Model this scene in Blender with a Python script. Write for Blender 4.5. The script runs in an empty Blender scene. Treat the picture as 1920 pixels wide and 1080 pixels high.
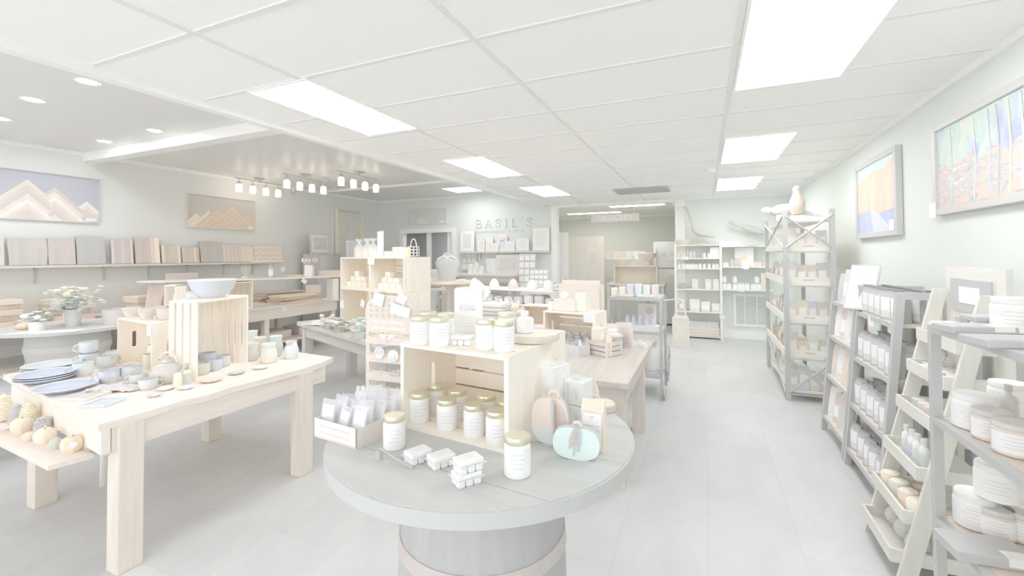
import bpy, bmesh, math, random
from mathutils import Matrix, Vector
random.seed(7)
PI = math.pi
S = bpy.context.scene
COL = S.collection

# ---------------------------------------------------------------- camera, world, exposure
cam = bpy.data.cameras.new('camera'); camo = bpy.data.objects.new('camera', cam); COL.objects.link(camo)
cam.sensor_width = 36.0; cam.lens = 36.0 * 830.0 / 1920.0
cam.shift_y = (462.0 - 540.0) / 1920.0
yaw = math.atan2(360, 830)
camo.matrix_world = (Matrix.Translation((0, 0, 1.55)) @ Matrix.Rotation(yaw, 4, 'Z')
                     @ Matrix.Rotation(PI / 2 + math.radians(1.25), 4, 'X') @ Matrix.Rotation(math.radians(-0.35), 4, 'Z'))
cam.clip_start = 0.02
S.camera = camo
w = bpy.data.worlds.new('world'); S.world = w; w.use_nodes = True
w.node_tree.nodes['Background'].inputs[0].default_value = (0.97, 0.975, 1.0, 1)
w.node_tree.nodes['Background'].inputs[1].default_value = WORLD_E = 2.0
S.view_settings.view_transform = 'Standard'; S.view_settings.look = 'None'
S.view_settings.gamma = 1.0; S.view_settings.use_curve_mapping = False
S.view_settings.exposure = 0.14
S.cycles.diffuse_bounces = 10; S.cycles.max_bounces = 14; S.cycles.glossy_bounces = 3
S.cycles.sample_clamp_indirect = 4.0
PANEL_E = 8.3

# ---------------------------------------------------------------- materials
def lin(c):
    c = c / 255.0
    return c / 12.92 if c <= 0.04045 else ((c + 0.055) / 1.055) ** 2.4
_mc = {}
LIFT = 0.83
def lift(c): return tuple(255 - (255 - v) * LIFT for v in c)
def mat(c, rough=0.6, c2=None, kind='plain', sc=1.0, metal=0.0, bump=0.0, alpha=1.0):
    key = (c, rough, c2, kind, sc, metal, bump, alpha)
    if key in _mc: return _mc[key]
    m = bpy.data.materials.new('%s_%d_%d_%d' % ((kind,) + c)); m.use_nodes = True
    nt = m.node_tree; b = nt.nodes['Principled BSDF']
    a = tuple(lin(v) for v in lift(c)) + (1,)
    b.inputs['Base Color'].default_value = a
    b.inputs['Roughness'].default_value = rough
    b.inputs['Metallic'].default_value = metal
    b.inputs['Specular IOR Level'].default_value = 0.35
    b.inputs['Alpha'].default_value = alpha
    if kind != 'plain':
        c2 = c2 or tuple(max(0, v - 12) for v in c)
        tc = nt.nodes.new('ShaderNodeTexCoord'); mp = nt.nodes.new('ShaderNodeMapping')
        src = 'Object'
        nt.links.new(tc.outputs[src], mp.inputs[0])
        n = nt.nodes.new('ShaderNodeTexNoise')
        if kind == 'woodx': mp.inputs['Scale'].default_value = (2 * sc, 26 * sc, 26 * sc)
        elif kind == 'woody': mp.inputs['Scale'].default_value = (26 * sc, 2 * sc, 26 * sc)
        elif kind == 'woodz': mp.inputs['Scale'].default_value = (26 * sc, 26 * sc, 2 * sc)
        else: mp.inputs['Scale'].default_value = (sc * 3, sc * 3, sc * 3)
        n.inputs['Scale'].default_value = 1.0; n.inputs['Detail'].default_value = 5
        n.inputs['Roughness'].default_value = 0.6
        nt.links.new(mp.outputs[0], n.inputs['Vector'])
        r = nt.nodes.new('ShaderNodeValToRGB')
        r.color_ramp.elements[0].position = 0.36; r.color_ramp.elements[1].position = 0.64
        r.color_ramp.elements[0].color = tuple(lin(v) for v in lift(c2)) + (1,)
        r.color_ramp.elements[1].color = a
        nt.links.new(n.outputs['Fac'], r.inputs[0]); nt.links.new(r.outputs[0], b.inputs['Base Color'])
        if bump:
            bp = nt.nodes.new('ShaderNodeBump'); bp.inputs['Strength'].default_value = bump
            bp.inputs['Distance'].default_value = 0.01
            nt.links.new(n.outputs['Fac'], bp.inputs['Height']); nt.links.new(bp.outputs[0], b.inputs['Normal'])
    _mc[key] = m
    return m
def emit(c, s):
    m = bpy.data.materials.new('lamp_glow'); m.use_nodes = True; nt = m.node_tree
    nt.nodes.remove(nt.nodes['Principled BSDF'])
    e = nt.nodes.new('ShaderNodeEmission'); e.inputs[0].default_value = tuple(lin(v) for v in c) + (1,); e.inputs[1].default_value = s
    nt.links.new(e.outputs[0], nt.nodes['Material Output'].inputs[0]); return m
def ramp_mat(stops, sx, sy, sz, rough=0.5, detail=6, dist=1.0):
    m = bpy.data.materials.new('painted'); m.use_nodes = True; nt = m.node_tree; b = nt.nodes['Principled BSDF']
    b.inputs['Roughness'].default_value = rough
    tc = nt.nodes.new('ShaderNodeTexCoord'); mp = nt.nodes.new('ShaderNodeMapping'); mp.inputs['Scale'].default_value = (sx, sy, sz)
    n = nt.nodes.new('ShaderNodeTexNoise'); n.inputs['Scale'].default_value = 1; n.inputs['Detail'].default_value = detail
    n.inputs['Distortion'].default_value = dist
    r = nt.nodes.new('ShaderNodeValToRGB'); cr = r.color_ramp
    for i, (p, c) in enumerate(stops):
        e = cr.elements[i] if i < 2 else cr.elements.new(p)
        e.position = p; e.color = tuple(lin(v) for v in lift(c)) + (1,)
    nt.links.new(tc.outputs['Object'], mp.inputs[0]); nt.links.new(mp.outputs[0], n.inputs['Vector'])
    nt.links.new(n.outputs['Fac'], r.inputs[0]); nt.links.new(r.outputs[0], b.inputs['Base Color'])
    return m
def clear(c=(245, 246, 248), a=0.35):
    return mat(c, 0.15, alpha=a)

PINE = mat((252, 245, 234), 0.6, (247, 238, 226), 'woodx', 1.0)
PINEY = mat((252, 245, 234), 0.6, (247, 238, 226), 'woody', 1.0)
PINEZ = mat((252, 245, 234), 0.6, (247, 238, 226), 'woodz', 1.0)
OAK = mat((242, 233, 222), 0.6, (235, 225, 214), 'woodx', 1.0)
OAKY = mat((242, 233, 222), 0.6, (235, 225, 214), 'woody', 1.0)
OAKZ = mat((242, 233, 222), 0.6, (232, 221, 209), 'woodz', 1.0)
BLACK = mat((188, 189, 190), 0.5)
DARK = mat((205, 205, 205), 0.6, (199, 199, 199), 'noise', 2.0)
WHITE = mat((246, 246, 246), 0.6)
PAPER = mat((246, 247, 249), 0.7)
GREYW = mat((222, 220, 214), 0.6, (213, 211, 205), 'woodx', 1.0)
GREYWY = mat((222, 220, 214), 0.6, (213, 211, 205), 'woody', 1.0)
GOLD = mat((236, 231, 208), 0.28, (226, 220, 192), 'noise', 6.0, metal=0.6)
INK = mat((206, 206, 208), 0.7)
GREEN = (230, 236, 232)

# ---------------------------------------------------------------- mesh helpers
def NB(): return bmesh.new()
def R(rx=0, ry=0, rz=0):
    return Matrix.Rotation(rz, 4, 'Z') @ Matrix.Rotation(ry, 4, 'Y') @ Matrix.Rotation(rx, 4, 'X')
def box(bm, c, s, rz=0, rx=0, ry=0):
    M = Matrix.Translation(c) @ R(rx, ry, rz) @ Matrix.Diagonal((s[0], s[1], s[2], 1))
    bmesh.ops.create_cube(bm, size=1.0, matrix=M); return bm
def b3(bm, x0, x1, y0, y1, z0, z1):
    return box(bm, ((x0 + x1) / 2, (y0 + y1) / 2, (z0 + z1) / 2), (abs(x1 - x0), abs(y1 - y0), abs(z1 - z0)))
def lathe(bm, prof, p=(0, 0, 0), n=24, sx=1, sy=1, M=None):
    rings = []
    for r, z in prof:
        if r < 1e-5: vs = [bm.verts.new((0, 0, z))]
        else: vs = [bm.verts.new((r * math.cos(2 * PI * i / n) * sx, r * math.sin(2 * PI * i / n) * sy, z)) for i in range(n)]
        rings.append(vs)
    for a, b in zip(rings, rings[1:]):
        for i in range(n):
            j = (i + 1) % n
            if len(a) == 1 and len(b) == 1: continue
            if len(a) == 1: f = (a[0], b[j], b[i])
            elif len(b) == 1: f = (a[i], a[j], b[0])
            else: f = (a[i], a[j], b[j], b[i])
            try: bm.faces.new(f)
            except ValueError: pass
    T = Matrix.Translation(p) @ (M or Matrix.Identity(4))
    for vs in rings:
        for v in vs: v.co = T @ v.co
    return bm
def cyl(bm, p, r0, r1, h, n=20, M=None):
    return lathe(bm, [(0, 0), (r0, 0), (r1, h), (0, h)], p, n, M=M)
def tube(bm, pts, r, n=6, closed=False):
    pts = [Vector(p) for p in pts]; rings = []
    for i, p in enumerate(pts):
        a = pts[max(0, i - 1)]; b = pts[min(len(pts) - 1, i + 1)]
        t = (b - a).normalized() if (b - a).length > 1e-9 else Vector((0, 0, 1))
        u = t.orthogonal() if abs(t.z) > 0.95 else t.cross(Vector((0, 0, 1)))
        u.normalize(); v = t.cross(u)
        rr = r[i] if isinstance(r, (list, tuple)) else r
        rings.append([bm.verts.new(p + u * rr * math.cos(2 * PI * k / n) + v * rr * math.sin(2 * PI * k / n)) for k in range(n)])
    for a, b in zip(rings, rings[1:]):
        for k in range(n):
            bm.faces.new((a[k], a[(k + 1) % n], b[(k + 1) % n], b[k]))
    bm.faces.new(rings[0][::-1]); bm.faces.new(rings[-1]); return bm
def prism(bm, poly, d0, d1, M=None):
    # polygon in the xz plane, thick from y=d0 to y=d1
    M = M or Matrix.Identity(4)
    a = [bm.verts.new(M @ Vector((x, d0, z))) for x, z in poly]; b = [bm.verts.new(M @ Vector((x, d1, z))) for x, z in poly]
    n = len(poly)
    bm.faces.new(a); bm.faces.new(b[::-1])
    for i in range(n): bm.faces.new((a[i], b[i], b[(i + 1) % n], a[(i + 1) % n]))
    return bm
def slab(bm, poly, z0, z1):
    a = [bm.verts.new((x, y, z0)) for x, y in poly]; b = [bm.verts.new((x, y, z1)) for x, y in poly]
    n = len(poly); bm.faces.new(a[::-1]); bm.faces.new(b)
    for i in range(n): bm.faces.new((a[i], a[(i + 1) % n], b[(i + 1) % n], b[i]))
    return bm
def ball(bm, p, r, s=(1, 1, 1), u=14, v=10):
    bmesh.ops.create_uvsphere(bm, u_segments=u, v_segments=v, radius=r, matrix=Matrix.Translation(p) @ Matrix.Diagonal((s[0], s[1], s[2], 1))); return bm
def torus(bm, p, Rr, r, M=None, a0=0, a1=2 * PI, n=16, m=6):
    T = Matrix.Translation(p) @ (M or Matrix.Identity(4))
    pts = [T @ Vector((Rr * math.cos(a0 + (a1 - a0) * i / n), 0, Rr * math.sin(a0 + (a1 - a0) * i / n))) for i in range(n + 1)]
    return tube(bm, pts, r, m)
def bev(bm, w=0.003, seg=2):
    es = [e for e in bm.edges if len(e.link_faces) == 2 and e.calc_face_angle(0) > 0.6]
    bmesh.ops.bevel(bm, geom=es, offset=w, segments=seg, affect='EDGES', clamp_overlap=True); return bm
def obj(name, bm, m, parent=None, smooth=False, loc=None, rz=None):
    bmesh.ops.recalc_face_normals(bm, faces=bm.faces)
    me = bpy.data.meshes.new(name); bm.to_mesh(me); bm.free()
    if smooth:
        for p in me.polygons: p.use_smooth = True
        try: me.set_sharp_from_angle(angle=0.7)
        except Exception: pass
    me.materials.append(m)
    o = bpy.data.objects.new(name, me); COL.objects.link(o)
    if parent: o.parent = parent
    if loc: o.location = loc
    if rz is not None: o.rotation_euler.z = rz
    return o
def thing(name, label, cat, loc=(0, 0, 0), rz=0, group=None):
    o = bpy.data.objects.new(name, None); COL.objects.link(o); o.empty_display_size = 0.05
    o.location = loc; o.rotation_euler = (0, 0, rz); o['label'] = label; o['category'] = cat
    if group: o['group'] = group
    return o
def tag(o, label, cat, group=None):
    o['label'] = label; o['category'] = cat
    if group: o['group'] = group
    return o
def struct(name, bm, m, parent=None):
    o = obj(name, bm, m, parent)
    if not parent: o['kind'] = 'structure'
    return o
def dup(root, loc, rz=None, label=None, group=None, sc=None):
    r = root.copy(); COL.objects.link(r); r.location = loc
    if rz is not None: r.rotation_euler.z = rz
    if label: r['label'] = label
    if group: r['group'] = group
    if sc: r.scale = (sc, sc, sc) if not isinstance(sc, tuple) else sc
    for ch in list(root.children):
        c = ch.copy(); COL.objects.link(c); c.parent = r
        for g in ch.children:
            d = g.copy(); COL.objects.link(d); d.parent = c
    return r
def text(s, size, m, parent, loc, rot=(PI / 2, 0, 0), name='lettering', align='CENTER', spacing=1.0, off=0.0, shear=0.0, ext=0.0004):
    cu = bpy.data.curves.new(name, 'FONT'); cu.body = s; cu.size = size; cu.align_x = align; cu.align_y = 'CENTER'
    cu.extrude = ext; cu.space_character = spacing; cu.offset = off; cu.shear = shear; cu.materials.append(m)
    cu.resolution_u = 3
    tmp = bpy.data.objects.new(name, cu); COL.objects.link(tmp)
    dg = bpy.context.evaluated_depsgraph_get(); me = bpy.data.meshes.new_from_object(tmp.evaluated_get(dg))
    bpy.data.objects.remove(tmp); me.materials.clear(); me.materials.append(m)
    o = bpy.data.objects.new(name, me); COL.objects.link(o); o.parent = parent; o.location = loc; o.rotation_euler = rot
    return o
def face(p): return math.atan2(-p[0], p[1])
def fit(a, b):
    # midpoint, heading and length of the line from a to b
    return ((a[0] + b[0]) / 2, (a[1] + b[1]) / 2, a[2]), math.atan2(b[1] - a[1], b[0] - a[0]), math.hypot(b[0] - a[0], b[1] - a[1])
ORD = ['first', 'second', 'third', 'fourth', 'fifth', 'sixth', 'seventh', 'eighth', 'ninth', 'tenth', 'eleventh', 'twelfth', 'thirteenth', 'fourteenth', 'fifteenth', 'sixteenth']

# ---------------------------------------------------------------- the room
def floor_mat():
    m = bpy.data.materials.new('stone_look_vinyl'); m.use_nodes = True; nt = m.node_tree; b = nt.nodes['Principled BSDF']
    b.inputs['Roughness'].default_value = 0.42; b.inputs['Specular IOR Level'].default_value = 0.4
    tc = nt.nodes.new('ShaderNodeTexCoord'); n = nt.nodes.new('ShaderNodeTexNoise'); n.inputs['Scale'].default_value = 2.3
    n.inputs['Detail'].default_value = 9; n.inputs['Roughness'].default_value = 0.62; n.inputs['Distortion'].default_value = 0.6
    mp0 = nt.nodes.new('ShaderNodeMapping'); mp0.inputs['Scale'].default_value = (1.0, 0.55, 1)
    nt.links.new(tc.outputs['Object'], mp0.inputs[0]); nt.links.new(mp0.outputs[0], n.inputs['Vector'])
    r = nt.nodes.new('ShaderNodeValToRGB'); r.color_ramp.elements[0].position = 0.3; r.color_ramp.elements[1].position = 0.7
    r.color_ramp.elements[0].color = tuple(lin(v) for v in (210, 211, 212)) + (1,)
    r.color_ramp.elements[1].color = tuple(lin(v) for v in (223, 224, 224)) + (1,)
    nt.links.new(n.outputs['Fac'], r.inputs[0])
    mp = nt.nodes.new('ShaderNodeMapping'); mp.inputs['Rotation'].default_value = (0, 0, PI / 2)
    nt.links.new(tc.outputs['Object'], mp.inputs[0])
    br = nt.nodes.new('ShaderNodeTexBrick'); br.inputs['Scale'].default_value = 1.0
    br.inputs['Mortar Size'].default_value = 0.003; br.inputs['Brick Width'].default_value = 0.9; br.inputs['Row Height'].default_value = 0.45
    nt.links.new(mp.outputs[0], br.inputs['Vector'])
    br.inputs['Color1'].default_value = (1, 1, 1, 1); br.inputs['Color2'].default_value = (0.955, 0.955, 0.955, 1); br.inputs['Mortar'].default_value = (0.9, 0.9, 0.9, 1)
    mx = nt.nodes.new('ShaderNodeMix'); mx.data_type = 'RGBA'; mx.blend_type = 'MULTIPLY'; mx.inputs[0].default_value = 1
    nt.links.new(r.outputs[0], mx.inputs[6]); nt.links.new(br.outputs['Color'], mx.inputs[7])
    nt.links.new(mx.outputs[2], b.inputs['Base Color'])
    return m
FLOOR = floor_mat()
CEIL = mat((253, 253, 252), 0.8, (251, 251, 250), 'noise', 6.0)
SMOOTH = mat((232, 232, 230), 0.42)
WALL = mat(GREEN, 0.7)
WALLD = mat((232, 234, 232), 0.7)
TRIM = mat((250, 250, 248), 0.5)
WX, LX, BY = 1.46, -7.8, 9.2
CZ, LZ = 2.65, 3.0
struct('floor', b3(NB(), LX - 0.3, 3.2, -2.5, 14.2, -0.1, 0.0), FLOOR)
# tiled ceiling over the right half, smooth ceiling over the left half
struct('ceiling', b3(NB(), -3.2, WX + 0.2, -1.2, BY + 0.1, CZ, CZ + 0.1), CEIL)
struct('ceiling.001', b3(NB(), LX - 0.2, -3.2, -1.2, BY + 0.1, LZ, LZ + 0.1), SMOOTH)
struct('wall_soffit', b3(NB(), -3.28, -3.2, -1.2, BY, CZ + 0.012, LZ), WALL)
struct('trim_1', b3(NB(), -3.24, -3.16, -1.2, BY, CZ - 0.055, CZ + 0.01), TRIM)
bm = NB()
for k in range(13): b3(bm, -3.16, WX - 0.03, 1.345 + 0.615 * k - 0.014 - 1.23, 1.345 + 0.615 * k + 0.014 - 1.23, CZ - 0.006, CZ)
for x in (-2.27, -1.05, 0.17): b3(bm, x - 0.014, x + 0.014, -1.2, BY, CZ - 0.008, CZ)
struct('trim_2', bm, mat((236, 237, 234), 0.6))
struct('trim_3', b3(NB(), LX, -3.28, 3.2, 3.36, LZ - 0.12, LZ), TRIM)
struct('trim_4', b3(NB(), LX, -3.28, 7.2, 7.27, LZ - 0.04, LZ), TRIM)
struct('wall_right', b3(NB(), WX, WX + 0.1, -1.2, BY + 0.1, 0, CZ + 0.1), WALL)
struct('wall_left', b3(NB(), LX - 0.1, LX, -1.2, BY + 0.1, 0, LZ + 0.1), WALLD)
struct('trim_5', b3(NB(), WX - 0.03, WX, -1.2, BY, CZ - 0.045, CZ), TRIM)
struct('trim_6', b3(NB(), LX, LX + 0.04, -1.2, BY, LZ - 0.05, LZ), TRIM)
# back wall: a doorway on the left, a wide opening to the grocery room, a plain length on the right
DX0, DX1, DZ = -7.0, -5.55, 2.15
bm = NB(); b3(bm, LX, DX0, BY, BY + 0.12, 0, LZ); b3(bm, DX0, DX1, BY, BY + 0.12, DZ, LZ); b3(bm, DX1, -3.28, BY, BY + 0.12, 0, LZ)
b3(bm, -3.28, -2.98, BY, BY + 0.12, 0, CZ); b3(bm, -2.98, -0.5, BY, BY + 0.12, 2.60, CZ); b3(bm, -0.5, WX, BY, BY + 0.12, 0, CZ)
struct('wall_back', bm, WALL)
bm = NB(); b3(bm, -3.05, -2.92, BY - 0.03, BY + 0.14, 0, 2.648); b3(bm, -0.51, -0.335, BY - 0.03, BY + 0.14, 0, 2.648); b3(bm, -2.92, -0.5, BY - 0.03, BY + 0.14, 2.59, 2.648)
struct('trim_7', bm, TRIM)
struct('trim_8', b3(NB(), -0.33, WX, BY - 0.03, BY, CZ - 0.04, CZ), TRIM)
struct('trim_9', b3(NB(), LX, -3.28, BY - 0.03, BY, LZ - 0.05, LZ), TRIM)
bm = NB(); b3(bm, -0.33, WX, BY - 0.02, BY, 0, 0.14); struct('baseboard_back', bm, TRIM)
struct('baseboard_right', b3(NB(), WX - 0.015, WX, -1.2, BY, 0, 0.12), TRIM)
# raised stage along the left wall
struct('floor.001', b3(NB(), LX, -5.0, -1.2, 3.2, 0, 0.36), FLOOR)
struct('baseboard_left', b3(NB(), LX, LX + 0.02, -1.2, 3.2, 0.36, 0.49), TRIM)
# door in the back wall: white frame, dark room behind a half-open sliding panel
bm = NB(); b3(bm, DX0 - 0.09, DX0 + 0.012, BY - 0.03, BY + 0.125, 0, DZ + 0.09); b3(bm, DX1 - 0.012, DX1 + 0.09, BY - 0.03, BY + 0.125, 0, DZ + 0.09)
b3(bm, DX0 + 0.012, DX1 - 0.012, BY - 0.03, BY + 0.125, DZ - 0.012, DZ + 0.09)
o = struct('door_1', bm, TRIM)
obj('sliding_panel', b3(NB(), -6.32, -6.2, BY + 0.04, BY + 0.1, 0.02, DZ - 0.014), TRIM, o)
obj('door_stile', b3(NB(), -5.72, -5.62, BY + 0.04, BY + 0.1, 0.02, DZ - 0.014), TRIM, o)
bm = NB(); b3(bm, LX, -4.8, BY + 1.6, BY + 1.7, 0, 2.4); b3(bm, LX - 0.1, LX, BY + 0.12, BY + 1.7, 0, 2.4); b3(bm, -4.9, -4.8, BY + 0.12, BY + 1.6, 0, 2.4)
b3(bm, LX, -4.8, BY + 0.12, BY + 1.7, 2.4, 2.5)
struct('wall_storeroom', bm, mat((206, 206, 205), 0.8))
# grocery room
GY = 12.6
bm = NB(); b3(bm, -4.3, 1.6, GY, GY + 0.1, 0, 2.7); b3(bm, -4.4, -4.3, BY + 0.12, GY, 0, 2.7); b3(bm, 1.5, 1.6, BY + 0.12, GY, 0, 2.7)
struct('wall_grocery', bm, mat((226, 229, 226), 0.7))
struct('ceiling.002', b3(NB(), -4.3, 1.5, BY + 0.12, GY, 2.66, 2.76), CEIL)
struct('trim_10', b3(NB(), -4.3, 1.5, GY - 0.03, GY, 2.6, 2.66), TRIM)
# front wall behind the viewpoint with two open shop windows letting daylight in
bm = NB(); b3(bm, LX, WX, -1.3, -1.2, 0, 0.45); b3(bm, LX, WX, -1.3, -1.2, 2.55, 3.0)
for x in (LX + 0.1, -4.6, -1.6, WX - 0.1): b3(bm, x - 0.1, x + 0.1, -1.3, -1.2, 0.45, 2.55)
struct('wall_front', bm, WALL)

# ceiling panel lights
def panel(x0, x1, y0, y1, z, label, grp='flat ceiling light panels', e=None, c=(252, 253, 255)):
    t = thing('ceiling_light', label, 'ceiling light', ((x0 + x1) / 2, (y0 + y1) / 2, z), 0, grp)
    wx, wy = (x1 - x0) / 2, (y1 - y0) / 2
    f = NB(); b3(f, -wx, wx, -wy, -wy + 0.015, -0.014, 0); b3(f, -wx, wx, wy - 0.015, wy, -0.014, 0)
    b3(f, -wx, -wx + 0.015, -wy + 0.015, wy - 0.015, -0.014, 0); b3(f, wx - 0.015, wx, -wy + 0.015, wy - 0.015, -0.014, 0)
    obj('frame', f, TRIM, t)
    obj('diffuser', b3(NB(), -wx + 0.015, wx - 0.015, -wy + 0.015, wy - 0.015, -0.011, 0), emit(c, e or PANEL_E), t)
panel(0.19, 0.79, 2.10, 3.28, CZ, 'large white light panel nearest the camera in the right column')
panel(0.19, 0.79, 4.60, 5.85, CZ, 'white light panel, middle of the right column')
panel(0.19, 0.79, 7.00, 8.28, CZ, 'white light panel farthest back in the right column')
panel(-2.75, -2.21, 1.96, 3.12, CZ, 'white light panel nearest the camera in the left column')
panel(-2.72, -2.20, 4.29, 5.50, CZ, 'white light panel, middle of the left column')
panel(-2.70, -2.16, 6.50, 7.70, CZ, 'white light panel farthest back in the left column')
panel(-5.10, -4.42, 8.0, 8.65, LZ, 'small light panel on the ceiling above the back left corner', e=11)
panel(-3.3, -1.9, 11.2, 11.5, 2.66, 'warm light panel in the grocery room, above the wooden door', 'grocery room ceiling lights', 14, (255, 250, 236))
panel(-1.95, -0.75, 9.9, 10.2, 2.66, 'warm light panel in the grocery room, nearer and to the right', 'grocery room ceiling lights', 14, (255, 250, 236))
panel(-6.6, -6.0, 9.6, 10.2, 2.4, 'added unseen light panel brightening the small room behind the doorway', e=7)  # added source hidden above the door head, only there to brighten the storeroom
# recessed downlights in the smooth ceiling
DL = [((-6.634, 2.06), 'left'), ((-5.586, 1.938), 'near'), ((-4.61, 1.92), 'mid'), ((-6.78, 2.997), 'far'), ((-5.71, 2.976), 'farr')]
dls = ['recessed downlight at the left edge of the photo', 'brightest recessed downlight, second from the left', 'recessed downlight closest to the white ceiling trim',
       'recessed downlight closest to the left wall and white beam', 'small recessed downlight just left of the white beam end']
for (xy, _), lb in zip(DL, dls):
    t = thing('downlight', lb, 'ceiling light', (xy[0], xy[1], LZ), 0, 'recessed downlights')
    obj('trim_ring', lathe(NB(), [(0.062, -0.002), (0.085, -0.004), (0.085, 0), (0.06, 0)], n=28), TRIM, t, True)
    obj('bulb', cyl(NB(), (0, 0, -0.003), 0.06, 0.06, 0.003, 28), emit((252, 252, 255), 150), t)

# ================================================================ item builders
def crate(name, label, loc, rz, w, d, h, mode='side', group=None, slot=True, nslat=4, cat='crate'):
    """open towards local -Y; 'side' = slats run left to right, 'up' = stands on its end, slats run vertically"""
    t = thing(name, label, cat, loc, rz, group); th = 0.012; s = 0.016
    def endp(L, W):   # end panel L x W in its own plane (u, v), returns boxes
        if not slot: return [(-L / 2, L / 2, 0, W)]
        a, b = L * 0.34, L * 0.045
        return [(-L / 2, -a / 1.0 + 0, 0, W)] if False else [(-L / 2, -a, 0, W), (a, L / 2, 0, W), (-a, a, 0, W * 0.5 - 0.015), (-a, a, W * 0.5 + 0.015, W)]
    if mode == 'side':
        for sx in (-1, 1):
            bm = NB()
            zc = h * 0.5; hh = h * 0.17; dd = 0.014
            x0, x1 = sx * (w / 2 - s), sx * w / 2
            b3(bm, x0, x1, -d / 2, -dd, 0, h); b3(bm, x0, x1, dd, d / 2, 0, h)
            b3(bm, x0, x1, -dd, dd, 0, zc - hh); b3(bm, x0, x1, -dd, dd, zc + hh, h)
            obj('end_panel', bm, PINEZ, t)
        n = nslat; g = 0.008
        for nm, fn in (('bottom', 0), ('top', 1)):
            bm = NB(); k = max(2, round(d / 0.085)); sw = (d - g * (k - 1)) / k
            for i in range(k):
                y = -d / 2 + i * (sw + g)
                z = 0 if fn == 0 else h - th
                b3(bm, -w / 2 + s, w / 2 - s, y, y + sw, z, z + th)
            obj(nm, bm, PINE, t)
        bm = NB(); sw = (h - 2 * th - g * (n)) / n
        for i in range(n): z = th + g / 2 + i * (sw + g); b3(bm, -w / 2 + s, w / 2 - s, d / 2 - 0.009, d / 2, z, z + sw)
        obj('back', bm, PINE, t)
    else:
        for z0, nm in ((0, 'bottom'), (h - s, 'top')): obj(nm, b3(NB(), -w / 2, w / 2, -d / 2, d / 2, z0, z0 + s), PINE, t)
        for sx in (-1, 1):
            bm = NB(); k = nslat; g = 0.014; sw = (d - g * (k - 1)) / k
            for i in range(k):
                y = -d / 2 + i * (sw + g); b3(bm, sx * (w / 2 - th), sx * w / 2, y, y + sw, s, h - s)
            obj('side', bm, PINEZ, t)
        bm = NB(); k = max(3, round(w / 0.09)); g = 0.012; sw = (w - 2 * th - g * (k + 1)) / k
        for i in range(k): x = -w / 2 + th + g + i * (sw + g); b3(bm, x, x + sw, d / 2 - 0.009, d / 2, s, h - s)
        obj('back', bm, PINEZ, t)
    return t
def arc_patch(bm, r, z0, z1, a0, a1, n=14, th=0.0006):
    for k in range(n):
        p, q = a0 + (a1 - a0) * k / n, a0 + (a1 - a0) * (k + 1) / n
        vs = [bm.verts.new((r * math.cos(a), r * math.sin(a), z)) for a, z in ((p, z0), (q, z0), (q, z1), (p, z1))]
        bm.faces.new(vs)
    bmesh.ops.remove_doubles(bm, verts=bm.verts, dist=1e-6); return bm
JW = mat((247, 247, 244), 0.35); JG = mat((243, 243, 238), 0.2)
def mk_jar(name='candle_jar', label='x', group=None, r=0.036, h=0.105, lidm=GOLD, body=JW, labelm=PAPER, cat='candle'):
    t = thing(name, label, cat, group=group); hb = h * 0.84
    obj('glass', lathe(NB(), [(0, 0), (r * .9, 0), (r, .004), (r, hb * .9), (r * .95, hb * .97), (r * .86, hb), (0, hb)], n=32), body, t, True)
    obj('lid', lathe(NB(), [(0, hb * .985), (r * .93, hb * .985), (r * .96, hb), (r * .96, h - .003), (r * .92, h), (0, h)], n=32), lidm, t, True)
    lb = obj('label', arc_patch(NB(), r + .0006, hb * .14, hb * .86, -PI / 2 - 1.15, -PI / 2 + 1.15), labelm, t, True)
    bm = NB()
    for k, (wd) in enumerate((.55, .8, .5, .65)): arc_patch(bm, r + .0012, hb * (.72 - .13 * k), hb * (.72 - .13 * k) + .0022, -PI / 2 - wd * .75, -PI / 2 + wd * .75, 8)
    obj('lettering', bm, mat((222, 223, 226), .7), lb)
    return t

# ================================================================ barrel table in front
BT = .93
t = thing('barrel_table', 'round dark plank table top resting on an old wooden barrel, nearest the camera', 'table', (-.745, 1.44, 0), math.radians(-6))
def disc_planks(nm, r, z0, z1, widths, m, parent):
    y = -r
    for k, wd in enumerate(widths):
        y0, y1 = y + .0012, y + wd - .0012; y += wd
        pts = []; n = 26
        for i in range(n + 1):
            yy = y0 + (y1 - y0) * i / n; pts.append((math.sqrt(max(0, r * r - yy * yy)), yy))
        for i in range(n + 1):
            yy = y1 - (y1 - y0) * i / n; pts.append((-math.sqrt(max(0, r * r - yy * yy)), yy))
        q = []
        for p in pts:
            if not q or (abs(p[0] - q[-1][0]) + abs(p[1] - q[-1][1])) > 1e-4: q.append(p)
        obj(nm, slab(NB(), q, z0, z1), m, parent)
TOPM = mat((202, 203, 201), .6, (195, 196, 194), 'woodx', .8)
disc_planks('plank', .525, BT - .045, BT, [.20, .29, .28, .28], TOPM, t)
obj('edge_band', lathe(NB(), [(.525, BT - .046), (.531, BT - .045), (.531, BT - .004), (.525, BT - .003)], n=64), mat((198, 199, 198), .6), t, True)
prof = [(0, 0), (.245, 0), (.262, .12), (.288, .3), (.298, .44), (.290, .6), (.27, .76), (.245, .875), (0, .875)]
obj('barrel_body', lathe(NB(), prof, n=40), mat((190, 190, 190), .7, (183, 183, 183), 'woodz', 1.2), t, True)
for z, r0, r1 in ((.06, .252, .262), (.25, .281, .287), (.56, .295, .290), (.80, .268, .258)):
    obj('hoop', lathe(NB(), [(r0 - .003, z), (r0 + .004, z), (r1 + .004, z + .045), (r1 - .003, z + .045)], n=48), mat((211, 202, 198), .5, (204, 195, 192), 'noise', 4), t, True)

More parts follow.
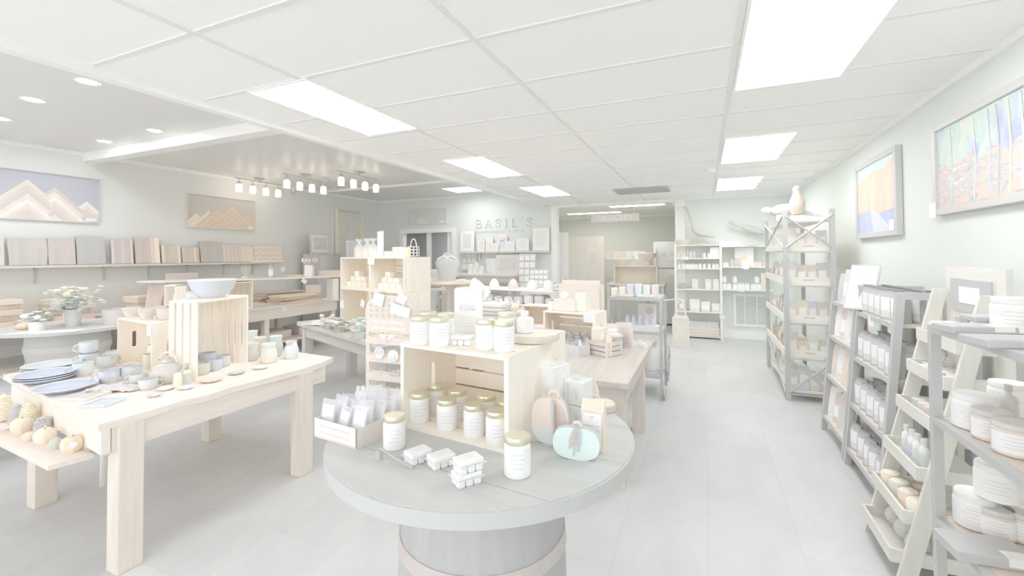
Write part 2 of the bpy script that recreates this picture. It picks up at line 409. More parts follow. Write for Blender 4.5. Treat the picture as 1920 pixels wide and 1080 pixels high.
# crate with jars
loc, rz, cw = fit((-1.025,1.331,0.930), (-0.568,1.274,0.930))
cd = .315
def behind(loc, rz, d): return (loc[0] - math.sin(rz) * d, loc[1] + math.cos(rz) * d, loc[2])
cl = behind(loc, rz, cd / 2); crz = rz
crate('wooden_crate', 'open pine slat crate full of gold-lidded candle jars on the round barrel table', cl, rz, cw, cd, .303, 'side')
jar = mk_jar(label='white candle jar with a gold lid standing alone at the left of the crate'); jar.location = (-0.935,1.183,0.930)
jar.rotation_euler.z = face(jar.location)
fr = [(786, 789), (838, 803), (889, 815), (932, 829)]
J = [(-0.977,1.379,0.942), (-0.844,1.357,0.942), (-0.728,1.344,0.942), (-0.631,1.319,0.942)]
for k, p in enumerate(J): dup(jar, p, face(p), ORD[k] + ' gold-lidded candle jar from the left in the front row inside the crate', 'gold-lidded candle jars in the crate')
for p, lb in (((-0.979,1.488,0.942), 'leftmost'), ((-0.862,1.461,0.942), 'middle'), ((-0.735,1.451,0.942), 'right')):
    dup(jar, p, face(p), lb + ' gold-lidded candle jar of the back row inside the crate', 'gold-lidded candle jars in the crate')
dup(jar, (-0.643,1.425,0.942), face(J[3]), 'gold-lidded candle jar mostly hidden behind the right post of the crate', 'gold-lidded candle jars in the crate', .97)
dup(jar, (-0.496,1.172,0.930), face((-0.496,1.172,0.930)), 'white candle jar with a gold lid alone at the right front of the crate', None, 1.06)
CT = .93 + .303
for p, lb in (((-0.951,1.346,1.233), 'left front gold-lidded jar of the cluster on top of the crate'), ((-0.869,1.348,1.233), 'right front gold-lidded jar of the cluster on top of the crate'),
              ((-0.995,1.465,1.233), 'left back gold-lidded jar of the cluster on top of the crate'), ((-0.907,1.452,1.233), 'right back gold-lidded jar of the cluster on top of the crate'),
              ((-0.690,1.361,1.233), 'gold-lidded jar on the crate top beside the white wax melt, partly behind its neighbour'),
              ((-0.618,1.353,1.233), 'rightmost gold-lidded jar on top of the crate'), ((-0.696,1.547,1.233), 'gold-lidded jar at the back right of the crate top')):
    dup(jar, p, face(p), lb, 'gold-lidded candle jars on top of the crate', .97)
# wax melts: clamshell with six cubes under a flat lid
def mk_melt(label):
    t = thing('wax_melt', label, 'wax melt', group='white wax melt packs')
    bm = NB()
    for i in range(3):
        for j in range(2): box(bm, (-.024 + .024 * i, -.0125 + .025 * j, .010), (.0215, .0225, .02))
    obj('wax', bev(bm, .003, 1), WHITE, t)
    bm = NB(); box(bm, (0, 0, .0215), (.084, .060, .0015)); obj('tray_rim', bm, clear((248, 248, 250), .45), t)
    bm = NB(); box(bm, (0, 0, .028), (.072, .050, .012)); lb = obj('lid', bev(bm, .002, 1), WHITE, t)
    bm = NB()
    for k in range(3): box(bm, (0, .012 - .01 * k, .0343), (.045 - .01 * k, .0018, .0003))
    obj('lettering', bm, mat((230, 230, 233), .7), lb)
    return t
m0 = mk_melt('leftmost white wax melt pack lying on the round table'); m0.location = (-0.806,1.131,0.930); m0.rotation_euler.z = 1.15
m0['group'] = 'white wax melt packs on the table'
dup(m0, (-0.726,1.135,0.930), 1.05, 'middle white wax melt pack lying on the round table')
p = (-0.606,1.074,0.930); dup(m0, p, .95, 'lower white wax melt pack of the stack of two'); dup(m0, (p[0] + .003, p[1] + .004, p[2] + .035), 1.0, 'upper white wax melt pack of the stack of two')
dup(m0, (-0.800,1.396,1.233), .1, 'white wax melt pack on top of the crate in front of the sign')
# wick trimmer
t = thing('candle_snuffer', 'black candle snuffer with a long handle lying on the table', 'candle snuffer', (-0.922,1.094,0.930))
obj('bell', lathe(NB(), [(.0105, 0), (.0105, .022), (.004, .026), (0, .026)], n=18), BLACK, t, True)
q = (-0.786,1.078,0.930); q = (q[0] - t.location[0], q[1] - t.location[1])
obj('handle', tube(NB(), [(0, 0, .026), (.006, -.001, .033), (q[0] * .5, q[1] * .5, .018), (q[0], q[1], .004)], .003), BLACK, t)
# box of packets
loc, rz, bw = fit((-1.248,1.145,0.930), (-1.036,1.119,0.930))
bd = .27
t = thing('cardboard_box', 'open brown cardboard box of wrapped packets with a cream label on its front', 'box', behind(loc, rz, bd / 2), rz)
KR = mat((228, 219, 213), .7, (224, 214, 208), 'noise', 3)
bm = NB(); hh = .062
b3(bm, -bw / 2, bw / 2, -bd / 2, bd / 2, 0, .003); b3(bm, -bw / 2, bw / 2, -bd / 2, -bd / 2 + .004, .003, hh); b3(bm, -bw / 2, bw / 2, bd / 2 - .004, bd / 2, .003, hh)
b3(bm, -bw / 2, -bw / 2 + .004, -bd / 2, bd / 2, .003, hh); b3(bm, bw / 2 - .004, bw / 2, -bd / 2, bd / 2, .003, hh)
obj('body', bm, KR, t)
lb = obj('label', b3(NB(), -bw / 2 + .004, bw / 2 - .004, -bd / 2 - .0015, -bd / 2, .008, hh + .004), mat((252, 244, 234), .6), t)
text('Pick your own assortment mix & all you get', .0085, mat((231, 214, 212), .7), lb, (0, -bd / 2 - .002, .046))
text('Perfect to style with 323 millworks car vent', .0085, mat((231, 214, 212), .7), lb, (0, -bd / 2 - .002, .024))
bl = behind(loc, rz, bd / 2)
def mk_packet(i):
    t = thing('wrapped_packet', 'x', 'packet', group='clear-wrapped white packets in the cardboard box')
    wd, ht = .056, .115
    bm = NB(); box(bm, (0, 0, ht / 2), (wd, .006, ht)); obj('card', bev(bm, .001, 1), mat((250, 250, 253), .5), t)
    bm = NB(); a = [bm.verts.new(v) for v in ((-wd * .6, -.008, 0), (wd * .6, -.008, 0), (wd * .62, -.004, ht * 1.18), (-wd * .58, -.004, ht * 1.2))]
    c = [bm.verts.new(v) for v in ((-wd * .6, .008, 0), (wd * .6, .008, 0), (wd * .62, .0, ht * 1.2), (-wd * .58, .0, ht * 1.16))]
    bm.faces.new(a); bm.faces.new(c[::-1])
    for k in range(4): bm.faces.new((a[k], a[(k + 1) % 4], c[(k + 1) % 4], c[k]))
    obj('wrapper', bm, clear((248, 248, 251), .3), t); return t
pk = mk_packet(0); random.seed(3); first = True
nrow = 6
for r_ in range(nrow):
    for c_ in range(3):
        lx = -bw / 2 + bw * (c_ + .5) / 3 + random.uniform(-.004, .004); ly = -bd / 2 + bd * (r_ + .5) / nrow
        x = bl[0] + lx * math.cos(rz) - ly * math.sin(rz); y = bl[1] + lx * math.sin(rz) + ly * math.cos(rz)
        lab = '%s clear-wrapped packet in the %s row from the front of the cardboard box' % (('left', 'middle', 'right')[c_], ORD[r_])
        o = pk if first else dup(pk, (0, 0, 0))
        first = False
        o.location = (x, y, .934); o.rotation_euler = (random.uniform(-.25, -.1), random.uniform(-.1, .1), rz + random.uniform(-.45, .45)); o['label'] = lab
        z = random.uniform(.75, .95); o.scale = (.9, .9, z)
# small bottles behind the packets
def mk_bottle(name, label, r, h, body, cap, group=None, lab=None, neck=.35, cat='bottle'):
    t = thing(name, label, cat, group=group)
    obj('body', lathe(NB(), [(0, 0), (r * .95, 0), (r, r * .1), (r, h * .62), (r * .85, h * .7), (r * neck, h * .78), (r * neck, h * .86), (0, h * .86)], n=20), body, t, True)
    obj('cap', cyl(NB(), (0, 0, h * .84), r * (neck + .12), r * (neck + .1), h * .16, 16), cap, t)
    if lab: obj('label', arc_patch(NB(), r + .0006, h * .14, h * .55, -PI / 2 - 1.2, -PI / 2 + 1.2), lab, t, True)
    return t
o = mk_bottle('dropper_bottle', 'dark small bottle with a green cap behind the packets', .012, .06, DARK, mat((226, 234, 226), .4)); o.location = (-1.376,1.495,0.930)
o = mk_bottle('dropper_bottle', 'small clear bottle with a white cap behind the packets', .013, .075, clear((232, 232, 234), .8), WHITE); o.location = (-1.330,1.477,0.930)
# air freshener rack
loc, rz, rw = fit((-1.394,1.575,0.930), (-1.163,1.583,0.930))
t = thing('display_rack', 'tall wooden rack of air fresheners with cut-out lattice and white lettering', 'display rack', loc, rz)
RK = mat((234, 222, 211), .6, (228, 215, 203), 'woodz', 1.0)
RH = .45
for sx in (-1, 1): obj('side_rail', b3(NB(), sx * rw / 2 - .009, sx * rw / 2 + .009, 0, .012, 0, .285), RK, t)
pts = [(-rw / 2 - .009, .285), (rw / 2 + .009, .285), (rw / 2 + .009, .395)]
for i in range(1, 12): a = PI * i / 12; pts.append(((rw / 2 + .009) * math.cos(a), .395 + .055 * math.sin(a)))
pts.append((-rw / 2 - .009, .395))
hd = obj('header', prism(NB(), pts, 0, .009), RK, t)
bm = NB()
for r_ in range(4):
    for c_ in range(7):
        x, z = -rw * .42 + rw * .14 * c_, .358 + .023 * r_
        if r_ == 3 and c_ in (0, 6): continue
        cyl(bm, (x, 0, z), .0085, .0085, .0012, 14, M=Matrix.Rotation(PI / 2, 4, 'X'))
obj('lattice_hole', bm, mat((211, 206, 200), .7), hd)
text('323 MILLWORKS', .022, mat((255, 255, 255), .5), hd, (0, -.001, .331), off=.0006, name='sign_lettering')
text('CAR VENT AIR FRESHENERS', .0145, mat((255, 255, 255), .5), hd, (0, -.001, .303), off=.0006, name='sign_lettering')
for zz in (-.02, .055, .135, .215):
    obj('shelf', b3(NB(), -rw / 2, rw / 2, -.012, .022, zz + .02, zz + .052), RK, t)
    bm = NB()
    for x in (-.045, 0, .045): lathe(bm, [(.0035, zz + .052), (.0015, zz + .075), (0, zz + .077)], (x, .004, 0), 8)
    obj('peg', bm, RK, t)
def on(loc, rz, lx, ly, z): return (loc[0] + lx * math.cos(rz) - ly * math.sin(rz), loc[1] + lx * math.sin(rz) + ly * math.cos(rz), z)
# fresheners hung on the rack
g = 'air fresheners on the wooden rack'
def mk_disc(label, p, c1, c2, mount):
    t = thing('air_freshener', label, 'air freshener', p, rz, g)
    Mx = Matrix.Rotation(PI / 2, 4, 'X')
    obj('disc', cyl(NB(), (0, 0, .028), .027, .027, .004, 26, M=Mx), mat(c1, .5), t)
    obj('edge', torus(NB(), (0, -.003, .028), .0265, .0018, n=26), mat((232, 224, 208), .4), t)
    bm = NB()
    for k, (x, s) in enumerate(((-.009, .022), (.006, .03), (.014, .018))):
        prism(bm, [(x - s * .38, .006), (x + s * .38, .006), (x, .006 + s)], -.006 - .0004 * k, -.004)
    obj('trees', bm, mat(c2, .6), t)
    obj('moon', cyl(NB(), (.006, -.004, .044), .004, .004, .0015, 12, M=Mx), mat((244, 230, 190), .4), t)
mk_disc('round navy air freshener with tree silhouettes, left one on the rack', on(loc, rz, -.038, -.015, 1.10), (214, 219, 226), (240, 242, 240), 0)
mk_disc('round white air freshener with grey trees, right one on the rack', on(loc, rz, .036, -.015, 1.092), (246, 247, 248), (222, 225, 222), 0)
t2 = thing('air_freshener', 'bee-shaped air freshener with white wings at the top of the rack', 'air freshener', on(loc, rz, 0, -.015, 1.178), rz, g)
bm = NB()
for sx in (-1, 1): ball(bm, (sx * .023, 0, .026), .014, (1.15, .15, .62)); ball(bm, (sx * .014, 0, .014), .011, (.7, .15, .9))
obj('wings', bm, WHITE, t2, True)
obj('body', ball(NB(), (0, -.001, .012), .011, (.85, .4, 1.4)), mat((238, 226, 206), .5, (214, 208, 200), 'woodx', 6), t2, True)
obj('head', ball(NB(), (0, -.002, .030), .0085, (1, .5, 1)), mat((222, 216, 208), .5), t2, True)
for k, (x, z, c, lb) in enumerate(((.028, 1.038, (206, 206, 204), 'dark round air freshener with a gold dot lying on the rack'), (.052, 1.038, (208, 206, 204), 'dark air freshener at the right edge of the rack'),
                                (-.01, .962, (226, 216, 206), 'low brown air freshener on the second lowest rack shelf'))):
    t2 = thing('air_freshener', lb, 'air freshener', on(loc, rz, x, -.004, z), rz, g)
    obj('disc', lathe(NB(), [(0, 0), (.022, 0), (.024, .004), (.02, .012), (0, .013)], n=20), mat(c, .4), t2, True)
    obj('moon', cyl(NB(), (0, 0, .013), .006, .006, .0012, 12), mat((244, 236, 205), .4), t2)
# price cards on the rack
def card(name, label, p, rz, w, h, tilt=0, lines=3, parent=None, group=None, cat='price card', rx=0):
    t = thing(name, label, cat, p, 0, group); t.rotation_euler = (rx, tilt, rz)
    obj('card', b3(NB(), -w / 2, w / 2, 0, .0012, 0, h), PAPER, t)
    bm = NB()
    for k in range(lines): zz = h * (.75 - .5 * k / max(1, lines - 1)) if lines > 1 else h * .5; b3(bm, -w * .34, w * .34 - (k % 2) * w * .12, -.0006, 0, zz, zz + h * .04)
    if lines: obj('lettering', bm, mat((226, 227, 231), .7), t)
    return t
card('price_card', 'square white price card tilted on the upper left of the air freshener rack', on(loc, rz, -.055, -.012, 1.335), rz, .056, .056, .28)
card('price_card', 'wide white notice card taped across the right of the air freshener rack', on(loc, rz, .062, -.012, 1.295), rz, .10, .045, -.24 * -1)
card('price_card', 'white price card at the top right corner of the air freshener rack', on(loc, rz, .065, -.012, 1.35), rz, .045, .04, .5)
# second crate with a wood slice
c2 = on(cl, crz, -.03, .315 / 2 + .11 + .01, .93)
crate('wooden_crate', 'pine crate behind the jar crate, carrying a round wood slice', c2, crz, .43, .22, .303, 'side')
sl = (-0.601,1.573,1.233)
t = thing('wood_slice', 'thick round wood slice with a beaded bark edge on the back crate', 'wood slice', sl, .3)
obj('face', cyl(NB(), (0, 0, .004), .095, .095, .022, 36), mat((248, 241, 228), .6, (243, 233, 217), 'noise', 3), t)
obj('bark', lathe(NB(), [(.09, 0), (.101, .003), (.104, .014), (.100, .026), (.094, .027)], n=36), mat((233, 222, 207), .8, (224, 212, 196), 'noise', 12, bump=.6), t, True)
o = mk_bottle('glass_cloche', 'white lidded glass jar on the wood slice', .035, .08, mat((246, 245, 243), .2), mat((250, 248, 244), .3), cat='jar'); o.location = (sl[0] - .03, sl[1], sl[2] + .027)
# sign board on the crate
loc, rz, sw = fit((-0.930,1.553,1.233), (-0.805,1.552,1.233))
sh = 0.187
t = thing('sign_board', 'tall white sign board standing on the crate top', 'sign', loc, rz)
obj('board', bev(b3(NB(), -sw / 2, sw / 2, 0, .012, 0, sh), .001, 1), WHITE, t)
SI = mat((222, 223, 226), .6)
text('urban', .03, SI, t, (-.008, -.001, sh * .64), shear=.5)
text('ROANOKE', .0155, SI, t, (0, -.001, sh * .56), off=.0001)
for k in range(4): text(['hand poured', 'soy candles', 'made locally', 'small batch'][k] if False else '', .01, SI, t, (0, -.001, .1)) if False else None
bm = NB()
for k in range(4): b3(bm, -sw * .28, sw * .28 - .01 * (k % 2), -.0006, 0, sh * (.40 - .07 * k), sh * (.40 - .07 * k) + .0022)
obj('small_print', bm, mat((232, 233, 236), .7), t)
card('price_card', 'white card leaning against the top of the tall sign board', (loc[0] + .035, loc[1] + .02, 1.233 + sh * .86), rz, .07, .05, .7, 2)
bm = NB(); b3(bm, -.035, .035, -.012, .022, 0, .010); tag(obj('sign_stand', bm, mat((226, 214, 204), .6), loc=(loc[0] + .02, loc[1] - .02, 1.233), rz=rz), 'small brown wooden block in front of the sign board', 'wood block')
# gift boxes and pumpkins on the right
t = thing('gift_box', 'tall white box printed with pale green leaves beside the crate', 'box', (-0.517,1.553,0.930), math.radians(-18))
FL = ramp_mat([(.35, (226, 230, 222)), (.5, (240, 242, 238)), (.62, (249, 249, 247)), (.75, (234, 236, 228))], 22, 22, 16, .6)
bw, bdp, bh = .085, .11, .225
obj('carton', bev(b3(NB(), -bw / 2, bw / 2, -bdp / 2, bdp / 2, 0, bh), .002, 1), mat((246, 246, 246), .5), t)
obj('printed_panel', b3(NB(), -bw * .36, bw * .36, -bdp / 2 - .001, -bdp / 2, .02, bh - .03), FL, t)
obj('printed_panel', b3(NB(), bw / 2, bw / 2 + .001, -bdp * .38, bdp * .38, .02, bh - .03), FL, t)
bm = NB(); b3(bm, -bw * .4, bw * .4, -bdp * .4, -bdp * .06, bh, bh + .001); b3(bm, -bw * .4, bw * .4, bdp * .06, bdp * .4, bh, bh + .001)
obj('printed_lid', bm, mat((236, 237, 236), .6), t)
t = thing('incense_box', 'white incense carton with a green sprig on its lid, upper one of two', 'box', (-0.426,1.586,0.930), math.radians(-12))
t.location.z = .93 + .085
IB = mat((244, 244, 243), .5)
obj('carton', bev(b3(NB(), -.037, .037, -.04, .04, 0, .085), .002, 1), IB, t)
text('INCENSE', .017, SI, t, (-.022, -.0415, .042), rot=(PI / 2, -PI / 2, 0), off=.0002); text('of the', .010, SI, t, (-.004, -.0415, .042), rot=(PI / 2, -PI / 2, 0)); text('WEST', .016, SI, t, (.012, -.0415, .042), rot=(PI / 2, -PI / 2, 0), off=.0002)
bm = NB()
for a in range(7): tube(bm, [(0, 0, .085), (.02 * math.cos(a * .9), .02 * math.sin(a * .9), .097), (.032 * math.cos(a * .9), .03 * math.sin(a * .9), .09)], .0025)
obj('sprig', bm, mat((222, 236, 226), .7), t)
t = thing('incense_box', 'white incense carton at the bottom of the pair', 'box', (-0.426,1.586,0.930), math.radians(-14))
obj('carton', bev(b3(NB(), -.038, .038, -.041, .041, 0, .083), .002, 1), IB, t)
text('INCENSE', .017, SI, t, (-.022, -.0425, .04), rot=(PI / 2, -PI / 2, 0), off=.0002); text('WEST', .016, SI, t, (.012, -.0425, .04), rot=(PI / 2, -PI / 2, 0), off=.0002)
loc, rz, bw = fit((-0.369,1.398,0.930), (-0.301,1.397,0.930))
t = thing('kraft_bag', 'brown kraft paper bag of beeswax fire starters with a white label', 'paper bag', behind(loc, rz, .03), rz)
bw *= 1.12
bm = NB(); hh = .155
vs = [(-bw / 2, -.025, 0), (bw / 2, -.025, 0), (bw / 2, .025, 0), (-bw / 2, .025, 0), (-bw * .48, -.02, hh * .8), (bw * .48, -.02, hh * .8), (bw * .48, .02, hh * .8), (-bw * .48, .02, hh * .8), (-bw * .47, -.003, hh), (bw * .47, -.003, hh), (bw * .47, .003, hh), (-bw * .47, .003, hh)]
V = [bm.verts.new(v) for v in vs]
for k in (0, 4):
    for i in range(4): bm.faces.new((V[k + i], V[k + (i + 1) % 4], V[k + 4 + (i + 1) % 4], V[k + 4 + i]))
bm.faces.new(V[:4][::-1]); bm.faces.new(V[8:])
KB = mat((242, 230, 214), .7, (236, 223, 206), 'noise', 5)
obj('bag', bm, KB, t)
lb = obj('label', b3(NB(), -bw * .40, bw * .40, -.0285, -.0265, .012, hh * .76), PAPER, t); lb.rotation_euler.x = math.radians(-1.5)
text('BEESWAX WRAP', .0092, SI, lb, (0, -.029, hh * .50), off=.0001); text('FIRE STARTERS', .0092, SI, lb, (0, -.029, hh * .42), off=.0001)
prism(NB(), [(0, 0), (1, 0), (0, 1)], 0, 1).free()
obj('emblem', prism(NB(), [(-.007, hh * .70), (.007, hh * .70), (0, hh * .64)], -.0295, -.0285), mat((216, 216, 218), .6), lb)
# pumpkins cut from board
def pump_outline(w, h, n=40, flat=.08):
    pts = []
    for i in range(n):
        a = 2 * PI * i / n; x = math.copysign(abs(math.cos(a)) ** .75, math.cos(a)) * w / 2; z = math.copysign(abs(math.sin(a)) ** .75, math.sin(a)) * h / 2 + h / 2
        if a < PI: z -= h * .05 * abs(math.cos(2.2 * a - .6)) * (.5)
        pts.append((x, max(z, h * flat * 0 + .0)))
    return pts
loc, rz, pw = fit((-0.530,1.370,0.930), (-0.414,1.383,0.930))
t = thing('wooden_pumpkin', 'coral and grey painted wooden pumpkin with ribbons leaning against the crate', 'pumpkin decoration', behind(loc, rz, .02), rz)
ph = .155; pw *= 1.06; th = .018
out = pump_outline(pw, ph)
def clipz(pts, z0, z1):
    def half(P, f, lim, keep):
        Q = []
        for i in range(len(P)):
            a, b = P[i], P[(i + 1) % len(P)]; ia, ib = keep(a[1]), keep(b[1])
            if ia: Q.append(a)
            if ia != ib:
                tt = (lim - a[1]) / (b[1] - a[1]); Q.append((a[0] + (b[0] - a[0]) * tt, lim))
        return Q
    P = half(pts, None, z0, lambda z: z >= z0); return half(P, None, z1, lambda z: z <= z1)
obj('painted_top', prism(NB(), clipz(out, ph * .34, ph), 0, th), mat((240, 221, 213), .6), t)
obj('painted_base', prism(NB(), clipz(out, 0, ph * .34), 0, th), mat((224, 229, 228), .6), t)
obj('edge', prism(NB(), [(x * 1.012, z * 1.01 + .0004) for x, z in out], .004, th + .004), mat((208, 204, 202), .7), t)
obj('stem', torus(NB(), (.012, .009, ph + .002), .016, .006, a0=-.3, a1=PI + .3, n=12), mat((240, 220, 205), .6), t)
RB = [((247, 247, 245), -.004, -.10), ((212, 208, 210), .006, -.12), ((244, 226, 212), .016, -.115), ((240, 240, 238), .030, -.08)]
for c, dx, dz in RB:
    bm = NB(); z = ph * .96
    P = [(.012, z), (dx * .9 + .012, z + dz * .35), (dx + .014, z + dz)]
    a = []
    for k, (x, zz) in enumerate(P):
        a.append((bm.verts.new((x - .006, -.004 - .001 * k, zz)), bm.verts.new((x + .007, -.006, zz))))
    for (p0, p1), (q0, q1) in zip(a, a[1:]): bm.faces.new((p0, p1, q1, q0))
    bmesh.ops.solidify(bm, geom=bm.faces[:], thickness=.0012)
    obj('ribbon', bm, mat(c, .7), t)
loc, rz, pw = fit((-0.435,1.309,0.930), (-0.303,1.334,0.930))
t = thing('wooden_pumpkin', 'low pale teal painted wooden pumpkin with a lace ribbon', 'pumpkin decoration', loc, rz); t.rotation_euler.y = math.radians(4)
ph = .098; out = pump_outline(pw * 1.05, ph, flat=0)
obj('painted_face', prism(NB(), out, -.001, .016), mat((222, 240, 237), .6), t)
obj('edge', prism(NB(), [(x * 1.012 + .001, z * 1.01) for x, z in out], .001, .02), mat((212, 207, 204), .7), t)
obj('stem', torus(NB(), (.0, .008, ph + .001), .012, .006, a0=0, a1=PI, n=10), mat((218, 216, 214), .6), t)
for k, (x0, x1, z1, c) in enumerate(((-.004, -.020, -.065, (243, 236, 232)), (-.001, -.005, -.085, (240, 240, 240)), (.004, .010, -.07, (234, 236, 240)), (0, .002, -.05, (246, 244, 242)))):
    bm = NB(); a = []
    for q in range(6):
        u = q / 5; x = x0 + (x1 - x0) * u + .002 * math.sin(9 * u + k); z = ph * .98 + z1 * u; wd = .004 + .006 * math.sin(PI * min(1, u + .15))
        a.append((bm.verts.new((x - wd, -.003 - .002 * math.sin(5 * u + k), z)), bm.verts.new((x + wd, -.005, z))))
    for (p0, p1), (q0, q1) in zip(a, a[1:]): bm.faces.new((p0, p1, q1, q0))
    bmesh.ops.solidify(bm, geom=bm.faces[:], thickness=.001); obj('ribbon', bm, mat(c, .8), t)
# gnome and wood rounds behind the fire starters
p = (-0.387,1.789,0.930)
t = thing('wood_slice', 'small bark-edged wood round behind the kraft bag', 'wood slice', p)
obj('face', cyl(NB(), (0, 0, 0), .05, .05, .03, 24), mat((238, 225, 209), .6, (230, 215, 198), 'noise', 5), t)
obj('bark', lathe(NB(), [(.05, .001), (.054, .004), (.054, .026), (.05, .029)], n=24), mat((222, 212, 202), .8, (212, 203, 194), 'noise', 12, bump=.6), t, True)
p = (-0.435,1.846,0.930)
t = thing('gnome_figure', 'small gnome figure with a pale red pointed hat by the wood round', 'figurine', (p[0], p[1] + .02, .93))
obj('body', lathe(NB(), [(0, 0), (.022, 0), (.026, .015), (.018, .045), (0, .05)], n=18), mat((244, 236, 231), .7), t, True)
obj('hat', lathe(NB(), [(.021, .042), (.019, .055), (.010, .08), (.002, .108), (0, .11)], n=16), mat((236, 222, 218), .7), t, True)
obj('beard', ball(NB(), (0, -.014, .032), .014, (1, .6, 1.5)), WHITE, t, True)
obj('nose', ball(NB(), (0, -.022, .043), .0045), mat((242, 226, 214), .6), t, True)

# ================================================================ left table of pottery
TZ = .76
t = thing('wooden_table', 'rough pine table with a live edge, covered in blue and brown pottery', 'table', (-3.3, 1.9, 0))
ox, oy = -3.3, 1.9
edge = [(-2.66, 1.165), (-2.645, 1.35), (-2.665, 1.55), (-2.635, 1.68), (-2.66, 1.8), (-2.64, 2.0), (-2.625, 2.3), (-2.64, 2.5), (-2.70, 2.66), (-3.2, 2.70), (-4.36, 2.72), (-4.42, 1.41), (-3.6, 1.30)]
PT = mat((250, 241, 231), .5, (241, 228, 217), 'woody', .7)
obj('tabletop', bev(slab(NB(), [(x - ox, y - oy) for x, y in edge], TZ - .035, TZ), .006, 1), PT, t)
bm = NB(); b3(bm, -2.70 - ox, -2.665 - ox, 1.22 - oy, 2.55 - oy, TZ - .155, TZ - .036)
obj('apron', bm, mat((244, 235, 226), .6, (238, 228, 219), 'woody', .8), t)
M_ = mat((248, 239, 231), .6, (243, 233, 224), 'woodx', .8)
bm = NB(); box(bm, ((-2.66 - 4.2) / 2 - ox, (1.185 + 1.39) / 2 + .008 - oy, TZ - .095), (1.55, .035, .118), rz=math.atan2(1.39 - 1.19, -4.2 + 2.66) + PI)
obj('apron', bm, M_, t)
for x, y in ((-2.69, 1.28), (-2.67, 2.33), (-3.86, 1.40), (-3.88, 2.46)):
    obj('leg', bev(b3(NB(), x - .055 - ox, x + .045 - ox, y - .04 - oy, y + .07 - oy, 0, TZ - .036), .004, 1), OAKZ, t)
# low board in front of the table carrying gourds
p0, p1 = (-4.039,1.148,0.585), (-2.803,1.044,0.585)
SZ = .585
t = thing('display_board', 'thick pine board on a black bracket along the table front, holding gourds', 'shelf', (-3.25, 1.2, 0))
q = [(-2.817,1.049,0.585), (-2.789,1.206,0.585), (-2.950,1.218,0.585), (-4.832,1.371,0.585), (-3.910,1.112,0.585)]
obj('board', bev(slab(NB(), [(a[0] + 3.25, a[1] - 1.2) for a in q], SZ - .022, SZ), .003, 1), mat((245, 233, 223), .6, (238, 224, 213), 'woodx', .8), t)
bx, by, _ = (-2.767,1.215,0.585)
bm = NB(); box(bm, (-2.79 + 3.25, .035, SZ - .006), (.13, .03, .008), rz=.1); prism(bm, [(.0, 0), (.03, 0), (.004, -.17)], -.012, .012, M=Matrix.Translation((-2.775 + 3.25, .035, SZ - .005)))
obj('bracket', bm, mat((211, 208, 208), .5), t)

# pottery
def tintmix(c1, c2, sc=2.0, rough=.25): return mat(c1, rough, c2, 'noise', sc)
def mk_mug(name, label, p, r, h, c1, c2, ang=0.0, group=None, rim=None, handle=True, belly=1.0, cat='mug'):
    t = thing(name, label, cat, p, ang + face(p), group)
    m = tintmix(c1, c2, 5.0)
    prof = [(0, 0), (r * .72, 0), (r * .78, .004), (r * belly, h * .35), (r * .98, h * .7), (r * .96, h), (r * .90, h), (r * .90, h * .6), (r * .7, h * .08), (0, h * .07)]
    obj('body', lathe(NB(), prof, n=28), m, t, True)
    if rim: obj('rim', lathe(NB(), [(r * .965, h * .9), (r * .985, h * .99), (r * .95, h * 1.01), (r * .89, h * .99)], n=28), mat(rim, .25), t, True)
    if handle: obj('handle', torus(NB(), (-r * 1.05, 0, h * .52), h * .30, h * .07, n=14), m, t, True)
    return t
PB1, PB2 = (226, 233, 237), (216, 224, 230)
A = [('pale blue mug stacked on top of the mug pile', (-4.608,1.969,0.760), .10, .052, .085), ]
def M(lb, px, c1, c2, r, h, z=0, ang=0, **k):
    return mk_mug('ceramic_mug', lb, (px[0], px[1], px[2] + z), r, h, c1, c2, ang, k.pop('group', 'pale blue stoneware mugs on the pine table'), **k)
a1 = (-3.883,1.615,0.760)
M('pale turquoise mug at the front of the stacked mugs', a1, (229, 238, 238), (220, 230, 232), .058, .085, ang=.2)
a2 = (-4.007,1.799,0.760); M('grey blue mug at the right of the stacked mugs', a2, (224, 232, 234), (214, 222, 226), .058, .085, ang=-2.6)
a3 = (-4.236,1.792,0.760); M('pale blue mug at the back of the stack, holding another mug', a3, (226, 233, 236), (216, 224, 229), .058, .085, ang=.3)
M('topmost pale blue mug, stacked on another mug', a3, (229, 235, 240), (218, 225, 232), .058, .085, z=.086, ang=.25)
M('pinkish white mug beside the low crate', (-4.185,1.922,0.760), (240, 238, 236), (228, 227, 228), .05, .08, z=0.0, ang=.2)
M('white mug with navy drips and a white handle', (-3.510,1.588,0.760), (240, 243, 247), (208, 212, 226), .056, .078, ang=.3, rim=(208, 213, 224), group='navy and white mugs')
M('dark blue mug with a white panel beside the drip mug', (-3.480,1.694,0.760), (214, 218, 226), (232, 236, 240), .056, .085, ang=PI, handle=False, rim=(210, 214, 222), group='navy and white mugs')
mk_mug('small_pitcher', 'small footed grey green creamer in front of the low crate', (-3.277,1.633,0.760), .048, .065, (228, 233, 231), (216, 222, 222), .1, None, cat='pitcher')
mk_mug('small_pitcher', 'small mottled grey creamer nearest the brown teapot', (-3.099,1.597,0.760), .05, .062, (226, 228, 226), (212, 216, 216), PI - .2, None, cat='pitcher')
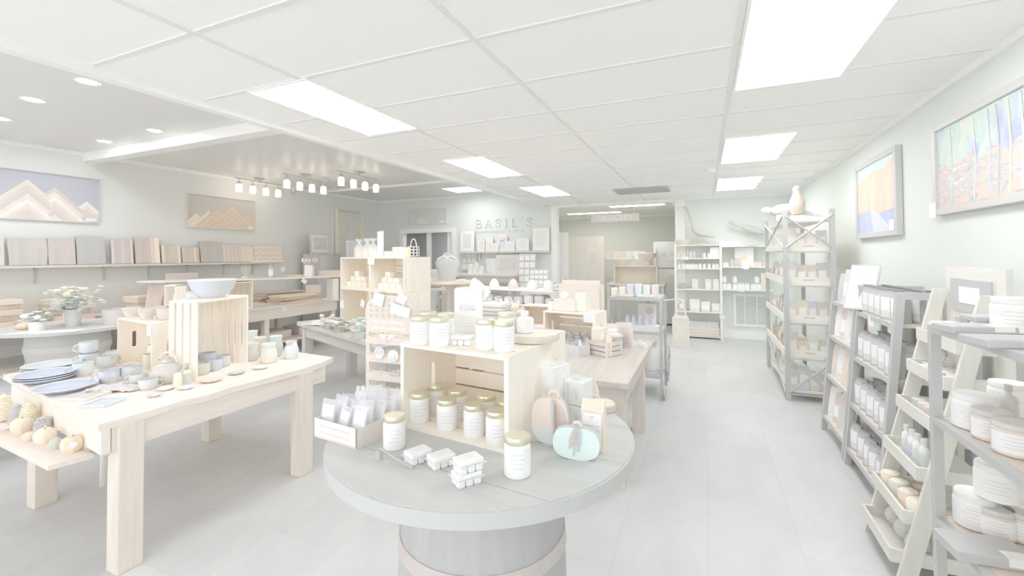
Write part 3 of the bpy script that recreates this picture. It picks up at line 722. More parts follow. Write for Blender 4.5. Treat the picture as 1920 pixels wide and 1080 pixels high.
def mk_plate(name, label, p, r, c1, c2, group=None, n=1, h=.022, rim=(236, 240, 244), sq=False, rz=0, cat='plate'):
    t = thing(name, label, cat, p, rz, group)
    if sq:
        bm = NB(); s = r
        slab(bm, [(-s, -s), (s, -s), (s, s), (-s, s)], 0, .006); obj('dish', bm, tintmix(c1, c2, 6), t)
        bm = NB()
        for k in range(4):
            a = k * PI / 2; box(bm, (math.cos(a) * s * .95, math.sin(a) * s * .95, .008), (.012, s * 2.0, .012), rz=a, ry=0)
        obj('rim', bev(bm, .003, 1), mat(rim, .3), t)
    else:
        obj('dish', lathe(NB(), [(0, 0), (r * .6, 0), (r * .97, h * .8), (r * .93, h * .85), (r * .6, h * .3), (0, h * .25)], n=40), tintmix(c1, c2, 5), t, True)
        obj('rim', lathe(NB(), [(r * .96, h * .78), (r, h * .95), (r * .97, h), (r * .925, h * .84)], n=40), mat(rim, .25), t, True)
    return t
BL1, BL2 = (212, 221, 242), (200, 210, 232)
p = (-3.531,1.385,0.760); mk_plate('dinner_plate', 'deep blue dinner plate nearest the table front', p, .15, BL1, BL2, 'blue dinner plates', h=.034)
p = (-3.926,1.445,0.760)
for k, lb in enumerate(('bottom plate of the left blue stack', 'middle plate of the left blue stack', 'top deep blue plate of the left stack')):
    mk_plate('dinner_plate', lb, (p[0], p[1], .76 + .013 * k), .15, BL1, BL2, 'blue dinner plates', h=.03)
p = (-4.218,1.584,0.760)
for k in range(3): mk_plate('serving_plate', ['lowest', 'middle', 'topmost'][k] + ' pale blue oval plate at the back of the left plates', (p[0], p[1], .76 + .014 * k), .155, (228, 235, 238), (216, 225, 230), 'pale blue serving plates', h=.028)
mk_plate('square_dish', 'square taupe dish with rounded corners near the table front', (-3.250,1.370,0.760), .075, (228, 227, 222), (220, 219, 214), None, sq=True, rz=.35, rim=(236, 234, 230), cat='dish')
mk_plate('square_dish', 'square blue and green glazed dish at the table front', (-3.011,1.340,0.760), .068, (214, 218, 236), (222, 232, 228), None, sq=True, rz=.45, rim=(218, 224, 236), cat='dish')
for lb, px, r, c1, c2 in (('round pink glazed dish beside the tall crate', (-2.906,1.848,0.760), .062, (244, 230, 224), (240, 222, 216)),
      ('dark oval dish right of the pink dish', (-2.929,2.033,0.760), .05, (218, 216, 216), (204, 203, 205)),
      ('pale green dish between the dark dishes', (-3.142,2.052,0.760), .035, (224, 232, 226), (214, 224, 218)),
      ('small dark dish next to the tall crate post', (-3.155,2.178,0.760), .03, (210, 210, 208), (202, 202, 202)),
      ('pale turquoise dish at the right end of the table', (-2.908,2.195,0.760), .052, (232, 240, 238), (224, 233, 232)),
      ('white and blue dish in front of the shakers', (-2.883,1.685,0.760), .042, (234, 239, 242), (224, 232, 238)),
      ('small white dish left of the yellow shaker', (-2.977,1.623,0.760), .045, (236, 237, 238), (228, 230, 232)),
      ('small mauve dish near the table edge', (-2.897,1.525,0.760), .036, (228, 220, 220), (220, 212, 212)),
      ('small grey dish inside the foot of the tall crate', (-3.126,1.923,0.760), .034, (222, 221, 217), (214, 213, 210))):
    mk_plate('small_dish', lb, px, r, c1, c2, 'small glazed dishes on the pine table', h=.014, rim=tuple(min(250, v + 6) for v in c1), cat='dish')
# paper wrapped bundle of glass
bm = NB(); random.seed(5)
bmesh.ops.create_grid(bm, x_segments=14, y_segments=8, size=.5)
for v in bm.verts: v.co.x *= .28; v.co.y *= .13; v.co.z = .003 + random.random() * .02
bmesh.ops.solidify(bm, geom=bm.faces[:], thickness=.002)
tag(obj('plastic_bag', bm, mat((233, 229, 228), .25, (222, 218, 220), 'noise', 8), loc=(-3.255,1.510,0.760), rz=.5), 'crumpled clear plastic bag of small pieces behind the square dishes', 'plastic bag')
# shakers
for lb, p, c in (('cream yellow ceramic shaker', (-2.956,1.679,0.760), (250, 240, 214)), ('dark green ceramic shaker with a cream lid', (-2.977,1.743,0.760), (216, 222, 216))):
    t = thing('shaker', lb, 'shaker', p, 0, 'ceramic shakers')
    obj('body', lathe(NB(), [(0, 0), (.024, 0), (.025, .005), (.021, .072), (0, .072)], n=20), mat(c, .4), t, True)
    obj('lid', lathe(NB(), [(.0215, .072), (.022, .078), (.018, .088), (0, .09)], n=20), mat((250, 242, 222), .4), t, True)
# teapot
t = thing('teapot', 'round brown and grey glazed teapot with a cane handle', 'teapot', (-3.156,1.733,0.760), .3)
TP = tintmix((226, 218, 208), (214, 212, 210), 3)
obj('body', lathe(NB(), [(0, 0), (.065, 0), (.088, .03), (.092, .065), (.078, .105), (.045, .125), (0, .127)], n=32), TP, t, True)
obj('lid', lathe(NB(), [(.04, .126), (.042, .132), (.02, .142), (.008, .146), (.013, .158), (0, .162)], n=24), TP, t, True)
obj('spout', tube(NB(), [(.08, 0, .05), (.115, 0, .08), (.13, 0, .12)], [.02, .014, .010], 12), TP, t, True)
obj('handle', torus(NB(), (0, 0, .125), .062, .006, a0=0, a1=PI, n=18), mat((246, 236, 222), .6), t, True)
# low crate with bowls
loc, rz, w_ = fit((-4.056,1.883,0.760), (-3.445,1.793,0.760))
d_ = .20
crate('wooden_crate', 'low pine crate under the brown bowls on the pottery table', behind(loc, rz, d_ / 2), rz, w_, d_, .345, 'side')
lc = behind(loc, rz, d_ / 2); lcrz = rz
mk_mug('ceramic_vase', 'cream cylindrical vase inside the low crate', on(lc, rz, .04, .02, .772), .052, .15, (243, 239, 230), (236, 231, 222), 0, None, handle=False, cat='vase')
mk_mug('ceramic_bottle', 'small beige jug inside the low crate by its post', on(lc, rz, .12, -.05, .772), .035, .10, (240, 230, 218), (232, 222, 210), 0, None, handle=False, cat='jug')
LT = .76 + .345
def mk_bowl(name, label, p, r, h, c1, c2, rim, group=None, cat='bowl'):
    t = thing(name, label, cat, p, 0, group)
    obj('body', lathe(NB(), [(0, 0), (r * .5, 0), (r * .52, h * .08), (r * .85, h * .5), (r, h * .97), (r * .95, h), (r * .8, h * .55), (r * .45, h * .16), (0, h * .12)], n=32), tintmix(c1, c2, 4), t, True)
    obj('rim', lathe(NB(), [(r * .985, h * .93), (r * 1.01, h * .985), (r * .98, h * 1.01), (r * .94, h * .98)], n=32), mat(rim, .25), t, True)
    return t
for lb, p, r, h in (('front right brown bowl with a blue rim on the low crate', (-3.756,1.924,1.105), .062, .078), ('left brown bowl with a pale rim on the low crate', (-4.011,1.948,1.105), .060, .072),
                    ('back brown bowl with a pale blue rim on the low crate', on(lc, lcrz, -.02, .06, 1.105), .04, .085)):
    mk_bowl('glazed_bowl', lb, p, r, h, (232, 224, 212), (220, 213, 203), (226, 230, 230), 'brown glazed bowls on the low crate')
t = mk_mug('lidded_jar', 'round brown lidded jar on the low crate beside the tall crate', (-3.585,1.960,1.105), .062, .085, (228, 217, 207), (220, 210, 202), 0, None, handle=False, cat='jar')
cc = fit((-4.056,1.883,0.760), (-3.445,1.793,0.760))
card('price_card', 'square white price card on the front edge of the low crate', on(lc, lcrz, w_ / 2 - .04, -d_ / 2 - .003, LT - .085), lcrz, .07, .07, 0, 3)
# framed box with pumpkin cut-out
loc, rz, w_ = fit((-4.702,2.411,1.105), (-4.437,2.421,1.105)); p = behind(loc, rz, .06)
t = thing('shadow_box', 'pale wooden box frame holding a carved pumpkin cut-out', 'box frame', (p[0], p[1] + .09, 1.105), rz)
hb = .195; wb = .165
bm = NB(); b3(bm, -wb / 2, -wb / 2 + .012, -.045, .045, 0, hb); b3(bm, wb / 2 - .012, wb / 2, -.045, .045, 0, hb); b3(bm, -wb / 2, wb / 2, -.045, .045, 0, .012); b3(bm, -wb / 2, wb / 2, -.045, .045, hb - .012, hb)
obj('frame', bm, PINEZ, t); obj('back', b3(NB(), -wb / 2 + .012, wb / 2 - .012, .035, .043, .012, hb - .012), mat((223, 226, 226), .7), t)
bm = NB(); prism(bm, [(x * .7, z + .012) for x, z in pump_outline(.11, .10, 28, 0)], .0, .008); obj('pumpkin', bm, mat((238, 232, 222), .6), t)
bm = NB()
for k in range(4): prism(bm, [(-.022, .03 + .02 * k), (0, .04 + .02 * k), (.022, .03 + .02 * k), (0, .036 + .02 * k)], -.001, 0)
obj('leaf_carving', bm, WHITE, t)
# white canister
t = mk_mug('enamel_pitcher', 'white pitcher with a cream handle behind the low crate bowls', (-4.395,2.525,1.105), .062, .125, (243, 245, 249), (238, 240, 245), .1, None, rim=(222, 226, 226), handle=False, cat='pitcher')
t.location.y += .14; t.location.x -= .12
obj('handle', torus(NB(), (-.07, 0, .07), .045, .008, n=14), mat((246, 240, 226), .4), t, True)
# tall crate standing on its end
loc, rz, w_ = fit((-2.983,1.803,0.760), (-3.098,2.235,0.760))
d_ = .205; hh = .515
crate('wooden_crate', 'tall pine crate on end holding blue cups, a blue bowl on top', behind(loc, rz, d_ / 2), rz, w_, d_, hh, 'up')
tc = behind(loc, rz, d_ / 2); trz = rz
tb = mk_bowl('serving_bowl', 'large blue and grey glazed bowl on top of the tall crate', on(tc, rz, .01, 0, .76 + hh), .148, .125, (219, 225, 233), (212, 218, 225), (232, 236, 240))
tb.children[0].data.materials[0] = mat((216, 223, 234), .25, (222, 222, 218), 'woodz', .12)
cups = [('dark teal cup at the left inside the tall crate', -.10, .03, 0, (216, 221, 221), (206, 211, 212)), ('darkest navy cup at the back of the tall crate', .02, .07, .012, (208, 211, 216), (200, 202, 206)),
        ('cobalt blue cup at the front of the tall crate', .00, -.04, 0, (212, 216, 230), (206, 209, 222)), ('slate blue cup with a red tint at the right inside the tall crate', .10, .0, 0, (218, 223, 228), (220, 214, 216)),
        ('olive grey cup at the front left inside the tall crate', -.11, -.05, 0, (222, 221, 212), (214, 214, 206))]
for lb, lx, ly, dz, c1, c2 in cups:
    mk_mug('ceramic_cup', lb, on(tc, trz, lx, ly * .6, .776), .052, .078 + dz * 3, c1, c2, 0, 'blue cups inside the tall crate', handle=False, belly=1.05, cat='cup')
# vases at the right end of the table
def mk_vase(lb, p, r, h, c1, c2, rim, neck=.8, top=None):
    t = thing('ceramic_vase', lb, 'vase', p, 0, 'stoneware vases at the right end of the pine table')
    obj('body', lathe(NB(), [(0, 0), (r * .68, 0), (r * .95, h * .2), (r, h * .42), (r * .9, h * .66), (r * neck, h * .78), (r * (neck - .02), h * .84), (0, h * .82)], n=32), tintmix(c1, c2, 5), t, True)
    obj('neck', lathe(NB(), [(r * neck, h * .76), (r * neck * .98, h * .86), (r * (neck + .10), h * .97), (r * (neck + .05), h), (r * (neck - .06), h * .96), (r * (neck - .08), h * .8)], n=32), mat(rim, .25), t, True)
mk_vase('cream vase with a pale turquoise rim, front of the group', (-3.013,2.340,0.760), .058, .145, (238, 235, 226), (232, 230, 222), (224, 238, 238))
mk_vase('pale turquoise vase with a brown neck at the right end', (-2.975,2.505,0.760), .054, .135, (224, 234, 236), (230, 238, 240), (216, 208, 205), .72)
mk_vase('dark grey green vase with a turquoise rim, behind the cream one', (-3.156,2.512,0.760), .055, .165, (216, 218, 216), (208, 211, 210), (218, 234, 236), .8)
mk_vase('tall grey beige vase behind the tall crate edge', (-3.294,2.476,0.760), .055, .15, (224, 222, 216), (216, 216, 211), (232, 228, 220), .85)
mk_vase('olive grey vase touching the tall crate edge', (-3.199,2.338,0.760), .052, .135, (220, 222, 216), (212, 215, 210), (236, 232, 222), .85)
mk_vase('grey vase with a pale blue rim at the back by the crate', (-3.588,2.622,0.760), .05, .16, (218, 224, 226), (212, 219, 221), (222, 236, 238), .85)
card('price_tag', 'small white price tag stuck on the brown-necked vase', on((-2.975,2.505,0.760), .8, .02, -.05, .76 + .105), .4, .03, .03, .7, 1, cat='price tag')
# gourds, pinecones and pumpkins on the low board
def mk_pumpkin(name, lb, p, r, s, c, stem, sticker=False, cat='pumpkin', rx=0, group='beeswax gourds on the low board'):
    r *= .877; t = thing(name, lb, cat, p, 0, group); bm = NB(); n = 40; rings = []
    prof = [(.05, .02), (.6, .0), (.9, .2), (1.0, .5), (.9, .8), (.55, .98), (.1, .92)]
    for q, (pr, pz) in enumerate(prof):
        rings.append([bm.verts.new((r * pr * (1 - .07 * abs(math.cos(a * 4.0)) ** 3) * math.cos(a), r * pr * (1 - .07 * abs(math.cos(a * 4.0)) ** 3) * math.sin(a), r * 2 * s * pz)) for a in [2 * PI * i / n for i in range(n)]])
    for a, b in zip(rings, rings[1:]):
        for i in range(n): bm.faces.new((a[i], a[(i + 1) % n], b[(i + 1) % n], b[i]))
    bm.faces.new(rings[0][::-1]); bm.faces.new(rings[-1])
    obj('body', bm, mat(c, .5, tuple(max(190, v - 10) for v in c), 'noise', 9), t, True)
    obj('stem', tube(NB(), [(0, 0, r * 2 * s * .9), (r * .05, 0, r * 2 * s * 1.08), (r * .2, 0, r * 2 * s * 1.25)], [r * .14, r * .09, r * .05], 8), mat(stem, .6), t, True)
    if sticker:
        a = face(p); obj('sticker', cyl(NB(), (math.sin(a) * r * .955, -math.cos(a) * r * .955, r * s * 1.15), r * .36, r * .36, .004, 20, M=Matrix.Rotation(a, 4, 'Z') @ Matrix.Rotation(PI / 2, 4, 'X')), WHITE, t)
    if rx: t.rotation_euler.x = rx
    return t
mk_pumpkin('pumpkin_candle', 'orange pumpkin candle with a round white sticker', (-2.920,1.177,0.585), .054, .82, (249, 230, 206), (250, 240, 225), True)
mk_pumpkin('gourd', 'pale yellow ribbed gourd on the low board', (-3.200,1.177,0.585), .052, .8, (250, 240, 218), (244, 240, 224))
mk_pumpkin('gourd', 'small dark green gourd between the yellow gourd and pumpkin candle', (-3.042,1.159,0.585), .030, 1.0, (214, 219, 210), (226, 232, 224))
mk_pumpkin('pumpkin_candle', 'orange pumpkin candle behind the yellow gourd', (-3.496,1.192,0.585), .056, .85, (250, 234, 212), (244, 232, 216))
mk_pumpkin('gourd', 'small pinkish orange gourd in front of the orange pumpkin', (-3.308,1.154,0.585), .032, .8, (244, 226, 214), (240, 228, 218))
mk_pumpkin('gourd', 'red gourd at the left edge of the photo', (-3.633,1.176,0.585), .034, .7, (242, 222, 218), (240, 228, 222), True)
def mk_cone(name, lb, p, r, h, c, cat):
    r *= .877; h *= .877; t = thing(name, lb, cat, p, 0, 'pine cones and cone candles on the low board'); bm = NB()
    lathe(bm, [(0, 0), (r * .6, h * .05), (r * .85, h * .3), (r * .7, h * .65), (r * .3, h * .92), (0, h)], n=16)
    rows = 9
    for k in range(rows):
        z = h * (.06 + .86 * k / rows); rr = r * math.sin(PI * (.18 + .78 * (1 - k / rows) * .75)) * (1 - .25 * k / rows)
        n = 10
        for i in range(n):
            a = 2 * PI * (i + .5 * (k % 2)) / n
            ball(bm, (rr * .92 * math.cos(a), rr * .92 * math.sin(a), z + h * .03), r * .2, (1, 1, .55), 6, 4)
    obj('scales', bm, mat(c, .5, tuple(v - 9 for v in c), 'noise', 8), t, True)
mk_cone('cone_candle', 'large yellow beeswax cone candle at the left edge', (-3.841,1.230,0.585), .052, .19, (250, 242, 218), 'candle')
mk_cone('cone_candle', 'second yellow beeswax cone candle, standing behind the orange pumpkin', (-3.581,1.249,0.585), .048, .17, (250, 243, 220), 'candle')
mk_cone('pine_cone', 'grey pine cone candle between the two yellow cones', (-3.685,1.231,0.585), .040, .15, (222, 221, 222), 'candle')
mk_cone('pine_cone', 'dark grey pine cone candle behind the yellow gourd', (-3.377,1.233,0.585), .045, .11, (221, 218, 218), 'candle')

# ================================================================ left wall
def leftwall_z(px, py): return None
# wooden mountain art
def clipx(P, x0, x1):
    def half(P, lim, keep):
        Q = []
        for i in range(len(P)):
            a, b = P[i], P[(i + 1) % len(P)]; ia, ib = keep(a[0]), keep(b[0])
            if ia: Q.append(a)
            if ia != ib:
                u = (lim - a[0]) / (b[0] - a[0]); Q.append((lim, a[1] + (b[1] - a[1]) * u))
        return Q
    P = half(P, x0, lambda x: x >= x0); return half(P, x1, lambda x: x <= x1) if len(P) > 2 else P
def mountain_art(lb, p, rz, w, h, peaks, bg, cols, fr, tagr=True, slope=1.0):
    t = thing('mountain_artwork', lb, 'wall art', p, rz)
    obj('backing', b3(NB(), -w / 2, w / 2, -.012, 0, 0, h), mat(bg, .6), t)
    bm = NB(); f = .012; b3(bm, -w / 2 - f, -w / 2, -.035, 0, -f, h + f); b3(bm, w / 2, w / 2 + f, -.035, 0, -f, h + f); b3(bm, -w / 2, w / 2, -.035, 0, -f, 0); b3(bm, -w / 2, w / 2, -.035, 0, h, h + f)
    obj('frame', bm, mat(fr, .6), t)
    for i, (x, z) in enumerate(peaks):
        st = h * .10; k = 0; zz = z
        while zz > st * .6 and k < 7:
            y = -.014 - .0016 * i - .0004 * k * 3
            tri = clipx([(x - zz / slope, 0), (x + zz / slope, 0), (x, zz)], -w / 2, w / 2)
            if len(tri) > 2: obj('mountain_strip', prism(NB(), tri, y, -.012), mat(cols[(k * 2 + i) % len(cols)], .6, tuple(v - 6 for v in cols[(k * 2 + i) % len(cols)]), 'woodx', 2), t)
            zz -= st; k += 1
    if tagr: obj('price_tag', b3(NB(), w / 2 - .14, w / 2 - .03, -.038, -.036, .01, .06), PAPER, t)
LXa = LX + .002
a, b = (-7.800,2.438,2.027), (-7.800,3.377,2.050)
mw = abs(b[1] - a[1]) + .25
WC = [(242, 230, 220), (226, 218, 212), (244, 241, 239), (220, 212, 208), (238, 226, 214)]
mountain_art('large wooden mountain artwork with a slate blue sky at the far left', (LXa, b[1] - mw / 2, b[2]), PI / 2, mw, .60,
             [(-.36, .40), (mw / 2 - .12, .28), (-.02, .34), (.33, .42), (-.22 - .05, .52)] and [(-mw / 2 + .15, .36), (.10, .34), (mw / 2 - .13, .29), (mw / 2 - .46, .44), (-.12, .50)], (192, 194, 206), WC, (206, 206, 206))
a, b = (-7.800,4.543,2.013), (-7.800,5.716,2.044); mw = abs(b[1] - a[1])
WC2 = [(254, 243, 226), (236, 216, 198), (252, 238, 218), (228, 208, 192)]
mountain_art('pale wooden mountain artwork under the track light on the left wall', (LXa, (a[1] + b[1]) / 2, b[2] + .02), PI / 2, mw, .545,
             [(-mw / 2 + .14, .24), (mw / 2 - .13, .27), (-mw / 2 + .34, .30), (-.12, .36), (mw / 2 - .28, .20), (.16, .42)], (208, 204, 199), WC2, (228, 219, 208))
# shelf with cutting boards
s0, s1 = (-7.800,2.445,1.524), (-7.800,5.666,1.541)
SH = 1.47
t = thing('wall_shelf', 'long grey green wall shelf lined with leaning cutting boards', 'shelf', (LX, 3.7, SH - .03))
obj('shelf_board', b3(NB(), 0, .26, -2.0, 2.25, 0, .03), mat((216, 216, 211), .6), t)
for y in (-.95, -.25, .3, .85, 1.45, 2.0): 
    bm = NB(); b3(bm, 0, .02, y - .012, y + .012, -.2, 0); b3(bm, 0, .2, y - .012, y + .012, -.02, 0); obj('bracket', bm, mat((206, 208, 208), .5), t)
def mk_board(lb, yc, w, h, c, c2, stripes=None, grp='cutting boards on the long wall shelf', x=LX + .10, z=SH, tilt=.14, wave=0, side=None):
    t = thing('cutting_board', lb, 'cutting board', (x, yc, z), PI / 2, grp); t.rotation_euler.x = -tilt
    n = 8; L, Rr = [], []
    for i in range(n + 1):
        zz = h * i / n; L.append((-w / 2 + wave * math.sin(5 * i / n + w * 20), zz)); Rr.append((w / 2 + wave * math.cos(4 * i / n + w * 30), zz))
    obj('board', prism(NB(), L + Rr[::-1], -.03, 0), mat(c, .5, c2, 'woodz', .8), t)
    for (u0, u1, cc) in (stripes or []):
        obj('stripe', b3(NB(), -w / 2 + w * u0, -w / 2 + w * u1, -.0325, -.03, .001, h - .001), mat(cc, .5), t)
    return t
def by(px): return (0.000,-0.000,1.550)[0] if False else None
BD = [(-12, 14, 428, (240, 232, 222), (226, 215, 208), 'striped light and brown cutting board at the far left end', [(.55, .8, (222, 210, 206))]),
      (22, 95, 436, (219, 213, 210), (211, 205, 203), 'wide dark brown live-edge cutting board', []),
      (97, 148, 437, (221, 210, 208), (216, 205, 203), 'reddish brown cutting board', []),
      (151, 204, 433, (206, 207, 206), (203, 203, 202), 'square charcoal cutting board, darkest on the shelf', []),
      (216, 256, 440, (222, 213, 210), (216, 207, 204), 'brown live-edge board with pale edges', [(0, .08, (238, 226, 214)), (.9, 1, (236, 226, 216)), (.45, .6, (224, 208, 208))]),
      (261, 306, 437, (228, 214, 208), (220, 206, 200), 'tall reddish board with a cream right edge', [(.62, .8, (240, 222, 206)), (.8, 1, (252, 240, 222))]),
      (310, 345, 452, (232, 220, 206), (224, 212, 198), 'tan board with light sides', [(0, .12, (244, 232, 216)), (.85, 1, (242, 230, 214))]),
      (348, 380, 457, (234, 218, 204), (224, 208, 196), 'narrow board with vertical brown stripes', [(.2, .32, (216, 202, 194)), (.45, .55, (222, 204, 196)), (.7, .8, (250, 232, 210))]),
      (383, 424, 446, (212, 208, 203), (206, 202, 198), 'charcoal brown board near the right end', [])]
def Ywall(px, py, X=-7.6):
    # where a sight line through the photo meets the plane of the boards
    d = Vector((-.3979 * 1 + .9174 * (px - 960) / 830, .9174 + .3979 * (px - 960) / 830)); return d[1] * X / d[0]
def Zwall(px, py, X=-7.6):
    d = Vector((-.3979 + .9174 * (px - 960) / 830, .9174 + .3979 * (px - 960) / 830)); k = X / d[0]; return 1.55 + k * ((462 - py) / 830 + .0218 + .0061 * (px - 960) / 830)
for x0, x1, yt, c, c2, lb, st in BD:
    c = tuple(v - 13 for v in c); c2 = tuple(v - 15 for v in c2)
    y0, y1 = Ywall(x0, 0), Ywall(x1, 0); h = Zwall((x0 + x1) / 2, yt) - SH
    mk_board(lb + ', leaning on the wall shelf', (y0 + y1) / 2, y1 - y0, h, c, c2, st, wave=.006 if 'live' in lb else 0)
# checkered boards
def mk_checker(lb, x0, x1, yt, c1, c2, n, m, zig=False):
    y0, y1 = Ywall(x0, 0), Ywall(x1, 0); h = Zwall((x0 + x1) / 2, yt) - SH; w = y1 - y0
    t = thing('cutting_board', lb, 'cutting board', (LX + .10, (y0 + y1) / 2, SH), PI / 2, 'cutting boards on the long wall shelf'); t.rotation_euler.x = -.14
    obj('board', b3(NB(), -w / 2, w / 2, -.03, 0, 0, h), mat(c1, .5), t); bm = NB()
    for i in range(n):
        for j in range(m):
            x = -w / 2 + w * (i + .5) / n; z = h * (j + .5) / m
            if zig:
                if j % 2: continue
                box(bm, (x, -.031, z + h * .05 * (1 if i % 2 else -1)), (w / n * 1.05, .002, h / m * .28), ry=0)
            else: box(bm, (x, -.031, z), (w / n * .55, .002, h / m * .55))
    obj('inlay', bm, mat(c2, .5), t)
mk_checker('checkered brown and cream end-grain board on the wall shelf', 424, 459, 453, (220, 206, 204), (246, 228, 210), 5, 7)
mk_checker('light board with dark zigzag inlay on the wall shelf', 483, 535, 456, (248, 228, 212), (214, 202, 200), 8, 6, True)
mk_board('plain light tan board between the checkered and zigzag boards', (Ywall(459, 0) + Ywall(482, 0)) / 2, Ywall(482, 0) - Ywall(459, 0), Zwall(470, 456) - SH, (243, 226, 212), (238, 220, 206))
bpy.data.objects['wall_shelf']['label'] = 'long grey green wall shelf lined with leaning cutting boards'
# track lights
def mk_track(lb, p, L, on_, ang):
    t = thing('track_light', lb, 'track light', (p[0], p[1], LZ), PI / 2, 'black track lights with glass shades')
    obj('canopy', b3(NB(), -.07, .07, -.05, .05, -.03, 0), BLACK, t)
    obj('bar', b3(NB(), -L / 2, L / 2, -.008, .008, -.075, -.06), BLACK, t)
    obj('stem', b3(NB(), -.008, .008, -.008, .008, -.065, -.02), BLACK, t)
    for k in range(4):
        x = -L * .42 + L * .28 * k
        hd = obj('lamp_head', lathe(NB(), [(.006, -.075), (.006, -.12), (.03, -.125), (.034, -.165), (0, -.165)], (x, 0, 0), 14), BLACK, t, True)
        obj('glass_shade', lathe(NB(), [(.030, -.15), (.05, -.18), (.053, -.30), (.051, -.30), (.048, -.18), (.028, -.152)], (x, 0, 0), 20), clear((250, 240, 232), .35), hd, True)
        obj('bulb', ball(NB(), (x, 0, -.215), .024, (1, 1, 1.4)), emit((255, 243, 226), on_), hd, True)
mk_track('track light nearest the left wall with four glass shades', (-7.42, 5.55), .92, 46, 0)
mk_track('middle track light of the three, four lit glass shades', (-6.34, 5.62), .92, 46, 0)
mk_track('right-hand track light with four lit glass shades, nearest the ceiling trim', (-5.34, 5.83), .98, 46, 0)
t = thing('security_camera', 'small round security camera at the top of the left wall', 'camera', (LX + .03, Ywall(551, 0, -7.75), LZ - .13))
obj('mount', cyl(NB(), (0, 0, .04), .035, .035, .04, 16), WHITE, t); obj('dome', ball(NB(), (.03, 0, .02), .035, (1, 1, .9)), mat((214, 212, 210), .3), t, True)
# long plank table below the shelf, stacked with boards
t = thing('plank_table', 'long low pine plank table stacked with wooden boards along the left wall', 'table', (-6.6, 4.7, 0))
obj('tabletop', b3(NB(), -1.05, .5, -1.5, 1.45, .76, .80), mat((243, 232, 220), .6, (236, 224, 212), 'woody', .8), t)
obj('apron', b3(NB(), .44, .48, -1.35, 1.42, .60, .76), OAKY, t)
for y in (-1.28, 0.05, 1.38): obj('leg', b3(NB(), .36, .44, y - .04, y + .04, 0, .76), OAKZ, t); obj('leg', b3(NB(), -1.03, -.95, y - .04, y + .04, 0, .76), OAKZ, t)
obj('low_shelf', b3(NB(), -.5, .44, -1.35, 1.4, .2, .23), mat((232, 224, 216), .6, (224, 216, 208), 'woody', .8), t)
t = thing('checker_board', 'dark and cream checkered block edge on the plank table', 'cutting board', (-6.12, 3.93, .80), PI / 2)
obj('board', b3(NB(), -.30, .30, -.0, .22, 0, .028), mat((214, 206, 202), .6), t)
for k in range(5): obj('inlay', b3(NB(), -.25 + .12 * k, -.20 + .12 * k, -.003, 0, .0, .026), mat((246, 238, 228), .6), t)
random.seed(11)
SC = [(244, 226, 206), (232, 214, 196), (222, 204, 192), (212, 196, 188), (248, 234, 212), (226, 208, 190), (206, 194, 188)]
def stack(lbname, x, y, n, w, d, z0=.80, grp=None, cols=SC, th=(.02, .035), ang=.2):
    z = z0
    for k in range(n):
        h = random.uniform(*th); c = random.choice(cols)
        o = bev(box(NB(), (0, 0, h / 2), (w * random.uniform(.82, 1), d * random.uniform(.82, 1), h)), .004, 1)
        o = obj('wooden_board', o, mat(c, .55, tuple(v - 9 for v in c), 'woodx', .8), loc=(x + random.uniform(-.03, .03), y + random.uniform(-.03, .03), z), rz=PI / 2 + random.uniform(-ang, ang))
        tag(o, ('top' if k == n - 1 else ('bottom' if k == 0 else ORD[k])) + (' board' if k in (0, n - 1) else ' board up') + ' of ' + lbname, 'wooden board', grp or 'stacked wooden boards on the plank table')
        z += h + .001
    return z
stack('the light stack at the right end of the plank table', -6.35, 5.45, 4, .85, .38)
stack('the dark stack behind the light boards on the plank table', -6.85, 5.5, 6, .8, .42, cols=SC[2:4] + SC[6:])
stack('the stack beside the slatted crate on the plank table', -6.85, 4.3, 6, .55, .34)
stack('the left end stack on the plank table', -6.75, 3.62, 5, .5, .36)
# long stacks further left towards the camera, on a second bench
t = thing('plank_bench', 'low bench under the left end of the wall shelf, loaded with thick boards', 'bench', (-7.3, 2.55, .36))
obj('bench_top', b3(NB(), -.4, .35, -1.0, .48, .40, .44), OAKY, t)
for y in (-.9, .40): obj('leg', b3(NB(), .25, .33, y - .04, y + .04, 0, .40), OAKZ, t); obj('leg', b3(NB(), -.38, -.3, y - .04, y + .04, 0, .40), OAKZ, t)
stack('the far left stack of thick boards on the low bench', -7.3, 2.05, 5, .8, .45, .80, 'stacked boards on the low bench', [(226, 213, 200), (214, 198, 188), (234, 218, 200)], (.05, .08), .1)
stack('the right stack of striped boards on the low bench', -7.3, 2.85, 4, .42, .42, .80, 'stacked boards on the low bench', SC, (.05, .07), .1)
mk_board('light end-grain slab standing behind the big blue bowl', Ywall(395, 0, -7.3), .42, .42, (238, 228, 214), (230, 219, 204), grp='slabs standing on the plank table', x=-7.3, z=.80, wave=.004)
mk_board('dark brown wide slab standing under the wall shelf', Ywall(345, 0, -7.4), .46, .52, (220, 210, 207), (214, 204, 201), grp='slabs standing on the plank table', x=-7.4, z=.80, wave=.004)
mk_board('small dark slab standing right of the light end-grain slab', Ywall(428, 0, -7.3), .30, .42, (224, 214, 208), (216, 206, 201), grp='slabs standing on the plank table', x=-7.3, z=.80, wave=.004)
# items on lower shelf
for k, (y, c) in enumerate(((4.3, (222, 212, 206)), (5.1, (230, 220, 212)), (5.75, (224, 214, 208)))):
    tag(obj('wooden_block', bev(box(NB(), (0, 0, .06), (.5, .4, .12)), .006, 1), mat(c, .6, tuple(v - 8 for v in c), 'woodx', .8), loc=(-6.55, y, .231), rz=PI / 2), ['left', 'middle', 'right'][k] + ' thick wooden block on the low shelf of the plank table', 'wooden block', 'wooden blocks under the plank table')
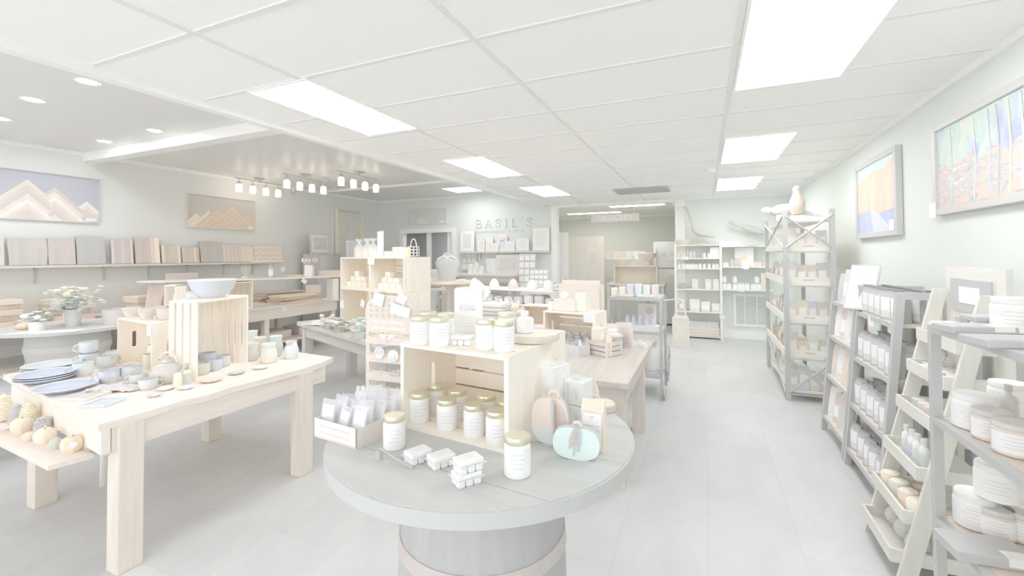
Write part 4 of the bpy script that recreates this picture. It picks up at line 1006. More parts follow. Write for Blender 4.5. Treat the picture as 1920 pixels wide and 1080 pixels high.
# slatted crate with a board across it
cr = (-6.42, 4.60, .83)
crate('wooden_crate', 'pale slatted crate on the plank table holding up a long board', (-6.30, 4.40, .801), PI / 2 * 0 + 1.1, .30, .34, .40, 'up')
t = thing('bracing_board', 'long pale board bridging the slatted crate and the cubby shelf', 'shelf', (-6.05, 5.05, 1.215), 1.19)
obj('board', b3(NB(), -.85, .95, -.16, .16, 0, .022), mat((249, 242, 230), .6, (242, 232, 218), 'woodx', .8), t)
tag(obj('support_block', b3(NB(), -.05, .05, -.12, .12, 0, .36), PINEZ, loc=(-5.80, 5.70, .83), rz=1.19), 'pine block under the right end of the long pale board', 'wood block')
bz = 1.238
def onb(u, v, z=bz): return on((-6.05, 5.05, 0), 1.19, u, v, z)
o = mk_bottle('wine_bottle', 'dark bottle with a white label standing on the long pale board', .036, .24, mat((206, 206, 208), .2), BLACK, lab=PAPER, neck=.36); o.location = onb(-.28, -.05); o.rotation_euler.z = face(o.location)
t = thing('wine_glass', 'stemmed glass holding up a round wooden board', 'wine glass', onb(-.10, -.03))
obj('bowl', lathe(NB(), [(.03, 0), (.03, .003), (.004, .006), (.004, .06), (.03, .085), (.042, .12), (.036, .16), (.034, .16), (.04, .12), (.028, .088), (0, .066)], n=24), clear((240, 240, 238), .5), t, True)
t = thing('serving_board', 'round-ended wooden board resting on the bottle and glass', 'serving board', onb(-.28, -.03, bz + .243), 1.19)
obj('board', bev(b3(NB(), -.25, .17, -.07, .07, 0, .018), .004, 1), mat((236, 228, 214), .5, (228, 219, 204), 'woodx', .8), t)
t = thing('utensil_crock', 'white square crock of wooden spoons on the long pale board', 'utensil holder', onb(.30, -.02), .6)
obj('crock', bev(b3(NB(), -.06, .06, -.06, .06, 0, .18), .004, 1), mat((244, 241, 242), .3), t)
for k, (a, c) in enumerate(((-.5, (246, 228, 206)), (-.25, (238, 218, 204)), (0, (236, 214, 200)), (.3, (216, 202, 198)), (.55, (214, 202, 198)))):
    bm = NB(); tube(bm, [(a * .06, 0, .1), (a * .16, 0, .24)], .006); ball(bm, (a * .20, 0, .265), .022, (1, .35, 1.6), 10, 8); obj('spoon', bm, mat(c, .6), t, True)
t = thing('dried_plant', 'tuft of dried green grass in a pot at the left end of the long board', 'plant', onb(-.62, -.02)); bm = NB(); random.seed(2)
for k in range(70):
    a = random.uniform(0, 2 * PI); r_ = random.uniform(.02, .09); tube(bm, [(0, 0, .02), (r_ * .5 * math.cos(a), r_ * .5 * math.sin(a), .10), (r_ * math.cos(a), r_ * math.sin(a), random.uniform(.12, .2))], [.004, .003, .001], 4)
obj('grass', bm, mat((226, 224, 210), .8), t); obj('pot', lathe(NB(), [(0, 0), (.05, 0), (.055, .03), (0, .03)], n=16), mat((226, 220, 212), .6), t, True)
stack('the small pile beside the bottle on the long pale board', *onb(.08, 0)[:2], 2, .36, .14, bz, 'small boards on the long pale board', [(246, 234, 216)], (.015, .02), .1)
t = thing('wooden_tray', 'brown wooden trough at the right end of the long pale board', 'tray', onb(.68, .0), 1.19 + .3)
bm = NB(); b3(bm, -.2, .2, -.07, .07, 0, .01); b3(bm, -.2, .2, -.07, -.06, .01, .09); b3(bm, -.2, .2, .06, .07, .01, .09); b3(bm, -.2, -.19, -.06, .06, .01, .09); b3(bm, .19, .2, -.06, .06, .01, .09)
obj('tray', bm, mat((232, 218, 206), .6, (224, 210, 198), 'woodx', 1), t)
card('price_card', 'small white price card hanging from the long pale board', onb(.15, -.165, bz - .09), .5, .08, .06, .6, 2)
card('price_card', 'white round tag on the front beam of the plank table', (-6.095, 5.0, .70), PI / 2, .09, .06, .0, 0)
tag(obj('picture_print', box(NB(), (0, 0, .07), (.24, .012, .14)), mat((243, 236, 228), .6, (226, 220, 218), 'noise', 3), loc=(-6.3, 5.75, .925), rz=.9), 'small landscape print on the boards under the long pale board', 'print')
# dark cabinet speaker, teal frame, picture, scroll against the left wall
py = Ywall(557, 0, -7.5)
t = thing('cabinet', 'dark tall cabinet against the left wall with a framed picture on top', 'cabinet', (-7.45, 7.05, 0), PI / 2)
obj('body', b3(NB(), -.32, .32, -.22, .22, 0, 1.62), mat((206, 205, 205), .6), t); obj('door', b3(NB(), -.30, .30, -.235, -.22, .05, 1.57), mat((209, 208, 208), .6), t)
t = thing('framed_picture', 'framed sunset landscape leaning on the wall above the dark cabinet', 'picture', (-7.5, 7.02, 1.623), PI / 2 + .12); t.rotation_euler.x = -.1
pw, ph_ = .56, .43
bm = NB(); b3(bm, -pw / 2, pw / 2, -.02, 0, 0, ph_); obj('frame', bm, mat((226, 216, 208), .5), t); obj('mat_board', b3(NB(), -pw / 2 + .03, pw / 2 - .03, -.023, -.02, .03, ph_ - .03), mat((250, 244, 236), .6), t)
obj('picture', b3(NB(), -pw / 2 + .085, pw / 2 - .085, -.025, -.023, .09, ph_ - .09), ramp_mat([(.3, (206, 202, 208)), (.45, (218, 222, 232)), (.55, (240, 224, 212)), (.7, (226, 228, 236))], 3, 3, 9, .4), t)
t = thing('glass_cabinet', 'grey green framed glass door leaning beside the dark cabinet', 'window frame', (-6.75, 7.35, .95), 1.0); t.rotation_euler.x = -.05
fw, fh = .50, .95
bm = NB(); b3(bm, -fw / 2, -fw / 2 + .05, -.03, 0, 0, fh); b3(bm, fw / 2 - .05, fw / 2, -.03, 0, 0, fh); b3(bm, -fw / 2 + .05, fw / 2 - .05, -.03, 0, 0, .06); b3(bm, -fw / 2 + .05, fw / 2 - .05, -.03, 0, fh - .05, fh)
obj('frame', bm, mat((221, 226, 224), .5), t); obj('pane', b3(NB(), -fw / 2 + .05, fw / 2 - .05, -.015, -.01, .06, fh - .05), mat((213, 216, 216), .15), t)
tag(obj('side_stand', b3(NB(), -.3, .3, -.2, .2, 0, .95), mat((214, 214, 212), .6), loc=(-6.75, 7.42, 0), rz=1.0), 'grey stand under the glass door beside the dark cabinet', 'stand')
t = thing('wall_scroll', 'hanging canvas scroll with a faint brown tree and gold side rails', 'wall art', (LX + .01, (Ywall(627, 0, -7.8) + Ywall(677, 0, -7.8)) / 2, 1.35), PI / 2)
sw = Ywall(677, 0, -7.8) - Ywall(627, 0, -7.8); shh = Zwall(650, 395, -7.8) - 1.35
obj('canvas', b3(NB(), -sw * .42, sw * .42, -.02, -.012, 0, shh), ramp_mat([(.3, (224, 218, 206)), (.48, (228, 224, 215)), (.6, (229, 228, 223)), (.8, (229, 228, 223))], 2.2, 2.2, 1.6, .6), t)
for sx in (-1, 1): obj('side_rail', b3(NB(), sx * sw * .46 - .03, sx * sw * .46 + .03, -.05, 0, 0, shh + .06), mat((247, 240, 214), .4), t)
obj('top_bar', b3(NB(), -sw * .42, sw * .42, -.03, 0, shh, shh + .05), mat((208, 209, 208), .5), t)
t = thing('desk_lamp', 'thin black task lamp in front of the hanging scroll', 'lamp', (-6.95, 8.0, 0))
bm = NB(); cyl(bm, (0, 0, 0), .1, .1, .02, 20); tube(bm, [(0, 0, .02), (0, 0, 1.78)], .010); obj('stand', bm, mat((212, 211, 208), .5), t)
bm = NB(); tube(bm, [(0, 0, 1.78), (.16, .03, 1.78)], .010); obj('arm', bm, mat((212, 211, 208), .5), t); obj('head', cyl(NB(), (.16, .03, 1.68), .022, .028, .10, 14), mat((212, 211, 208), .5), t)
# ---------------- barrel display at the left
px = (-6.639,2.568,0.390)
bc = (px[0] - .25, px[1] + .15)
bc = (-6.3, 2.50)
tag(obj('wooden_pallet', bev(box(NB(), (0, 0, .015), (.95, .9, .03)), .004, 1), mat((236, 226, 218), .6, (230, 219, 211), 'woody', .8), loc=(bc[0], bc[1], .361), rz=.1), 'brown wooden base board under the far left barrel', 'base board')
t = thing('half_barrel', 'grey half barrel with a wide dark round top and autumn flowers', 'barrel table', (bc[0], bc[1], .392))
BH = .44
obj('barrel_body', lathe(NB(), [(0, 0), (.30, 0), (.34, .2), (.33, BH - .03), (0, BH - .03)], n=36), mat((209, 209, 206), .7, (203, 203, 200), 'woodz', 1), t, True)
obj('hoop', lathe(NB(), [(.335, .2), (.345, .2), (.343, .26), (.333, .26)], n=36), mat((218, 212, 208), .6), t, True); obj('hoop', lathe(NB(), [(.312, .04), (.322, .04), (.330, .1), (.32, .1)], n=36), mat((212, 209, 205), .6), t, True)
obj('top', lathe(NB(), [(0, BH - .03), (.60, BH - .03), (.60, BH), (0, BH)], n=48), mat((212, 213, 211), .55, (206, 207, 205), 'woodx', .8), t)
bt = .392 + BH
def Zb(px, py):
    d = Vector((-.3979 + .9174 * (px - 960) / 830, .9174 + .3979 * (px - 960) / 830, (462 - py) / 830 + .0218 + .0061 * (px - 960) / 830)); k = (bt - 1.55) / d[2]; return (k * d[0], k * d[1], bt)
mk_pumpkin('mini_pumpkin', 'small bright orange pumpkin under white flowers on the left barrel', (bc[0] - .12, bc[1] - .30, bt), .085, .42, (254, 230, 204), (226, 232, 224), group='flower holders on the left barrel')
def mk_flowers(lb, p, pot, ph, fl, seed, spread=.16, hh=.18, n=26):
    random.seed(seed); t = thing('flower_arrangement', lb, 'flower arrangement', p, 0, 'flower arrangements on the left barrel')
    obj('pot', lathe(NB(), [(0, 0), (.06, 0), (.068, ph), (.06, ph), (0, ph * .9)], n=20), mat(pot, .4), t, True)
    bm = NB()
    for k in range(n):
        a = random.uniform(0, 2 * PI); r_ = random.uniform(.02, spread); z = ph + random.uniform(.0, hh)
        tube(bm, [(0, 0, ph * .8), (r_ * .5 * math.cos(a), r_ * .5 * math.sin(a), z * .8), (r_ * math.cos(a), r_ * math.sin(a), z)], [.003, .003, .002], 4)
        for q in range(3): ball(bm, (r_ * math.cos(a) + random.uniform(-.02, .02), r_ * math.sin(a) + random.uniform(-.02, .02), z + random.uniform(-.02, .02)), random.uniform(.018, .03), (1.3, 1, .35), 6, 4)
    obj('leaves', bm, mat((222, 226, 219), .7, (211, 216, 210), 'noise', 8), t)
    for c in fl:
        for k in range(2):
            a = random.uniform(0, 2 * PI); r_ = random.uniform(.03, spread * .8); z = ph + random.uniform(.04, hh)
            obj('flower', ball(NB(), (r_ * math.cos(a), r_ * math.sin(a) - .03, z), random.uniform(.026, .04), (1, 1, .7), 10, 8), mat(c, .7), t, True)
mk_flowers('white pot of pale flowers beside the small orange pumpkin', (bc[0] + .13, bc[1] - .30, bt), (240, 241, 241), .09, [(250, 246, 232)], 3, .10, .08, 14)
mk_flowers('tall leafy arrangement with a big peach bloom on the left barrel', (bc[0] + .12, bc[1] - .02, bt), (218, 216, 218), .18, [(250, 234, 208), (246, 242, 222), (240, 232, 206)], 5, .24, .24, 70)
mk_flowers('pink and white vase of greenery at the left of the tall arrangement', (bc[0] - .10, bc[1] + .05, bt), (248, 236, 234), .14, [(246, 242, 226)], 9, .15, .14, 22)
t = thing('wooden_bowl_stack', 'brown cylindrical pot at the right of the left barrel top', 'pot', (bc[0] + .34, bc[1] + .28, bt))
obj('pot', lathe(NB(), [(0, 0), (.13, 0), (.15, .16), (.14, .16), (.12, .02), (0, .02)], n=24), mat((220, 214, 210), .5), t, True)
tag(obj('table_runner', slab(NB(), [(-.25, -.12), (.3, -.16), (.32, .02), (-.2, .06)], 0, .003), mat((244, 241, 237), .7), loc=(bc[0] + .28, bc[1] - .30, bt), rz=.75), 'pale cloth strip along the front of the left barrel top', 'cloth')
# slab stool behind
t = thing('slab_stool', 'wooden stool with a dark oval top and thick slab legs', 'stool', (-6.45, 3.52, .80), .9)
TSc = mat((214, 215, 212), .5)
bm = NB(); lathe(bm, [(0, .43), (.2, .43), (.21, .445), (.2, .46), (0, .46)], n=28, sx=1.5, sy=1); obj('top', bm, TSc, t, True)
obj('leg', prism(NB(), [(-.22, 0), (-.02, 0), (-.05, .15), (-.0, .43), (-.18, .43), (-.2, .25)], -.05, .05), mat((234, 218, 204), .6, (226, 208, 196), 'woodz', .8), t)
obj('leg', prism(NB(), [(.04, 0), (.22, 0), (.24, .43), (.02, .43)], -.04, .04), mat((211, 213, 212), .6), t)

random.seed(12)
stack('the thick striped stack at the near end of the plank table', -6.95, 3.55, 3, .40, .40, .80, 'thick blocks on the plank table', [(244, 226, 208), (230, 212, 200), (250, 236, 216)], (.07, .09), .15)
stack('the thick striped stack beside the end slab on the plank table', -6.95, 4.02, 3, .42, .40, .80, 'thick blocks on the plank table', [(240, 222, 206), (222, 206, 198), (248, 232, 212)], (.06, .09), .25)

# ================================================================ grey plank table with the cubby shelf
A0 = (-4.612,3.957,0.760)
dx, dy = 1.7 / 1.83, -.68 / 1.83; RZ = math.atan2(dy, dx)
def gt(u, v, z): return (A0[0] + dx * u - dy * v, A0[1] + dy * u + dx * v, z)
t = thing('plank_table', 'grey weathered plank table in front of the cubby shelf', 'table', gt(1.0, .35, 0), RZ)
obj('tabletop', bev(b3(NB(), -1.0, 1.0, -.35, .38, .71, .76), .006, 1), GREYW, t)
obj('apron', b3(NB(), -.92, .92, -.30, -.26, .59, .71), mat((224, 221, 216), .6, (215, 212, 207), 'woodx', .8), t)
for u in (-.88, .88):
    for v in (-.26, .30): obj('leg', b3(NB(), u - .05, u + .05, v - .05, v + .05, 0, .71), mat((223, 220, 215), .6, (214, 211, 206), 'woodz', .8), t)
# cubby shelf: two by two crates
CW, CDp = .572, .32
CZR = -.28
c0_ = gt(.93, .14, .76); cs = (c0_[0] + CW * math.cos(CZR) - .16 * math.sin(CZR), c0_[1] + CW * math.sin(CZR) + .16 * math.cos(CZR), .76)
R1, R2 = .45, .335
def cubby(lb, u0, z0, h):
    c = on(cs, CZR, u0, 0, z0)
    t = thing('cubby_crate', lb, 'crate', c, CZR, 'pine crates stacked into a cubby shelf')
    for sx in (-1, 1): obj('end_panel', b3(NB(), sx * CW / 2 - (.016 if sx > 0 else 0), sx * CW / 2 + (.016 if sx < 0 else 0), -CDp / 2, CDp / 2, 0, h), mat((249, 242, 230), .6, (241, 233, 220), 'woodz', 1), t)
    obj('bottom', b3(NB(), -CW / 2 + .016, CW / 2 - .016, -CDp / 2, CDp / 2, 0, .014), PINE, t); obj('top', b3(NB(), -CW / 2 + .016, CW / 2 - .016, -CDp / 2, CDp / 2, h - .014, h), PINE, t)
    bm = NB(); n = 4; sw = (h - .028 - .008 * 4) / n
    for k in range(n): b3(bm, -CW / 2 + .016, CW / 2 - .016, CDp / 2 - .01, CDp / 2, .014 + k * (sw + .009), .014 + k * (sw + .009) + sw)
    obj('back', bm, PINE, t)
cubby('lower left pine crate of the cubby shelf, behind the flowers', -CW / 2, .761, R1)
cubby('lower right pine crate of the cubby shelf', CW / 2 + .002, .761, R1)
cubby('upper left pine crate of the cubby shelf with stacked soap boxes', -CW / 2, .761 + R1 + .001, R2)
cubby('upper right pine crate of the cubby shelf with stacked soap boxes', CW / 2 + .002, .761 + R1 + .001, R2)
z2 = .761 + R1 + .015; TT = .761 + R1 + R2 + .001
random.seed(21)
def soap(u, v, z, c, lb, grp):
    t = thing('soap_box', lb, 'soap box', on(cs, CZR, u, v, z), CZR, grp)
    obj('carton', bev(box(NB(), (0, 0, .028), (.085, .06, .056)), .002, 1), mat(c, .6), t)
    obj('label', box(NB(), (0, -.0306, .014), (.04, .0008, .006)), mat((216, 208, 200), .6), t)
for side, us in (('left', (-.48, -.38, -.28, -.18)), ('right', (.12, .22, .32, .42))):
    for row, (zz, n) in enumerate(((0, 4), (.057, 3), (.114, 1))):
        for k in range(n):
            u = us[k] + (.045 * row if side == 'left' else .03 * row)
            c = random.choice([(248, 240, 228), (250, 245, 236), (240, 232, 222), (246, 236, 222)])
            soap(u, -.08 + .02 * row, z2 + zz, c, '%s soap box from the left, %s row, %s upper cubby' % (ORD[k], ('bottom', 'second', 'top')[row], side), 'soap boxes in the upper cubbies')
# things on top of the cubby shelf
def mk_cookiebag(lb, u):
    t = thing('treat_bag', lb, 'bag', on(cs, CZR, u, -.06, TT), CZR, 'clear treat bags on the cubby shelf')
    obj('contents', bev(box(NB(), (0, 0, .045), (.085, .05, .09)), .006, 1), mat((246, 238, 226), .5, (238, 226, 212), 'noise', 12), t)
    bm = NB(); lathe(bm, [(.055, .0), (.055, .09), (.035, .13), (.012, .15), (.03, .18), (.045, .20)], n=12); obj('wrapper', bm, clear((248, 248, 248), .35), t, True)
    obj('tie', torus(NB(), (0, 0, .15), .013, .003, M=Matrix.Rotation(PI / 2, 4, 'X')), mat((236, 228, 214), .6), t)
mk_cookiebag('left clear bag of treats tied at the top, on the cubby shelf', -.20); mk_cookiebag('right clear bag of treats tied at the top, on the cubby shelf', -.09)
mk_cookiebag('clear treat bag at the left end of the cubby shelf', -.36)
t = thing('menu_sign', 'tall narrow white sign standing on the cubby shelf', 'sign', on(cs, CZR, .02, -.05, TT), CZR); obj('board', bev(b3(NB(), -.05, .05, 0, .01, 0, .27), .001, 1), WHITE, t); obj('stand', b3(NB(), -.04, .04, -.02, .03, 0, .006), WHITE, t)
for k, (u, w_, h, c, lb) in enumerate(((.17, .10, .06, (238, 232, 226), 'low brown and white carton beside the tall narrow sign'), (.31, .10, .10, (247, 240, 224), 'square cream carton on the cubby shelf'), (.42, .09, .095, (246, 238, 220), 'pale tan carton left of the wire basket'))):
    tag(obj('carton', bev(box(NB(), (0, 0, h / 2), (w_ * .85, .07, h)), .002, 1), mat(c, .6), loc=on(cs, CZR, u, -.04, TT), rz=CZR), lb, 'carton')
t = thing('wire_basket', 'small cream wire basket with a tall hoop handle on the cubby shelf', 'basket', on(cs, CZR, .51, -.0, TT), CZR)
bm = NB()
for k in range(4): torus(bm, (0, 0, .01 + .03 * k), .055, .003, M=Matrix.Rotation(PI / 2, 4, 'X'), n=14)
for k in range(10): a = 2 * PI * k / 10; tube(bm, [(.055 * math.cos(a), .055 * math.sin(a), .01), (.055 * math.cos(a), .055 * math.sin(a), .10)], .0025, 5)
obj('basket', bm, mat((248, 242, 226), .5), t); obj('handle', torus(NB(), (0, 0, .10), .045, .0045, a0=0, a1=PI, M=Matrix.Diagonal((1, 1, 1.7, 1))), mat((250, 244, 230), .5), t)
for k in range(5):
    o = mk_bottle('glass_jar', ['leftmost', 'second', 'middle', 'fourth', 'rightmost'][k] + ' of the small glass jars at the back of the cubby shelf', .028, .085, clear((240, 240, 238), .6), mat((226, 226, 222), .4), 'small glass jars on the cubby shelf', neck=.8, cat='jar'); o.location = on(cs, CZR, -.50 + .07 * k, .09, TT)
card('price_card', 'white price card hanging from the upper middle of the cubby shelf', on(cs, CZR, .03, -CDp / 2 - .004, TT - .075), CZR, .12, .075, .05, 3)
card('price_card', 'square white price card at the left of the flowers, on the cubby shelf', on(cs, CZR, -.53, -CDp / 2 - .004, .99), CZR, .08, .085, .02, 2)
card('price_card', 'white tag tilted inside the lower left cubby', on(cs, CZR, -.14, -CDp / 2 - .004, 1.03), CZR, .07, .075, .4, 2)
t = thing('framed_print', 'small white framed print inside the lower left cubby', 'print', on(cs, CZR, -.12, -.10, .777), CZR)
obj('frame', b3(NB(), -.06, .06, 0, .012, 0, .22), mat((240, 239, 236), .5), t); obj('print', b3(NB(), -.045, .045, -.002, 0, .02, .2), mat((238, 230, 220), .6, (246, 240, 228), 'noise', 5), t)
# cloths and flowers on the grey table
random.seed(8)
for lb, u, v, s_ in (('white crumpled napkin further back on the grey plank table', .33, .20, .16), ('white napkin nearer the front of the grey plank table', .45, .08, .18)):
    bm = NB(); bmesh.ops.create_grid(bm, x_segments=8, y_segments=6, size=.5)
    for v_ in bm.verts: v_.co.x *= s_ * 2; v_.co.y *= s_; v_.co.z = .004 + random.random() * .012
    bmesh.ops.solidify(bm, geom=bm.faces[:], thickness=.002)
    tag(obj('napkin', bm, mat((249, 246, 242), .8), loc=gt(u, v, .762), rz=RZ + .3), lb, 'napkin', 'white napkins on the grey table')
def bush(lb, p, r, h, leafc, fl, seed, pot=None, grp=None, cat='flower arrangement'):
    random.seed(seed); t = thing('flower_bunch', lb, cat, p, 0, grp); bm = NB()
    for k in range(60):
        a = random.uniform(0, 2 * PI); q = r * math.sqrt(random.random()); z = h * (.25 + .7 * random.random() * (1 - .5 * q / r))
        ball(bm, (q * math.cos(a), q * math.sin(a), z), random.uniform(.014, .024), (1.3, 1, .5), 6, 4)
    tube(bm, [(0, 0, 0), (0, 0, h * .5)], .012, 6)
    obj('leaves', bm, mat(leafc, .7, tuple(v - 9 for v in leafc), 'noise', 9), t)
    for k, c in enumerate(fl):
        a = random.uniform(PI, 2 * PI); q = r * random.uniform(.4, .95)
        obj('flower', ball(NB(), (q * math.cos(a), q * math.sin(a), h * random.uniform(.5, 1)), random.uniform(.018, .03), (1, 1, .8), 8, 6), mat(c, .7), t, True)
    if pot: obj('pot', lathe(NB(), [(0, 0), (.05, 0), (.06, .07), (0, .07)], n=16), mat(pot, .4), t, True)
bush('pink and white blooms in a black pot on the grey table', gt(.84, .06, .76), .10, .15, (226, 228, 222), [(250, 240, 238), (248, 244, 240), (246, 232, 230), (244, 238, 230)], 4, (206, 206, 208), 'flower bunches on the grey plank table')
bush('cream hydrangea bunch with grey green leaves on the grey table', gt(1.12, .05, .76), .12, .19, (220, 226, 220), [(250, 247, 224), (248, 246, 230), (250, 246, 222), (246, 244, 226), (248, 244, 230)], 6, (208, 209, 209), 'flower bunches on the grey plank table')
bush('pale green succulent bush behind the air freshener rack', gt(1.62, .03, .76), .12, .25, (224, 234, 230), [], 7, (230, 228, 224), 'flower bunches on the grey plank table')
t = thing('candlestick', 'tall ornate gold candlestick behind the jar crate', 'candlestick', gt(1.95, .10, .76))
obj('stem', lathe(NB(), [(0, 0), (.05, 0), (.05, .01), (.02, .03), (.012, .09), (.03, .12), (.012, .15), (.01, .24), (.03, .27), (.012, .30), (.012, .38), (.03, .41), (.015, .43), (.035, .46), (0, .46)], n=20), GOLD, t, True)

# ================================================================ middle of the shop: pedestal table, bust, plush toys
def simple_table(name, lb, x, y, w, d, h, rz, top, leg, th=.04, lt=.06, ap=0, cat='table'):
    t = thing(name, lb, cat, (x, y, 0), rz)
    obj('tabletop', bev(b3(NB(), -w / 2, w / 2, -d / 2, d / 2, h - th, h), .004, 1), top, t)
    if ap:
        bm = NB(); b3(bm, -w / 2 + .04, w / 2 - .04, -d / 2 + .03, -d / 2 + .05, h - th - ap, h - th); b3(bm, w / 2 - .05, w / 2 - .03, -d / 2 + .05, d / 2 - .05, h - th - ap, h - th); obj('apron', bm, leg, t)
    for sx in (-1, 1):
        for sy in (-1, 1): obj('leg', b3(NB(), sx * (w / 2 - .05) - lt / 2, sx * (w / 2 - .05) + lt / 2, sy * (d / 2 - .05) - lt / 2, sy * (d / 2 - .05) + lt / 2, 0, h - th), leg, t)
    return t
# round pedestal table with the black bust
PX, PY = -3.45, 5.65
t = thing('pedestal_table', 'small round wooden pedestal table carrying the black necklace bust', 'table', (PX, PY, 0))
obj('top', cyl(NB(), (0, 0, 1.155), .33, .33, .035, 36), mat((238, 229, 216), .5, (230, 220, 206), 'woodx', .7), t); obj('column', lathe(NB(), [(0, 0), (.25, 0), (.24, .03), (.05, .08), (.04, .4), (.06, .7), (.04, 1.0), (.10, 1.155), (0, 1.155)], n=24), mat((230, 226, 218), .5), t, True)
t = thing('jewelry_bust', 'black velvet necklace bust with a pale collar strip', 'display bust', (PX - .05, PY, 1.191), face((PX, PY)))
bm = NB(); lathe(bm, [(0, 0), (.11, 0), (.12, .06), (.15, .20), (.165, .27), (.12, .34), (.055, .37), (.05, .42), (0, .425)], n=24, sx=1.1, sy=.6); obj('bust', bm, mat((196, 196, 197), .8), t, True)
obj('collar', tube(NB(), [(-.14, -.05, .32), (-.05, -.07, .37), (0, -.07, .33), (.05, -.07, .37), (.14, -.05, .32)], .012), mat((248, 244, 236), .6), t)
for k, (u, c, lb) in enumerate(((-.30, (240, 234, 222), 'small cream trinket dish left of the black bust'), (.27, (250, 246, 236), 'white ring holder right of the black bust'))):
    mk_plate('trinket_dish', lb, (PX + u * .8, PY - .05, 1.191), .05, c, tuple(v - 8 for v in c), None, h=.03, cat='dish')
# second table: plush toys on a long low display
t = simple_table('display_table', 'long display table under the plush toys and sign board', -2.92, 4.78, 1.9, .72, .78, RZ * .4, mat((232, 227, 221), .6, (224, 219, 213), 'woodx', .8), mat((214, 211, 208), .6))
random.seed(31)
def plush(lb, p, r, c, c2, ears=True, rz=0, body=1.0):
    t = thing('plush_toy', lb, 'plush toy', p, rz, 'plush toys and dolls on the display table')
    obj('body', ball(NB(), (0, 0, r * .85), r, (1, .85, .95 * body)), mat(c, .9), t, True)
    obj('head', ball(NB(), (0, -r * .15, r * 2.0), r * .72), mat(c2, .9), t, True)
    for sx in (-1, 1):
        if ears: obj('ear', ball(NB(), (sx * r * .5, -r * .1, r * 2.7), r * .24, (1, .6, 1.5), 8, 6), mat(c2, .9), t, True)
        obj('arm', ball(NB(), (sx * r * .95, -r * .4, r * 1.0), r * .32, (1, 1, 1.5), 8, 6), mat(c, .9), t, True); obj('foot', ball(NB(), (sx * r * .5, -r * .9, r * .25), r * .34, (1, 1.3, .8), 8, 6), mat(c2, .9), t, True)
Q = [(884, 560, .075, (232, 226, 234), (248, 230, 226), 'lavender and pink plush toy at the left of the group'), (903, 566, .09, (222, 222, 240), (214, 214, 232), 'cobalt blue plush doll with pompom ears'),
     (925, 570, .085, (218, 226, 244), (238, 224, 234), 'sky blue plush toy nearest the sign board'), (945, 566, .085, (246, 234, 234), (248, 238, 226), 'pale pink plush toy'), (966, 562, .08, (250, 244, 226), (248, 236, 220), 'pale yellow plush toy'),
     (912, 592, .07, (224, 232, 246), (246, 234, 238), 'light blue plush toy in the front row'), (936, 597, .07, (232, 238, 248), (248, 248, 250), 'white and blue plush toy in the front row'), (956, 596, .07, (222, 236, 240), (250, 232, 232), 'turquoise plush toy in the front row'), (976, 588, .07, (248, 240, 220), (244, 226, 220), 'cream plush toy at the right of the front row')]
for px, py, r, c, c2, lb in Q:
    d = Vector((-.3979 + .9174 * (px - 960) / 830, .9174 + .3979 * (px - 960) / 830, (462 - py) / 830 + .0218)); k = 4.85 if py < 580 else 4.5
    k = k / d[1]; plush(lb, (k * d[0], k * d[1], .78), r, c, c2, rz=0)
# clear bins above the toys
t = thing('tiered_stand', 'white two-tier stand with hats and dolls behind the plush toys', 'display stand', (-2.35, 5.35, 0), RZ * .4)
for z in (.95, 1.13): obj('tray', bev(b3(NB(), -.75, .75, -.2, .2, z - .02, z), .003, 1), mat((242, 242, 241), .4), t)
for sx in (-1, 1): obj('upright', b3(NB(), sx * .72 - .02, sx * .72 + .02, -.18, .18, 0, 1.13), mat((230, 230, 229), .5), t)
for k, (u, c, lb) in enumerate(((-.55, (248, 247, 232), 'cream knitted hat at the left on the white tiered stand'), (-.22, (248, 242, 222), 'yellow knitted hat on the white tiered stand'), (.08, (240, 214, 212), 'small red knitted hat with dots on the white tiered stand'), (.36, (244, 234, 230), 'pink and white knitted hat on the white tiered stand'), (.6, (236, 234, 232), 'grey knitted hat at the right of the white tiered stand'))):
    c_ = on((-2.35, 5.35, 0), RZ * .4, u, -.05, 1.13); t = thing('knitted_hat', lb, 'hat', c_, 0, 'knitted hats on the white stand')
    obj('crown', lathe(NB(), [(0, 0), (.07, 0), (.065, .045), (.045, .095), (.015, .12), (0, .12)], n=20), mat(c, .9, tuple(v - 8 for v in c), 'noise', 14), t, True); obj('brim', lathe(NB(), [(.065, 0), (.075, .008), (.072, .028), (.062, .028)], n=20), mat(tuple(v - 6 for v in c), .9), t, True)
random.seed(17)
for k in range(10):
    u = -.68 + .15 * k; c = random.choice([(240, 236, 232), (246, 244, 242), (230, 228, 228), (244, 226, 224), (236, 240, 242), (226, 224, 222)]); h = random.uniform(.07, .12)
    c_ = on((-2.35, 5.35, 0), RZ * .4, u, -.08, .951)
    tag(obj('folded_cloth', bev(box(NB(), (0, 0, h / 2), (.13, .2, h)), .015, 2), mat(c, .9, tuple(v - 7 for v in c), 'woodx', 1.5), loc=c_, rz=RZ * .4), ORD[k] + ' folded knit from the left on the lower tray of the tiered stand', 'folded cloth', 'folded knits on the tiered stand')
